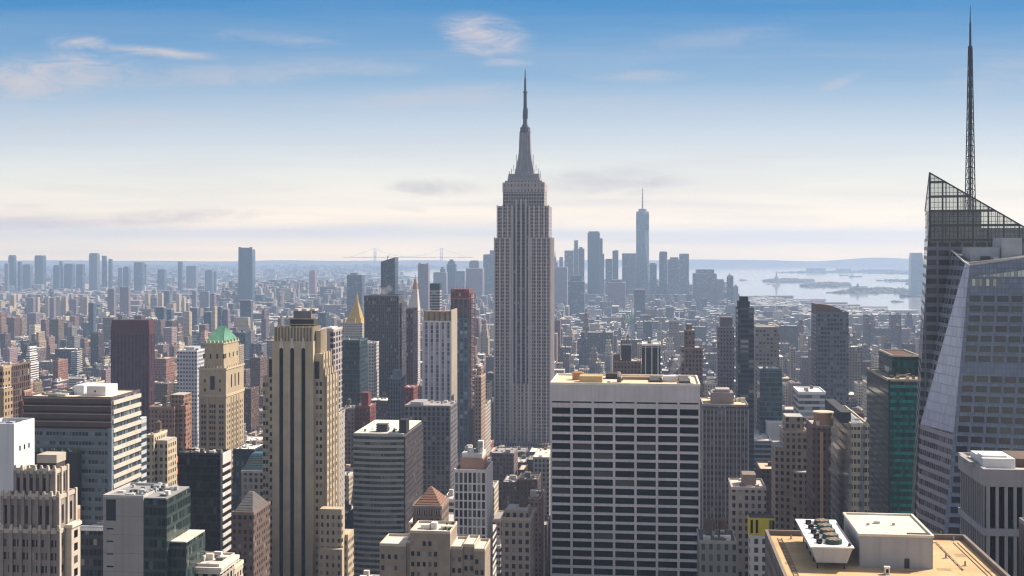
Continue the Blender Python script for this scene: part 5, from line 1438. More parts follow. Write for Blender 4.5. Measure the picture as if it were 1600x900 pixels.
mb = MB(); mb.box(b.lx(713), b.x1 - .5, b.y0 - 1.2, b.y0 - .05, 0, b.lz(497)); b.put('glazed_front', mb, [wallgrid('blue_glazing', (0.08, 0.10, 0.13), (0.05, 0.075, 0.10), 4.2, 3.6, .7, .85, rough=.4, grough=.12, blind=.3, blindcol=(.25, .3, .36))])
tower('round_tower', 'dark round-shouldered tower with black cap behind white ribbed tower', 671.5, 687, 1600, 455, 18, 'bands', (0.30, 0.29, 0.31), 'black-capped tower', 485, tops=((671.5, 687, 443, 0, 0, (0.03, 0.05, 0.06)),), clutter=0)
tower('stepped_brick_tower', 'tan stepped brick tower with lit ledges right of the red-topped tower', 742, 752, 1000, 590, 26, 'brick', (0.34, 0.24, 0.18), 'tan stepped brick tower', 650, xb=762, setbacks=((744, 750, 574, 5, 5),), tank=1, clutter=2)
# grey building in front of the white ribbed tower
tower('grey_column_block', 'grey block with tall columned lower front below the white ribbed tower', 632, 704, 900, 635, None, 'cols', (0.165, 0.15, 0.16), 'grey columned block', 770, xb=714, clutter=10, roof=(0.3, 0.28, 0.27), tops=((640, 660, 629, 4, 8, (0.3, 0.29, 0.3)),))
tower('blue_slim_tower', 'slim slate-blue tower with white edge below the plum slab', 606, 626, 1000, 592, 20, 'ribs', (0.12, 0.14, 0.18), 'slim slate-blue tower', 655, xb=630, clutter=2, tops=((612, 622, 580, 4, 4, (0.14, 0.17, 0.22)),))
tower('red_brick_block', 'dark red brick stepped block with chimney-like top, centre left', 555, 578, 900, 636, 20, 'brick', (0.15, 0.045, 0.042), 'dark red brick block', 690, xb=586, tops=((562, 573, 615, 5, 6, (0.15, 0.045, 0.042)),), clutter=2)
tower('red_brick_block', 'small red brick block between slate-blue tower and grey columned block', 631, 646, 950, 607, 18, 'brick', (0.20, 0.055, 0.055), 'small red brick block', 630, clutter=3, roof=(0.5, 0.3, 0.28))
tower('brick_mid_rise', 'brown brick mid-rise with many small windows left of pale bowed office', 532, 554, 900, 640, 18, 'brick', (0.22, 0.16, 0.14), 'brown many-windowed brick block', 705, tank=1)
tower('terrace_block', 'pale terraced block with green rooftop garden left of the tallest skyscraper', 742, 758, 1150, 634, 40, 'stone', (0.40, 0.36, 0.33), 'green rooftop garden', 660, clutter=0, roof=(0.12, 0.2, 0.03))
b = HEROES[-1]; mb = MB()
for k in range(40):
    x = b.x0 + rng.random() * b.w; y = b.y0 + rng.random() * 12; r = rng.uniform(.5, 1.4); mb.cyl(x, y, b.H + .3, b.H + .3 + r * 1.6, r, r * .4, 6, c=rng.choice([(0.12, 0.18, 0.03), (0.18, 0.22, 0.04), (0.06, 0.1, 0.03)]), rot=rng.random())
b.put('roof_garden', mb, [PAINT])
# red pyramid-roofed block
b = tower('red_pyramid_block', 'brown stone block with terracotta pyramid roof left of narrow white tower', 645, 690, 560, 793, 20, 'stone', (0.22, 0.165, 0.14), 'terracotta pyramid roof', 835, xb=699, clutter=0)
pyramid(b, b.x0, b.x1, b.y0, b.y1, b.H + .3, b.lz(766), plain('terracotta_tile', (0.26, 0.135, 0.09), .8, .2, .4), .4)
mb = MB()
for k in range(12): x = b.x0 + b.w * (k + .5) / 12; mb.box(x - .25, x + .25, b.y0 - .5, b.y0 - .16, b.H - 3, b.H - .4, c=(0.36, 0.29, 0.24))
b.put('corbel', mb, [PAINT])
tower('stone_block', 'tan stone block with steep gable roof below the tallest skyscraper', 783, 829, 520, 812, 20, 'stone', (0.34, 0.28, 0.23), 'tan stone gable block', 900, clutter=3, setbacks=((788, 824, 800, 4, 4),), tank=2)
# right of the white slab
b = tower('grey_fin_tower', 'mauve-grey office tower with pale vertical fins right of white grid slab', 1098, 1169, 720, 634, 34, wallgrid('mauve_floor_lines', (0.15, 0.13, 0.14), (0.035, 0.033, 0.04), 1.5, 3.6, .8, .55, rough=.6), (0.2, 0.18, 0.19), 'mauve-grey finned tower', 800, tops=((1113, 1148, 616, 8, 10, (0.22, 0.19, 0.19)), (1120, 1142, 611, 10, 12, (0.35, 0.3, 0.28))), clutter=10, roof=(0.62, 0.5, 0.32))
mb = MB()
for k in range(13): x = b.x0 + b.w * k / 12; mb.box(x - .22 - .15 * (k % 3 == 0), x + .22 + .15 * (k % 3 == 0), b.y0 - .6, b.y0, 0, b.H - 2, c=(0.36, 0.33, 0.34))
b.put('fins', mb, [PAINT])
b = tower('accent_block', 'grey corner block with yellow panelled upper storeys above white base', 1143, 1197, 560, 764, 22, 'stone', (0.24, 0.22, 0.215), 'yellow panelled block', 880, tops=((1162, 1183, 745, 6, 6, (0.2, 0.16, 0.14)),), clutter=8, roof=(0.5, 0.45, 0.4))
x0, x1 = b.lx(1168), b.lx(1208)
mb = MB(); mb.box(x0, x1, b.y0 - 9, b.y0 - .2, b.lz(828), b.lz(802)); b.put('yellow_storeys', mb, [plain('yellow_panel', (0.55, 0.46, 0.02), .6, .12, .3)])
mb = MB(); mb.box(x0 + .2, x1 - .2, b.y0 - 8.7, b.y0 - .2, 0, b.lz(828)); b.put('white_base', mb, [wallgrid('white_base_wall', (0.55, 0.54, 0.55), (0.05, 0.05, 0.06), 3.6, 4.0, .5, .6)])
mb = MB(); mb.box(x0 + .2, x1 - .2, b.y0 - 8.8, b.y0 - .3, b.lz(802), b.lz(802) + .3, c=(0.06, 0.06, 0.07)); b.put('terrace_roof', mb, [ROOFM])
for t in (.1, .3, .82, .93):
    x = x0 + (x1 - x0) * t; b.wins.append(('front', x, b.lz(815), 1.1, 6, b.y0 - 9, .14))
b.flush(G_BLACK)
tower('tank_block', 'low olive-grey block topped by brown roof tanks at bottom beside the white slab', 1092, 1150, 480, 848, 20, wallgrid('olive_wall', (0.20, 0.20, 0.17), (0.04, 0.04, 0.045), 3.0, 4.4, .45, .6), (0.2, 0.2, 0.17), 'olive-grey tank block', 900, clutter=8, tank=3, roof=(0.1, 0.09, 0.09))
b = tower('stepped_stone_tower', 'old tan stepped stone tower with blocky windowless top', 1224, 1262, 640, 676, 20, 'stone', (0.30, 0.24, 0.19), 'old stepped stone tower', 830, setbacks=((1228, 1257, 653, 3, 3), (1212, 1270, 700, 1, -3), (1238, 1276, 735, -6, -2)), clutter=3, tank=1)
b = tower('brown_pier_tower', 'brown tower with bright tan central pier and rounded cap left of slanted glass block', 1270, 1298, 570, 668, 24, 'brick', (0.13, 0.085, 0.07), 'brown pier tower', 840, clutter=2, tops=())
mb = MB(); mb.cyl(b.lx(1290), b.y0 + 8, b.H, b.lz(648), 4.5, 4.5, 16, c=(0.28, 0.17, 0.11)); mb.cyl(b.lx(1290), b.y0 + 8, b.lz(648), b.lz(648) + .6, 4.9, 4.9, 16, c=(0.55, 0.48, 0.38)); b.put('round_cap', mb, [PAINT])
mb = MB(); mb.box(b.lx(1281), b.lx(1286), b.y0 - 1, b.y0, 0, b.H - 2); b.put('central_pier', mb, [plain('tan_pier', (0.40, 0.26, 0.16))])
# slanted glass block with tan bands
b = tower('slanted_glass_block', 'glass block with slanted corner and cream banded front, left of emerald tower', 1331, 1358, 560, 666, None, wallgrid('cream_bands', (0.50, 0.44, 0.32), (0.05, 0.06, 0.06), 1.6, 3.9, .72, .52, rough=.6), (0.5, 0.44, 0.32), 'cream banded glass block', 830, xb=1297, left=True, clutter=8, roof=(0.5, 0.46, 0.38), tops=((1318, 1334, 648, 8, 8, (0.05, 0.05, 0.06)),))
mb = MB(); mb.v = []
mb.hexa([(b.x0 - 5, b.y0 + 1), (b.x0 + 2.6, b.y0 - .4), (b.x0 + 2.6, b.y1), (b.x0 - 5, b.y1)], [(b.x0 - .3, b.y0 + 1), (b.x0 + 6, b.y0 - .4), (b.x0 + 6, b.y1), (b.x0 - .3, b.y1)], 0, b.H + .5, c=(0.14, 0.15, 0.17))
b.put('slanted_glass_corner', mb, [wallgrid('corner_glass', (0.24, 0.235, 0.24), (0.15, 0.155, 0.165), 2.2, 3.9, .9, .62, rough=.4, grough=.12, blind=.4, blindcol=(.24, .22, .2))])
# towers further right
b = tower('dark_slim_tower', 'slim black tower with ragged dark crown left of the bay', 1153, 1178, 900, 483, 24, 'bands', (0.045, 0.055, 0.075), 'slim ragged-crowned tower', 640, clutter=0, tops=((1155, 1172, 471, 3, 3, (0.035, 0.04, 0.05)), (1158, 1170, 464, 5, 5, (0.03, 0.035, 0.045))))
tower('grey_slim_tower', 'slim mauve-grey tower with stepped top left of the ragged-crowned tower', 1122, 1147, 1000, 512, 22, 'brick', (0.19, 0.165, 0.19), 'slim mauve-grey tower', 610, tops=((1127, 1145, 496, 3, 3, (0.15, 0.13, 0.15)),), clutter=0)
tower('tan_mottled_tower', 'mottled tan and grey glazed tower right of the ragged-crowned tower', 1181, 1217, 1000, 512, 24, wallgrid('mottled', (0.28, 0.25, 0.24), (0.09, 0.10, 0.11), 3.0, 3.3, .6, .5, blind=.45, blindcol=(.42, .36, .28)), (0.3, 0.27, 0.25), 'mottled tan tower', 590, clutter=0)
tower('teal_low_tower', 'blue-green glass block below the mottled tan tower', 1187, 1222, 940, 578, 24, 'glass', (0.07, 0.13, 0.15), 'blue-green low block', 640, clutter=3)
b = tower('curved_top_tower', 'blue-grey glazed tower with curved brown top edge in front of the bay', 1275, 1326, 950, 489, 28, wallgrid('blue_grey_glazing', (0.13, 0.14, 0.165), (0.045, 0.06, 0.075), 2.4, 3.4, .7, .55, blind=.3, blindcol=(.2, .22, .24)), (0.1, 0.1, 0.12), 'curved-top glazed tower', 640, clutter=0)
mb = MB(); N = 8
for k in range(N):
    t0, t1 = k / N, (k + 1) / N; f = lambda t: b.lz(475 + 10 * t ** 2.2)
    xa, xb_ = b.lx(1275 + 42 * t0), b.lx(1275 + 42 * t1)
    i = len(mb.v); mb.v += [(xa, b.y0 + 1, b.H), (xb_, b.y0 + 1, b.H), (xb_, b.y1 - 1, b.H), (xa, b.y1 - 1, b.H), (xa, b.y0 + 1, f(t0)), (xb_, b.y0 + 1, f(t1)), (xb_, b.y1 - 1, f(t1)), (xa, b.y1 - 1, f(t0))]
    for q in ((0, 1, 5, 4), (1, 2, 6, 5), (2, 3, 7, 6), (3, 0, 4, 7), (4, 5, 6, 7)): mb.f.append(tuple(i + z for z in q)); mb.mi.append(0); mb.c.append((0.2, 0.12, 0.09)); mb.r.append(0)
b.put('curved_crown', mb, [plain('brown_crown', (0.17, 0.105, 0.085))])
tower('white_glazed_block', 'white-framed glass office block in front of the curved-top tower', 1248, 1290, 800, 614, 30, wallgrid('white_bands_glass', (0.52, 0.52, 0.54), (0.12, 0.15, 0.17), 5, 3.8, .98, .58, blind=.3, blindcol=(.35, .38, .4)), (0.6, 0.6, 0.6), 'white-framed glass block', 680, clutter=3, roof=(0.66, 0.62, 0.56))
tower('black_stripe_block', 'black block with white vertical stripes behind the white slab roof', 1003, 1032, 800, 540, 26, wallgrid('black_white_stripes', (0.5, 0.5, 0.52), (0.012, 0.022, 0.03), 4.1, 40, .82, .99, rough=.5, blind=.05, blindcol=(.03, .04, .05)), (0.5, 0.5, 0.5), 'black striped block', 585, clutter=2, roof=(0.5, 0.48, 0.45), setbacks=((1003.2, 1031.8, 543, -.3, 2),))
tower('brown_roof_block', 'brown brick blocks with dark roof house left of the black striped block', 958, 1002, 900, 566, 26, 'brick', (0.20, 0.13, 0.10), 'brown dark-roofed block', 590, clutter=5, tops=((971, 986, 540, 4, 8, (0.07, 0.06, 0.07)), (958, 968, 556, 4, 8, (0.18, 0.11, 0.09))))
tower('brick_stepped_block', 'stepped rust brick block right of the rising steam', 1064, 1098, 880, 545, 24, 'brick', (0.19, 0.13, 0.115), 'stepped rust brick block', 585, setbacks=((1070, 1086, 517, 5, 5), (1073, 1082, 508, 8, 8)), clutter=2)
tower('white_roof_hall', 'low hall with big pale flat roof between finned tower and stone tower', 1172, 1205, 900, 690, 60, 'bands', (0.20, 0.22, 0.26), 'pale roofed hall', 712, clutter=6, roof=(0.6, 0.56, 0.5))
tower('white_box_house', 'small white rooftop-like box house below the blue-green block', 1198, 1224, 930, 660, 34, plain('white_panel2', (0.6, 0.6, 0.6)), (0.6, 0.6, 0.6), 'small white box house', 680, clutter=2, roof=(0.6, 0.6, 0.6))
tower('terrace_row', 'pale stone block with arched cornice under the bright roof beside the tallest skyscraper', 833, 858, 900, 716, 40, 'stone', (0.36, 0.33, 0.30), 'pale arched cornice block', 740, clutter=4, roof=(0.7, 0.62, 0.5))

# ================================================================ far skyline
FARG = 'far downtown towers in the haze'
def far(name, label, x0, x1, Y, yt, col, wall='glass', d=None, top=None, group=None, mast=None, base=0.0, lm=None):
    """a far tower; top: list of smaller stacked boxes (x0, x1, y)"""
    b = Bld(name, label, x0, x1, Y, yt, d or max(18, (x1 - x0) / F * Y * .8), cat='tower', group=group, yb=460, lm=lm)
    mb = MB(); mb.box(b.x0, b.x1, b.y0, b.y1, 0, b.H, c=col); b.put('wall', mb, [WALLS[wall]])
    mb = MB(); mb.box(b.x0 + 1, b.x1 - 1, b.y0 + 1, b.y1 - 1, b.H, b.H + 2, c=(0.3, 0.3, 0.32)); b.put('roof', mb, [ROOFM])
    for (pl, pr, ys) in top or ():
        q = (pr - pl) / F * Y / 2; mb = MB(); mb.box(b.lx(pl), b.lx(pr), max(-q, b.y0 + .5), min(q, b.y1 - .5), b.H + .02, b.lz(ys), c=col); b.put('setback', mb, [WALLS[wall]])
    if mast:
        pl, ya, yb_ = mast; mb = MB(); mb.cyl(b.lx(pl), 0, b.lz(ya), b.lz(yb_), 3.0, .5, 6, c=(0.2, 0.2, 0.22)); b.put('mast', mb, [PAINT])
    return b
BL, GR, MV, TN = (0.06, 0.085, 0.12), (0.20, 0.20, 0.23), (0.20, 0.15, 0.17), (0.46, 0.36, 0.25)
# tallest far tower: square base turning to an octagon and back
def prism_tower():
    Y = 5600; x = (1004 - CX) / F * Y; w = 20.4 / F * Y / 2; H = HC - (330.5 - HY) / F * Y
    r = empty('prism_tower', (x, Y, 0), -TH); tag(r, 'tallest far glass tower with tapering facets and ringed spire', 'tower')
    m = wallgrid('far_glass', (0.10, 0.13, 0.17), (0.08, 0.11, 0.15), 3, 4, .9, .8, rough=.3, grough=.12)
    mb = MB(); a = w; t = w * .96
    lo = [(-a, -a), (a, -a), (a, a), (-a, a)]; hi = [(0, -t), (t, 0), (0, t), (-t, 0)]
    mb.box(-a, a, -a, a, 0, 56)
    for k in range(4):
        A, B = lo[k], lo[(k + 1) % 4]; T, U = hi[k], hi[(k + 1) % 4]
        mb.face([(*A, 56.02), (*B, 56.02), (*T, H)]); mb.face([(*B, 56.02), (*U, H), (*T, H)])
    mb.face([(*p, H) for p in hi]); mb.build('glass_shaft', [m], r)
    mb = MB(); mb.box(-w * .98, w * .98, -w * .98, w * .98, H * .80, H - 14); mb.build('upper_shaft', [m], r)
    mb = MB(); mb.cyl(0, 0, H, H + 12, w * .62, w * .62, 16, c=(0.2, 0.22, 0.25)); mb.build('ring_platform', [PAINT], r)
    mb = MB(); mb.cyl(0, 0, H + 12, HC - (293 - HY) / F * Y, 3.4, 1.0, 8, c=(0.22, 0.23, 0.26))
    for k in range(5): z = H + 28 + k * 17; mb.cyl(0, 0, z, z + 3, 4.4, 4.4, 8, c=(0.2, 0.2, 0.22))
    mb.build('spire', [PAINT], r)
    class Hh: pass
    h = Hh(); h.px = (994, 1014); h.yt = 330; h.yb = 440; h.Y = Y; h.cx, h.cy, h.w, h.d = x, Y, 2 * w, 2 * w; h.lm = 'ringed-spire tower'; HEROES.append(h)
prism_tower()
far('far_tower', 'broad far tower with chamfered crown left of the ringed-spire tower', 918, 937, 5500, 364, BL, top=((919.5, 935.5, 361.5),), lm='broad far tower')
far('far_tower', 'thin far slab peeping out behind the broad chamfered far tower', 937.2, 941.5, 5560, 373, BL)
far('far_tower', 'short dark far block at the right foot of broad chamfered far tower', 937.5, 944, 5300, 397, GR)
far('far_tower', 'far brown stepped tower with raised square top left of broad far tower', 896, 904, 5600, 389, GR, 'stone', top=((897, 903, 375.5),), lm='far square-topped tower')
far('far_tower', 'ragged-edged far tower leaning on the square-topped far tower', 904.2, 913, 5650, 389, GR, 'bands', top=((905, 910, 386),))
far('far_tower', 'flat-topped far block just left of the square-topped far tower', 882, 895.6, 5400, 392, GR, 'bands')
far('far_tower', 'far stone tower with needle spire nearest the tallest skyscraper', 862, 871, 5900, 410, MV, 'stone', top=((864.5, 869, 402),), mast=(867, 402, 392))
far('far_tower', 'small far stone tower between needle-spired far tower and flat-topped block', 874, 879.5, 5950, 402, MV, 'stone')
far('far_tower', 'low wide far block with white roof right of the tallest skyscraper', 861, 886, 4700, 418, GR, 'stone')
far('far_tower', 'stepped dark far block in front of the flat-topped far block', 888, 913, 4300, 440, BL, 'bands', top=((891, 909, 431),))
far('far_tower', 'paired far tower, shorter and left of the slim dark one', 946, 956.5, 5500, 405, GR, 'bands')
far('far_tower', 'slim dark far tower halfway between broad far tower and ringed spire', 957, 966, 5450, 392.5, BL, top=((959, 966, 391),))
far('far_tower', 'wide far mirror slab touching the left of the ringed-spire tower', 972, 993.6, 5500, 396.5, GR, 'bands', lm='wide far mirror slab')
far('far_tower', 'low mauve far block with sloped shoulders before wide mirror slab', 950, 977, 4700, 442, MV, 'brick', top=((955, 972, 437),))
far('far_tower', 'round-shouldered far block at the right foot of ringed-spire tower', 1014.5, 1026, 5400, 413, GR, 'bands', top=((1016, 1024, 411),))
far('far_tower', 'tall narrow far slab, first right of the ringed-spire tower', 1030, 1042.5, 5300, 395, BL, 'bands', top=((1031, 1042, 393),))
far('far_tower', 'middle far block between two taller flat slabs right of ringed spire', 1043, 1061, 5400, 406, GR, 'bands', top=((1047, 1060, 402),))
far('far_tower', 'far flat slab that ends the high cluster right of ringed spire', 1061.4, 1076.5, 5300, 397, GR, 'bands')
far('far_tower', 'wide low far block with sloping shoulders by the open water', 1083, 1120, 5000, 428, GR, 'bands', top=((1088, 1116, 421),), lm='wide sloping far block')
far('far_tower', 'low stepped far block right of the wide sloping far block', 1119.6, 1131, 5050, 437, GR, 'stone')
far('far_tower', 'far building site tower with crane arm at the water edge', 1136, 1146, 4900, 432, BL, 'bands', top=((1138, 1144, 430),), mast=(1140, 430, 427))
far('far_tower', 'last far block before the water, lower than the crane tower', 1146.4, 1153.5, 4850, 448, GR, 'stone', top=((1148, 1151, 445),))
far('far_tower', 'small dark cube-like far block below ringed-spire tower', 991, 1008, 3900, 453, BL, 'glass')
far('far_tower', 'far stepped block rising behind the left edge of tallest skyscraper', 755, 776, 5700, 398, BL, 'bands', top=((765, 776, 391),))
far('far_tower', 'far tower with narrow neck left of the block behind tallest skyscraper', 733, 747, 5700, 410, GR, 'stone', top=((735, 746, 407),))
far('far_tower', 'pale wide far block under the narrow-necked far tower', 728, 754, 5300, 420, MV, 'stone')
far('far_tower', 'pointed far tower, tallest between clock spire and tallest skyscraper', 698, 712, 5600, 413, BL, 'stone', top=((699.5, 710, 408.5), (702, 707.5, 405.5)), lm='far pointed tower')
far('far_tower', 'low far shoulder block right of the far pointed tower', 712.4, 726, 5500, 424, GR, 'stone')
far('far_tower', 'stepped far block left of the far pointed tower', 677, 697, 5300, 426, GR, 'stone', top=((687, 695, 420), (688, 692, 417)))
far('far_tower', 'pinnacled flat far tower with sunlit edge behind the clock spire', 653, 669, 4200, 413, MV, 'cols', top=((653.5, 656, 410.5), (665.5, 668.5, 411)), lm='far pinnacled tower')
far('far_tower', 'square dark far block between gold pyramid and slanted glass tower', 542, 565.5, 3800, 430, BL, 'bands', top=((546, 556, 427),), lm='square dark far block')
far('far_tower', 'reddish far chimney-like block on the flat land', 483, 492, 6500, 424, (0.3, 0.1, 0.09), 'brick', top=((485, 491, 422),))
b = far('lone_far_tower', 'lone tall blue glass tower standing on the left horizon', 373, 393.5, 5000, 390, (0.09, 0.13, 0.17), 'glass', lm='lone tall tower')
mb = MB()
for (pl, pr) in ((372.6, 377), (390, 394.2)): mb.box(b.lx(pl), b.lx(pr), b.y0 - .8, b.y0 - .1, 0, b.lz(386), c=(0.05, 0.08, 0.11))
mb.box(b.lx(377), b.lx(390), b.y0 - .7, b.y0 - .1, b.lz(394), b.lz(387), c=(0.10, 0.06, 0.08)); b.put('dark_frame', mb, [PAINT])
LEFT = [(7, 12, 412, 'low narrow'), (13, 22, 400.5, 'tall straight'), (27.5, 32, 409, 'thin pale'), (35, 47, 415, 'broad low'), (54, 67, 399.5, 'tall slant-topped'), (83, 92, 416, 'square'), (92.5, 97, 408.5, 'small pointed'),
        (100, 113, 414, 'pale flat'), (119, 129, 413, 'stepped'), (139, 151.5, 397.5, 'tallest wide'), (159, 165, 400, 'round-topped slim'), (169.5, 174, 405, 'thinnest'), (184, 191, 419, 'low twin'), (192, 201, 418.5, 'dark square'),
        (209, 222, 410, 'wide flat-topped'), (222.4, 228, 413, 'attached lower'), (246, 257, 421, 'pale low'), (278, 284, 409, 'slim reddish'), (291, 306, 416, 'broad dark'), (320, 331, 424, 'low greenish'), (332, 337, 424, 'tiny thin')]
for i, (x0, x1, yt, w) in enumerate(LEFT):
    nb = 'left of lone tall tower' if x0 > 230 else 'at the far left' if x0 < 70 else 'above the maroon-brown tower' if x0 < 180 else 'between maroon-brown tower and lone tower'
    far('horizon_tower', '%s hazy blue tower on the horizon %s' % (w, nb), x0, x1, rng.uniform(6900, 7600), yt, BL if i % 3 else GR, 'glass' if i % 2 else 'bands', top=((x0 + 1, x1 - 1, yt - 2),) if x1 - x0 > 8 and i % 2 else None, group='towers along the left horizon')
EST = [(15, 22, 462, TN), (41, 52, 466, MV), (52.4, 59, 465, TN), (70, 76, 464, TN), (77, 84, 466, MV), (85, 94, 464.5, TN), (94.4, 103, 464, TN), (108, 119, 468, MV), (125, 136, 465, TN), (138, 146, 474, BL),
       (168, 178, 452, MV), (187, 201, 449, MV), (226, 232, 460, TN), (233, 245, 465, GR), (247, 253, 459, TN), (256, 264, 455, BL), (274, 280, 462, TN), (284, 288, 466, TN), (300, 306, 455, GR), (312, 326, 456, GR), (328, 335, 459, MV),
       (243, 256, 481, BL), (258, 268, 484, BL), (286, 296, 488, TN), (296.5, 308, 482, BL), (318, 330, 488, BL), (331, 336, 480, TN), (338, 346, 480, BL), (347, 356, 484, MV), (375, 392, 470, BL), (366, 388, 497, TN), (42, 56, 490, MV)]
ords = ['first', 'second', 'third', 'fourth', 'fifth', 'sixth', 'seventh', 'eighth', 'ninth', 'tenth', 'eleventh', 'twelfth', 'thirteenth', 'fourteenth', 'fifteenth', 'sixteenth']
cn = {TN: 'tan', MV: 'mauve brick', BL: 'blue-grey', GR: 'grey'}
seen = {}
for (x0, x1, yt, c) in sorted(EST):
    k = seen[c] = seen.get(c, 0) + 1
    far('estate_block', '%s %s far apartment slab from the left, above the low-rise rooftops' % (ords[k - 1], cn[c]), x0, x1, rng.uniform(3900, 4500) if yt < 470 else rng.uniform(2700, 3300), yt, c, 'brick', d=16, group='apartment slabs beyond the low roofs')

# tapered tower across the river
def river_tower():
    Y = 6500; b = Bld('river_tower', 'lone pale blue tower with tapering top across the water at right', 1423.5, 1442.5, Y, 405, 60, cat='tower', yb=465, lm='lone tower across the water')
    m = wallgrid('pale_blue_glass', (0.16, 0.20, 0.25), (0.11, 0.15, 0.20), 4, 4, .8, .7, rough=.4)
    mb = MB(); mb.box(b.x0, b.x1, b.y0, b.y1, 0, b.H); b.put('wall', mb, [m])
    mb = MB(); mb.frustum((b.x0, b.x1, b.y0, b.y1), (b.x0 + 4, b.x1 - 4, b.y0 + 4, b.y1 - 4), b.H, b.lz(395)); b.put('tapered_top', mb, [m])
river_tower()
# ================================================================ ground, water, land
def sheet(name, polys, z0, z1, mat, kind='structure'):
    mb = MB()
    for p in polys: mb.prism(p, z0, z1)
    o = mb.build(name, [mat]); tag(o, kind=kind); return o
def ccw(p):
    a = sum(p[i][0] * p[(i + 1) % len(p)][1] - p[(i + 1) % len(p)][0] * p[i][1] for i in range(len(p)))
    return p if a > 0 else p[::-1]
def gpx(lst): return ccw([ground_at(*q) for q in lst])

def land_material(name, cols, scale):
    m, t, bs, out = new_mat(name)
    ge = t.n('ShaderNodeNewGeometry')
    n1 = t.noise(ge.outputs['Position'], scale, 6, .62)
    n2 = t.n('ShaderNodeTexVoronoi'); t.l(ge.outputs['Position'], n2.inputs['Vector']); n2.inputs['Scale'].default_value = scale * 9
    c = t.ramp(t.m('ADD', t.m('MULTIPLY', n1, .75), t.m('MULTIPLY', n2.outputs['Distance'], .35)), cols)
    t.l(c, bs.inputs['Base Color']); bs.inputs['Roughness'].default_value = .95
    return m
ASPHALT = land_material('asphalt', [(0.2, (0.035, 0.035, 0.038)), (0.6, (0.055, 0.055, 0.06)), (0.9, (0.09, 0.085, 0.085))], .05)
SUBURB = land_material('suburb_ground', [(0.25, (0.035, 0.05, 0.035)), (0.45, (0.06, 0.065, 0.055)), (0.6, (0.16, 0.14, 0.13)), (0.8, (0.30, 0.27, 0.25))], .006)
SHORE = land_material('green_shore', [(0.25, (0.035, 0.05, 0.03)), (0.55, (0.07, 0.08, 0.05)), (0.85, (0.20, 0.18, 0.15))], .01)
PARKM = land_material('park_green', [(0.2, (0.03, 0.06, 0.02)), (0.6, (0.06, 0.10, 0.035)), (0.9, (0.13, 0.15, 0.07))], .05)

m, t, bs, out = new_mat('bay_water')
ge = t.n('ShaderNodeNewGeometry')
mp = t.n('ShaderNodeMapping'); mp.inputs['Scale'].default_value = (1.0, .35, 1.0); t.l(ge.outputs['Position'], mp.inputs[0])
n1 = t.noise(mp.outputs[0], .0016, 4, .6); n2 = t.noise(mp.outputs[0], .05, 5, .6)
t.l(t.ramp(n1, [(.35, (0.34, 0.325, 0.28)), (.65, (0.44, 0.42, 0.37))]), bs.inputs['Base Color'])  # pale base colour stands in for bright sky reflected off the bay
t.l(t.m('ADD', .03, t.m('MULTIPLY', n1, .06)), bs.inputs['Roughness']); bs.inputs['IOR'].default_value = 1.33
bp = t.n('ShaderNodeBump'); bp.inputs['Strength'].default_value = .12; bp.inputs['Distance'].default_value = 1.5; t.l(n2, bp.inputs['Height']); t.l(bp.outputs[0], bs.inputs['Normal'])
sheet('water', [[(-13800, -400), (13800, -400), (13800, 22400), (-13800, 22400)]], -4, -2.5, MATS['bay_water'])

ISLAND = ccw([(2600, -300), (2300, 1500), (1900, 3000), (1500, 4440), (1340, 6000), (1180, 6900), (820, 7350), (300, 7450), (-500, 7350), (-1300, 7100), (-2300, 6500), (-3200, 5900), (-5000, 5000), (-6500, 4600), (-6500, -300)])
sheet('city_ground', [ISLAND], -3.2, 0, ASPHALT)
BORO = ccw([(-13700, 4500), (-6600, 4800), (-5000, 5250), (-3200, 6150), (-2300, 6750), (-1400, 7500), (-1250, 8300), (-1150, 9150), (-1400, 9600), (-1000, 10000), (-900, 10500), (-1050, 11700), (-1700, 12000), (-1650, 13500), (-1250, 15200), (-700, 16800), (-420, 17600), (-900, 18600), (-3500, 19800), (-13700, 22000)])
sheet('far_shore_ground', [BORO], -3.2, .5, SUBURB)
NJ = [gpx([(1290, 457), (1330, 453.5), (1365, 450), (1432, 452), (1500, 455), (1500, 467), (1440, 464), (1405, 462.5), (1423, 457.5), (1340, 457.5)]),
      gpx([(1215, 425.8), (1262, 423.5), (1290, 423.5), (1420, 422), (1600, 424), (1600, 431), (1423, 428), (1340, 426)]),
      gpx([(1369, 438), (1400, 437.6), (1500, 436.5), (1500, 449), (1440, 447.5), (1415, 443.5), (1423, 440)])]
sheet('river_shore_ground', NJ, -3.2, 1.0, SHORE)
ISLES = [gpx([(1190, 438.6), (1212, 436.3), (1240, 436), (1256, 437.2), (1272, 438), (1270, 439.5), (1240, 440.6), (1210, 440.2)]),
         gpx([(1250, 447), (1262, 443.5), (1290, 442.2), (1326, 443.5), (1328, 446.5), (1310, 448), (1272, 448)])]
sheet('bay_islands', ISLES, -3.2, 1.5, SHORE)
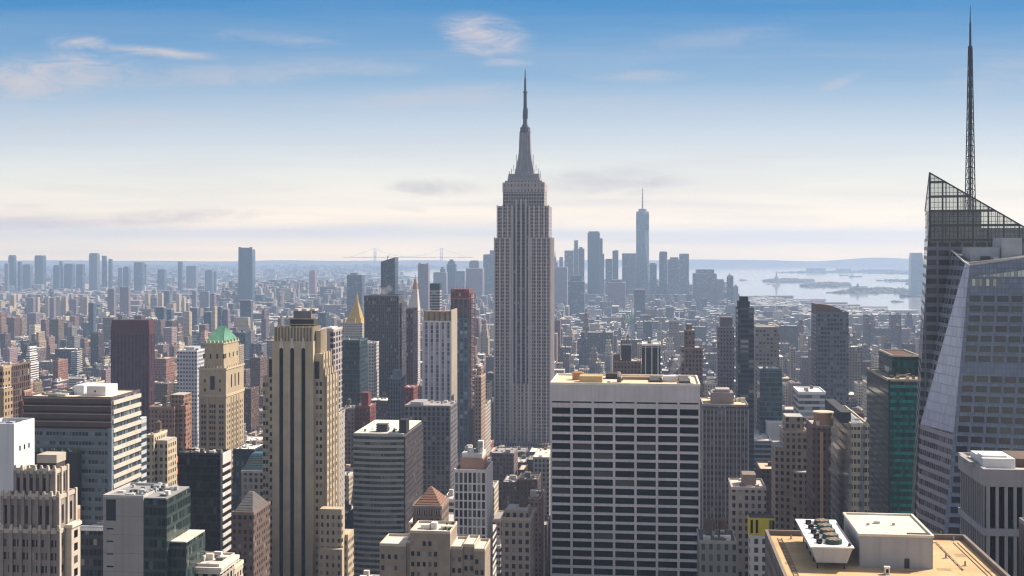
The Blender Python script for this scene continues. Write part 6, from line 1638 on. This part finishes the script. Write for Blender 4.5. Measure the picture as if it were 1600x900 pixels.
# wooded banks on the islands and piers: uneven low crowns
def grove(name, polys, n, h0, h1, cols, label=None, r0=12, r1=34):
    mb = MB(); r_ = random.Random(5)
    for p in polys:
        xs = [q[0] for q in p]; ys = [q[1] for q in p]; k = 0
        while k < n:
            x, y = r_.uniform(min(xs), max(xs)), r_.uniform(min(ys), max(ys)); k += 1
            if inside(x, y, p):
                h, r = r_.uniform(h0, h1), r_.uniform(r0, r1); c = r_.choice(cols)
                mb.cyl(x, y, 0, h * .55, r * .8, r, 7, c=c, rot=r_.random()); mb.cyl(x + r_.uniform(-3, 3), y, h * .55, h, r, r * .3, 7, c=c, rot=r_.random())
    o = mb.build(name, [PAINT]); tag(o, kind='stuff'); return o
def inside(x, y, p):
    c = False; j = len(p) - 1
    for i in range(len(p)):
        if (p[i][1] > y) != (p[j][1] > y) and x < (p[j][0] - p[i][0]) * (y - p[i][1]) / (p[j][1] - p[i][1]) + p[i][0]: c = not c
        j = i
    return c
GREENS = [(0.06, 0.075, 0.05), (0.08, 0.095, 0.06), (0.10, 0.115, 0.075), (0.13, 0.13, 0.10)]
grove('island_woods', ISLES, 420, 6, 14, GREENS, r0=8, r1=20); grove('shore_woods', NJ, 900, 5, 14, GREENS, r0=8, r1=22)
# far hills
def hills(name, x0, x1, Y, h, seed, depth=900):
    r_ = random.Random(seed); mb = MB(); N = 90
    ph = [(r_.uniform(.0004, .004), r_.uniform(0, 6), r_.uniform(.1, .5)) for _ in range(7)]
    f = lambda x: h * (.86 + .16 * sum(a * math.sin(x * w + p) for w, p, a in ph)) * min(1, max(.05, (x - x0) / 700, 0)) ** .5 * min(1, max(.05, (x1 - x) / 700)) ** .5
    rows = [(Y - depth, 0), (Y - depth * .55, .5), (Y - depth * .2, .9), (Y, 1), (Y + depth * .6, .2)]
    for k in range(N):
        xa, xb_ = x0 + (x1 - x0) * k / N, x0 + (x1 - x0) * (k + 1) / N
        for (ya, ta), (yb_, tb) in zip(rows, rows[1:]): mb.face([(xa, ya, f(xa) * ta - 3.5), (xb_, ya, f(xb_) * ta - 3.5), (xb_, yb_, f(xb_) * tb - 3.5), (xa, yb_, f(xa) * tb - 3.5)])
    o = mb.build(name, [SUBURB]); tag(o, kind='structure')
hills('distant_hills', -13500, -1200, 20800, 74, 3, 2600)
hills('distant_hills', -2000, 1500, 18200, 84, 4, 1200)
hills('distant_hills', 1900, 7800, 19600, 112, 5, 1900)
hills('distant_hills', 5600, 13500, 20600, 98, 6, 2200)
hills('distant_hills', -3200, 4200, 21600, 74, 8, 600)
# islands' landmarks
def statue():
    p = at(1213, 0, 9040); r = empty('statue', (p.x, p.y, 1.5)); tag(r, 'tiny standing statue with raised torch on its pedestal on bay island', 'statue')
    st = plain('pedestal_granite', (0.35, 0.31, 0.27)); cu = plain('verdigris', (0.14, 0.24, 0.20))
    mb = MB(); mb.box(-26, 26, -26, 26, 0, 20); mb.frustum((-14, 14, -14, 14), (-9, 9, -9, 9), 20, 47); mb.build('pedestal', [st], r)
    mb = MB(); prof = [(47, 6.5), (60, 5.6), (70, 5.0), (77, 4.2), (80, 2.0), (82, 2.2), (86, 2.3), (88, .8)]
    for (z0, r0), (z1, r1) in zip(prof, prof[1:]): mb.cyl(0, 0, z0, z1, r0, r1, 10)
    mb.beam((3.4, 0, 75), (5.5, 0, 90), 1.5, n=6); mb.cyl(5.6, 0, 90, 93, 1.6, 1.2, 8); mb.box(-6, -3.5, -2.5, 0, 66, 75); mb.build('figure', [cu], r)
statue()
def terminal():
    p = at(1340, 0, 7300); r = empty('ferry_terminal', (p.x, p.y, 1), -TH); tag(r, 'far gabled terminal with clock turret on the wooded river pier', 'terminal')
    bk = plain('terminal_brick', (0.24, 0.14, 0.11))
    mb = MB(); mb.box(-45, 60, -15, 15, 0, 18); mb.build('wall', [bk], r)
    mb = MB(); mb.hexa([(-45, -16), (60, -16), (60, 16), (-45, 16)], [(-40, -1), (55, -1), (55, 1), (-40, 1)], 18, 29); mb.build('roof', [plain('terminal_roof', (0.16, 0.15, 0.15))], r)
    mb = MB(); mb.box(-6, 6, -6, 6, 20, 38); mb.cyl(0, 0, 38, 48, 6.5, .3, 8); mb.build('turret', [bk], r)
terminal()
# suspension bridge on the horizon
def bridge():
    Y = 19000; xa, xb_ = (586 - CX) / F * Y, (690 - CX) / F * Y; zt = HC - (388 - HY) / F * Y; zd = HC - (402 - HY) / F * Y
    r = empty('suspension_bridge', ((xa + xb_) / 2, Y, 0)); tag(r, 'faint grey suspension bridge with two towers on the horizon', 'bridge')
    st = plain('bridge_grey', (0.42, 0.43, 0.45)); h = (xb_ - xa) / 2
    for s in (-1, 1):
        mb = MB()
        for q in (-14, 14): mb.frustum((s * h + q - 7, s * h + q + 7, -8, 8), (s * h + q - 5, s * h + q + 5, -7, 7), -2, zt)
        for z in (zd + 8, zt - 12): mb.box(s * h - 14, s * h + 14, -6, 6, z, z + 12)
        mb.build('bridge_tower', [st], r)
    mb = MB(); mb.box(-h * 1.95, h * 1.95, -15, 15, zd - 5, zd + 4); mb.build('deck', [st], r)
    for q in (-14, 14):
        mb = MB(); N = 20
        f = lambda x: zd + 10 + (zt - zd - 10) * (x / h) ** 2 if abs(x) <= h else max(zd, zt - (zt - zd) * (abs(x) - h) / (h * .75))
        for k in range(-35, 35):
            a, b_ = k / N * h, (k + 1) / N * h
            if abs(a) <= 1.75 * h and abs(b_) <= 1.75 * h: mb.beam((a, q, f(a)), (b_, q, f(b_)), 2.2)
        mb.build('main_cable', [st], r)
bridge()
# boats on the bay
BOATS = [(1270, 449.5, 60, 'small ferry just below the wooded island'), (1361, 457.3, 70, 'white ferry off the end of the river pier'), (1402, 471, 60, 'ferry nearest the lone tower across the water'), (1233, 471.5, 90, 'long low barge near the city waterfront'),
         (1161, 437.5, 70, 'dark boat left of the statue island'), (1201, 443.6, 40, 'tiny boat just below the statue island'), (1318, 430, 90, 'cargo ship on the far channel'), (1337, 432, 130, 'long cargo ship right of the other one on the far channel')]
for (px, py, L, lb) in BOATS:
    x, y = ground_at(px, py); r = empty('boat', (x, y, -2.5), rng.uniform(-.25, .25)); tag(r, lb, 'boat', 'boats on the bay')
    q = lambda k: [(-L / 2 * k, -L * .08), (L * .35 * k, -L * .08), (L / 2 * k, 0), (L * .35 * k, L * .08), (-L / 2 * k, L * .08)]
    mb = MB(); mb.hexa(q(.96), q(1), 0, L * .05, c=(0.10, 0.09, 0.1)); mb.build('hull', [PAINT], r)
    mb = MB(); mb.box(-L * .4, L * (.18 if L < 80 else -.2), -L * .06, L * .06, L * .05, L * .13, c=(0.55, 0.53, 0.5)); mb.box(-L * .3, -L * .15, -L * .04, L * .04, L * .13, L * .18, c=(0.6, 0.58, 0.55)); mb.build('cabin', [PAINT], r)

# ================================================================ the rest of the city
def w2g(x, y): return x * C_ - y * S_, x * S_ + y * C_
def g2w(u, v): return u * C_ + v * S_, -u * S_ + v * C_
HG = []
for h in HEROES:
    u, v = w2g(h.cx, h.cy); HG.append((u - h.w / 2 - 3, u + h.w / 2 + 3, v - h.d / 2 - 4, v + h.d / 2 + 3, h))
PARKS = [gpx([(70, 511), (168, 505), (168, 512), (120, 517), (72, 518)]), gpx([(478, 490), (512, 484), (516, 493), (486, 500)]), gpx([(1026, 514), (1062, 509), (1066, 516), (1030, 522)]), gpx([(975, 505), (990, 503), (992, 508), (978, 511)]), gpx([(300, 500), (330, 498), (332, 503), (302, 505)])]
PALETTE = [('brown brick', (0.19, 0.115, 0.085), 'brick'), ('red brick', (0.22, 0.11, 0.085), 'brick'), ('tan brick', (0.38, 0.29, 0.20), 'brick'), ('cream stone', (0.48, 0.42, 0.33), 'stone'), ('grey stone', (0.28, 0.27, 0.27), 'stone'),
           ('pinkish brick', (0.36, 0.23, 0.19), 'brick'), ('dark brick', (0.10, 0.07, 0.065), 'brick'), ('white', (0.58, 0.56, 0.53), 'bands'), ('dark glass', (0.03, 0.045, 0.06), 'glass'), ('buff', (0.42, 0.34, 0.25), 'cols'), ('slate grey', (0.16, 0.165, 0.19), 'ribs'), ('mauve brick', (0.24, 0.17, 0.18), 'brick')]
PW = [15, 6, 14, 10, 9, 8, 9, 8, 6, 9, 7, 9]
ROOFS = [('white roof', (0.66, 0.64, 0.60)), ('pale grey roof', (0.46, 0.44, 0.42)), ('tan roof', (0.52, 0.43, 0.31)), ('black roof', (0.05, 0.05, 0.053)), ('grey roof', (0.26, 0.25, 0.25))]
RW = [24, 26, 18, 14, 18]
GEN = []
gr = random.Random(23)
def proj(x, y): return CX + F * x / y
def limit(pl, pr, Y, h, d):
    """keep a filler building from hiding what the photograph shows behind it"""
    for q in HEROES:
        if q.Y > Y and q.px[0] - 1 < pr and q.px[1] + 8 > pl:
            zmax = HC - (q.yb - HY) / F * Y
            h = min(h, zmax)
    return h
def try_building(u, v, w, d, h, far_=False):
    x, y = g2w(u, v)
    if y < 360: return
    if any(a < u + w / 2 and u - w / 2 < b_ and c < v + d / 2 and v - d / 2 < e for a, b_, c, e, _ in HG): return
    if any(inside(x, y, p) for p in PARKS): return
    yy = y - d / 2; pl, pr = proj(x - w / 2, yy), proj(x + w / 2, yy)
    if pr < -40 or pl > 1640: return
    # general skyline of the picture
    ymin = 432 if y > 3500 else 470 if y > 2400 else 520 if y > 1500 else 600 if y > 1000 else 655
    if 860 < (pl + pr) / 2 < 1120 and y < 4500: ymin = max(ymin, 455)
    if pl > 1150: ymin = max(ymin, 478 if pl < 1240 else 492)
    h = min(h, HC - (ymin - HY) / F * yy)
    h = limit(pl, pr, yy + d, h, d)
    if pl > 1150 and y > 2800: h = max(h, gr.uniform(7, 13))
    if h < 7: return
    c = gr.choices(PALETTE, PW)[0]; rf = gr.choices(ROOFS, RW)[0]
    pale = c[0] in ('white', 'cream stone')
    k = gr.choice([.85, .95, 1.1] if pale else [.38, .5, .65, .85, 1.1]) * gr.uniform(.9, 1.1); col = tuple(min(.8, q * k) for q in c[1])
    if k < .55 and not c[0].startswith('dark'): c = ('dark ' + c[0], c[1], c[2])
    GEN.append(dict(u=u, v=v, x=x, y=y, w=w, d=d, h=h, c=c, col=col, rf=rf, px=(pl, pr), yt=HC and HY + (HC - h) / yy * F))
def hdist(y):
    r = gr.random()
    if y < 900: return gr.uniform(45, 120) if r < .7 else gr.uniform(25, 60)
    if y < 1700: return gr.uniform(35, 75) if r < .7 else gr.uniform(75, 125) if r < .87 else gr.uniform(20, 35)
    if y < 3000: return gr.uniform(11, 40) if r < .82 else gr.uniform(42, 75) if r < .95 else gr.uniform(75, 110)
    if y < 5000: return gr.uniform(14, 26) if r < .86 else gr.uniform(28, 60)
    return gr.uniform(14, 35) if r < .8 else gr.uniform(35, 80)
BLOCKS = MB()
v = 330.0
while v < 7500:
    u0 = -4300 + (v * 0.37) % 3
    for ui in range(34):
        ua = -4290 + ui * 250; ub = ua + 222
        x, y = g2w((ua + ub) / 2, v + 30)
        if y < 330 or abs(x) > .46 * y + 260 or not inside(*g2w((ua + ub) / 2, v + 30), ISLAND): continue
        q = [g2w(ua - 4, v - 4), g2w(ub + 4, v - 4), g2w(ub + 4, v + 66), g2w(ua - 4, v + 66)]
        BLOCKS.prism(q, 0, .15)
        for row in (0, 1):
            u = ua
            while u < ub - 6:
                w = gr.uniform(7, 21) if v < 2600 else gr.uniform(9, 28)
                if gr.random() < .15: w *= gr.uniform(1.5, 3.0)
                w = min(w, ub - u)
                dd = gr.uniform(24, 30.5)
                uc = u + w / 2; vc = v + 15.5 + row * 31
                xx, yy = g2w(uc, vc)
                if inside(xx, yy, ISLAND) and abs(xx) < .45 * yy + 30:
                    try_building(uc, vc, w - .3, dd, hdist(yy))
                u += w
    v += 80
tag(BLOCKS.build('pavements', [plain('paving', (0.24, 0.23, 0.22), .9, .15, .1)]), kind='structure')
# which of them show, front to back
SX = 2
cov = np.zeros((450, 800), dtype=bool)
rects = [(h.Y, h.px[0], h.px[1] + 6, h.yt, h.yb, None) for h in HEROES] + [(g['y'] - g['d'] / 2, g['px'][0], g['px'][1], g['yt'], 900, i) for i, g in enumerate(GEN)]
for (Y, a, b_, yt, yb, i) in sorted(rects, key=lambda r: r[0]):
    xa, xb_ = int(max(0, a / SX)), int(min(800, b_ / SX + 1)); ya, yb_ = int(max(0, yt / SX)), int(min(450, yb / SX))
    if i is None: yb_ = 450
    if xa >= xb_ or ya >= yb_:
        if i is not None: GEN[i]['vis'] = 0
        continue
    s = cov[ya:yb_, xa:xb_]
    if i is not None:
        n = int((~s).sum()); GEN[i]['vis'] = n
        ys = np.nonzero(~s)[0]; GEN[i]['vy'] = (ya + (int(ys[0]) if len(ys) else 0)) * SX
    s[:] = True
order = sorted(range(len(GEN)), key=lambda i: -GEN[i]['vis'])
for k, i in enumerate(order): GEN[i]['solo'] = k < 300 and GEN[i]['vis'] > 0
print('GENERICS', len(GEN), 'solo min vis', GEN[order[299]]['vis'], 'visible', sum(g['vis'] > 0 for g in GEN))

def gen_shapes(g, wall, roof, extra, r_, cx=0, cy=0, detail=True):
    """wall / roof / extra: builders. Returns form word and roof features"""
    w, d, h, col, rf = g['w'], g['d'], g['h'], g['col'], g['rf'][1]
    x0, x1, y0, y1 = cx - w / 2, cx + w / 2, cy - d / 2, cy + d / 2
    form = g['form']
    tiers = [(x0, x1, y0, y1, 0, h)]
    if form == 'stepped':
        s = min(w, d) * .16; tiers = [(x0, x1, y0, y1, 0, h * .72), (x0 + s, x1 - s, y0 + s, y1 - s, h * .72, h * .88), (x0 + 1.7 * s, x1 - 1.7 * s, y0 + 1.7 * s, y1 - 1.7 * s, h * .88, h)]
    elif form == 'notched':
        tiers = [(x0, x1, y0, y1, 0, h * .8), (x0, cx + w * .1, y0 + d * .1, y1, h * .8, h)]
    lite = tuple(min(.75, c * 1.3 + .03) for c in col)
    for (a, b_, c, e, z0, z1) in tiers:
        wall.box(a, b_, c, e, z0, z1, c=col, bottom=False)
        if detail:
            parapet(extra['parapet'], a, b_, c, e, z1, .9, .4, c=lite)
            roof.box(a + .4, b_ - .4, c + .4, e - .4, z1, z1 + .2, c=rf, bottom=False)
        else:
            roof.box(a + .2, b_ - .2, c + .2, e - .2, z1, z1 + .5, c=rf, bottom=False)
    a, b_, c, e, z0, z1 = tiers[-1]
    return tiers, (a, b_, c, e, z1)

city_w, city_r = {k: MB() for k in WALLS}, MB()
SOLO = []
for gi, g in enumerate(GEN):
    r_ = random.Random(gi * 7 + 1)
    g['form'] = r_.choices(['plain', 'stepped', 'notched'], [60, 22 if g['h'] > 45 else 6, 14])[0]
    if g['solo']: SOLO.append((gi, g)); continue
    # one mesh for the countless rest, built in world axes
    wl, rr = MB(), MB()
    tiers, (a, b_, c, e, z) = gen_shapes(g, wl, rr, {}, r_, detail=False)
    if g['y'] < 3500:
        col = r_.choice([g['col'], (0.4, 0.38, 0.36), (0.15, 0.13, 0.12), (0.55, 0.52, 0.48)])
        for k in range(r_.choice([1, 2, 3, 4])):
            if b_ - a < 6 or e - c < 6: break
            x = r_.uniform(a + 1, b_ - 4.5); y = r_.uniform(c + 1, e - 4.5); rr.box(x, x + r_.uniform(2, 4), y, y + r_.uniform(2, 4), z + .5, z + r_.uniform(2, 4.6), c=col)
        if r_.random() < .22 and b_ - a > 6:
            x, y = (a + b_) / 2, (c + e) / 2; rr.cyl(x, y, z + .5, z + 5, 1.7, 1.6, 7, c=(0.12, 0.08, 0.055)); rr.cyl(x, y, z + 5, z + 6.3, 1.8, .1, 7, c=(0.1, 0.08, 0.07))
    for src, dst in ((wl, city_w[g['c'][2]]), (rr, city_r)):
        off = len(dst.v)
        for (x, y, z_) in src.v:
            X, Y = g2w(g['u'] + x, g['v'] + y); dst.v.append((X, Y, z_))
        dst.f += [tuple(q + off for q in f) for f in src.f]; dst.mi += src.mi; dst.c += src.c; dst.r += src.r
# one object for all of it: merge with material slots
allm = MB()
for mi_, (k, mbx) in enumerate([*city_w.items(), ('roof', city_r)]):
    off = len(allm.v); allm.v += mbx.v; allm.f += [tuple(q + off for q in f) for f in mbx.f]; allm.mi += [mi_] * len(mbx.f); allm.c += mbx.c; allm.r += mbx.r
o = allm.build('distant_city_buildings', [*WALLS.values(), ROOFM]); tag(o, kind='stuff')

# ---- the 300 that show largest: things with their own parts and labels
LMS = [h for h in HEROES if getattr(h, 'lm', None)]
def relation(g):
    px = sum(g['px']) / 2; py = g['vy']; best = []
    for h in LMS:
        a, b_ = h.px; dx = 0 if a <= px <= b_ else min(abs(px - a), abs(px - b_)); dy = 0 if h.yt <= py <= h.yb else min(abs(py - h.yt), abs(py - h.yb))
        best.append((dx + 1.6 * dy, h, px, a, b_))
    _, h, px, a, b_ = min(best, key=lambda q: q[0])
    if px < a: rel = 'left of'
    elif px > b_: rel = 'right of'
    else: rel = 'behind' if g['y'] > h.cy else 'in front of'
    return rel + ' the ' + h.lm
FORM = {'plain': '', 'stepped': 'stepped ', 'notched': 'notched '}
def size_word(g):
    return 'tower' if g['h'] > 75 and g['w'] < 45 else 'slab' if g['w'] > 34 else 'block' if g['h'] > 38 else 'low block'
groups = {}
for gi, g in SOLO:
    r_ = random.Random(gi); g['tank'] = r_.random() < .38 and g['w'] > 9
    g['rel'] = relation(g)
    groups.setdefault((g['c'][0], FORM[g['form']], size_word(g), g['rel']), []).append(g)
ORD = ords + ['seventeenth', 'eighteenth', 'nineteenth', 'twentieth']
for (c, f, s, rel), lst in groups.items():
    lst.sort(key=lambda g: sum(g['px']))
    for k, g in enumerate(lst):
        if len(lst) == 1:
            feat = ('%s and water tank' % g['rf'][0]) if g['tank'] else g['rf'][0]
            lab = '%s%s %s with %s %s' % (f, c, s, feat, rel)
            if len(lab.split()) > 16: lab = '%s%s %s with %s %s' % (f, c, s, g['rf'][0], rel)
        else:
            pos = 'leftmost' if k == 0 else 'rightmost' if k == len(lst) - 1 else ORD[k] + ' from left'
            lab = '%s of the %s%ss %s' % (pos, f, (c + ' ' + s), rel)
        if len(lab.split()) > 16: lab = lab.replace(' with %s' % g['rf'][0], '')
        g['label'] = lab
for gi, g in SOLO:
    r_ = random.Random(gi * 3 + 2)
    kind = {'brick': 'brick_building', 'stone': 'stone_building', 'bands': 'banded_building', 'glass': 'glass_building', 'cols': 'loft_building', 'ribs': 'ribbed_building'}[g['c'][2]]
    root = empty(kind, (*g2w(g['u'], g['v']), 0), -TH); tag(root, g['label'], 'building', 'ordinary city buildings')
    wl, rr, ex = MB(), MB(), {'parapet': MB()}
    tiers, (a, b_, c, e, z) = gen_shapes(g, wl, rr, ex, r_)
    wl.build('wall', [WALLS[g['c'][2]]], root); rr.build('roof', [ROOFM], root); ex['parapet'].build('parapet', [PAINT], root)
    W, D = b_ - a, e - c
    if W > 6 and D > 6:
        mb = MB(); x = r_.uniform(a + .8, b_ - 4.8); y = r_.uniform(c + 4, e - 5); mb.box(x, x + r_.uniform(2.5, 4.5), y, y + r_.uniform(3, 4.5), z + .2, z + r_.uniform(2.6, 4.8), c=r_.choice([g['col'], (0.42, 0.39, 0.36), (0.16, 0.14, 0.13)])); mb.build('bulkhead', [PAINT], root)
        mb = MB()
        for k in range(r_.randint(6, 16)):
            x = r_.uniform(a + .6, b_ - 2.6); y = r_.uniform(c + .6, e - 2.6); mb.box(x, x + r_.uniform(.6, 2), y, y + r_.uniform(.6, 2), z + .2, z + r_.uniform(.6, 1.9), c=r_.choice([(0.62, 0.6, 0.56), (0.2, 0.2, 0.2), (0.38, 0.36, 0.33), (0.1, 0.09, 0.09)]))
        mb.build('roof_plant', [PAINT], root)
        if g['tank']: tank_mb(r_.uniform(a + 3, b_ - 3), r_.uniform(c + 3, e - 3), z + .2, r_.uniform(1.4, 2.2)).build('water_tank', [PAINT], root)

# ---- far shore: low houses beyond counting, with warehouses
fb = MB(); r_ = random.Random(77)
for k in range(15000):
    y = 5000 + (17800 - 5000) * r_.random() ** 1.25; x = r_.uniform(-.46, .02) * y
    if not inside(x, y, BORO): continue
    w = r_.uniform(14, 50) * (1 if y < 9000 else 1.5); d_ = r_.uniform(14, 60); h = r_.uniform(8, 16) if r_.random() < .9 else r_.uniform(16, 45)
    if r_.random() < .02: w *= 3; h = 12
    c = r_.choice([(0.20, 0.12, 0.10), (0.34, 0.27, 0.22), (0.26, 0.26, 0.27), (0.45, 0.42, 0.38), (0.14, 0.10, 0.1)]); q = [g2w(*w2g(x, y))]
    fb.box(x - w / 2, x + w / 2, y - d_ / 2, y + d_ / 2, .5, h, 0, 1, c=[c, r_.choice([(0.55, 0.53, 0.5), (0.3, 0.29, 0.28), (0.1, 0.1, 0.1), (0.7, 0.68, 0.64)])], bottom=False)
for (px0, px1, py, h) in ((500, 540, 441, 16), (478, 506, 452, 14), (540, 566, 447, 12), (566, 594, 436, 12), (612, 640, 434, 12), (424, 470, 425, 16), (1262, 1290, 424, 40), (1310, 1330, 423.5, 30), (1350, 1400, 424, 25)):
    x, y = ground_at(px0, py); x2, _ = ground_at(px1, py); fb.box(x, x2, y, y + 90, .5, h, 0, 1, c=[(0.5, 0.5, 0.5), (0.72, 0.70, 0.66)], bottom=False)
for k in range(26):                                     # waterfront sheds and piers on the near river bank
    t_ = k / 25; x, y = 2050 - 760 * t_ + r_.uniform(-30, 30), 2600 + 3700 * t_
    xs = 1990 - 690 * t_ if y < 4440 else 1500 - (y - 4440) * .103
    c = r_.choice([(0.30, 0.26, 0.24), (0.42, 0.40, 0.38), (0.22, 0.16, 0.14)])
    fb.box(xs - 40, xs + r_.choice([30, 150, 210]), y, y + r_.uniform(22, 45), -2.4, r_.uniform(2, 12), 0, 1, c=[c, r_.choice([(0.6, 0.58, 0.55), (0.35, 0.34, 0.33), (0.7, 0.68, 0.64)])])
o = fb.build('far_shore_houses', [W_BRICK, ROOFM]); tag(o, kind='stuff')

# ---- trees in streets and parks
def trees(name, pts, s0, s1):
    mb = MB(); r_ = random.Random(9)
    for (x, y, z) in pts:
        s = r_.uniform(s0, s1)
        mb.beam((x, y, z), (x, y, z + s * .7), .25, c=(0.06, 0.045, 0.035))
        for k in range(5):
            a = r_.uniform(0, 6.28); rr = r_.uniform(.15, .55) * s; cx, cy_, cz = x + math.cos(a) * rr * .8, y + math.sin(a) * rr * .8, z + s * r_.uniform(.7, 1.25); q = r_.uniform(.28, .5) * s
            g = r_.choice([(0.04, 0.07, 0.02), (0.06, 0.095, 0.03), (0.085, 0.12, 0.04), (0.05, 0.08, 0.035)])
            mb.cyl(cx, cy_, cz - q * .7, cz + q * .1, q * .55, q, 6, c=g, rot=a); mb.cyl(cx, cy_, cz + q * .1, cz + q * .8, q, q * .25, 6, c=g, rot=a)
    o = mb.build(name, [PAINT]); tag(o, kind='stuff')
pts = []; r_ = random.Random(31)
for p in PARKS:
    xs = [q[0] for q in p]; ys = [q[1] for q in p]; n = 0
    while n < 170:
        x, y = r_.uniform(min(xs), max(xs)), r_.uniform(min(ys), max(ys)); n += 1
        if inside(x, y, p): pts.append((x, y, 0.2))
sheet('park_lawn', [p for p in PARKS], 0, .19, PARKM)
trees('park_trees', pts, 11, 19)
pts = []
for k in range(2200):
    v = 330 + 80 * r_.randint(4, 62); u = r_.uniform(-2200, 1500); x, y = g2w(u, v + r_.choice([-4.0, 67.5]))
    if abs(x) < .44 * y and y > 700 and inside(x, y, ISLAND) and y < 5200 and not any(a < u < b_ and c < v + 30 < e + 30 for a, b_, c, e, _ in HG): pts.append((x, y, .15))
trees('street_trees', pts, 7, 13)

# ---- steam
def steam(name, label, px, py, Y, blobs):
    m, t, bs, out = new_mat('steam'); m.node_tree.nodes.remove(bs)
    v = t.n('ShaderNodeVolumePrincipled'); v.inputs['Color'].default_value = (.95, .95, .97, 1); v.inputs['Density'].default_value = blobs[0]; v.inputs['Anisotropy'].default_value = .2
    t.l(v.outputs[0], out.inputs['Volume'])
    c = at(px, py, Y); mb = MB(); r_ = random.Random(3)
    me = bpy.data.meshes.new(name); import bmesh
    bm = bmesh.new()
    for (dx, dz, r) in blobs[1]:
        g = bmesh.ops.create_icosphere(bm, subdivisions=3, radius=r)
        for vtx in g['verts']:
            n = vtx.co.normalized(); vtx.co *= 1 + .3 * math.sin(n.x * 5 + dx) * math.cos(n.z * 4 + dz) + .15 * math.sin(n.y * 9)
            vtx.co += Vector((dx, 0, dz))
    bm.to_mesh(me); bm.free(); me.materials.append(m)
    o = bpy.data.objects.new(name, me); o.location = c; COL.objects.link(o); tag(o, kind='stuff')
steam('steam_plume', '', 1050, 584, 548, (.05, [(0, 0, 1.4), (.8, 2.2, 1.9), (2.0, 4.6, 2.2), (3.4, 7.0, 1.8), (4.6, 8.8, 1.2)]))
steam('steam_plume', '', 592, 462, 1330, (.03, [(0, 0, 4.5), (5, 4, 5.5), (-5, 3, 4), (11, 8, 4)]))

# ================================================================ haze: the air of the whole scene
m = bpy.data.materials.new('haze'); m.use_nodes = True; m.node_tree.nodes.clear(); t = NT(m.node_tree)
out = t.n('ShaderNodeOutputMaterial'); v = t.n('ShaderNodeVolumePrincipled')
v.inputs['Color'].default_value = (*HAZE_COLOR, 1) if 'HAZE_COLOR' in globals() else (.50, .69, 1.0, 1)
v.inputs['Density'].default_value = globals().get('HAZE_DENSITY', 9.2e-5)
v.inputs['Anisotropy'].default_value = .15
t.l(v.outputs[0], out.inputs['Volume'])
mb = MB(); mb.box(-14000, 14000, -600, 22600, -5, 560)
tag(mb.build('haze', [m]), kind='stuff')
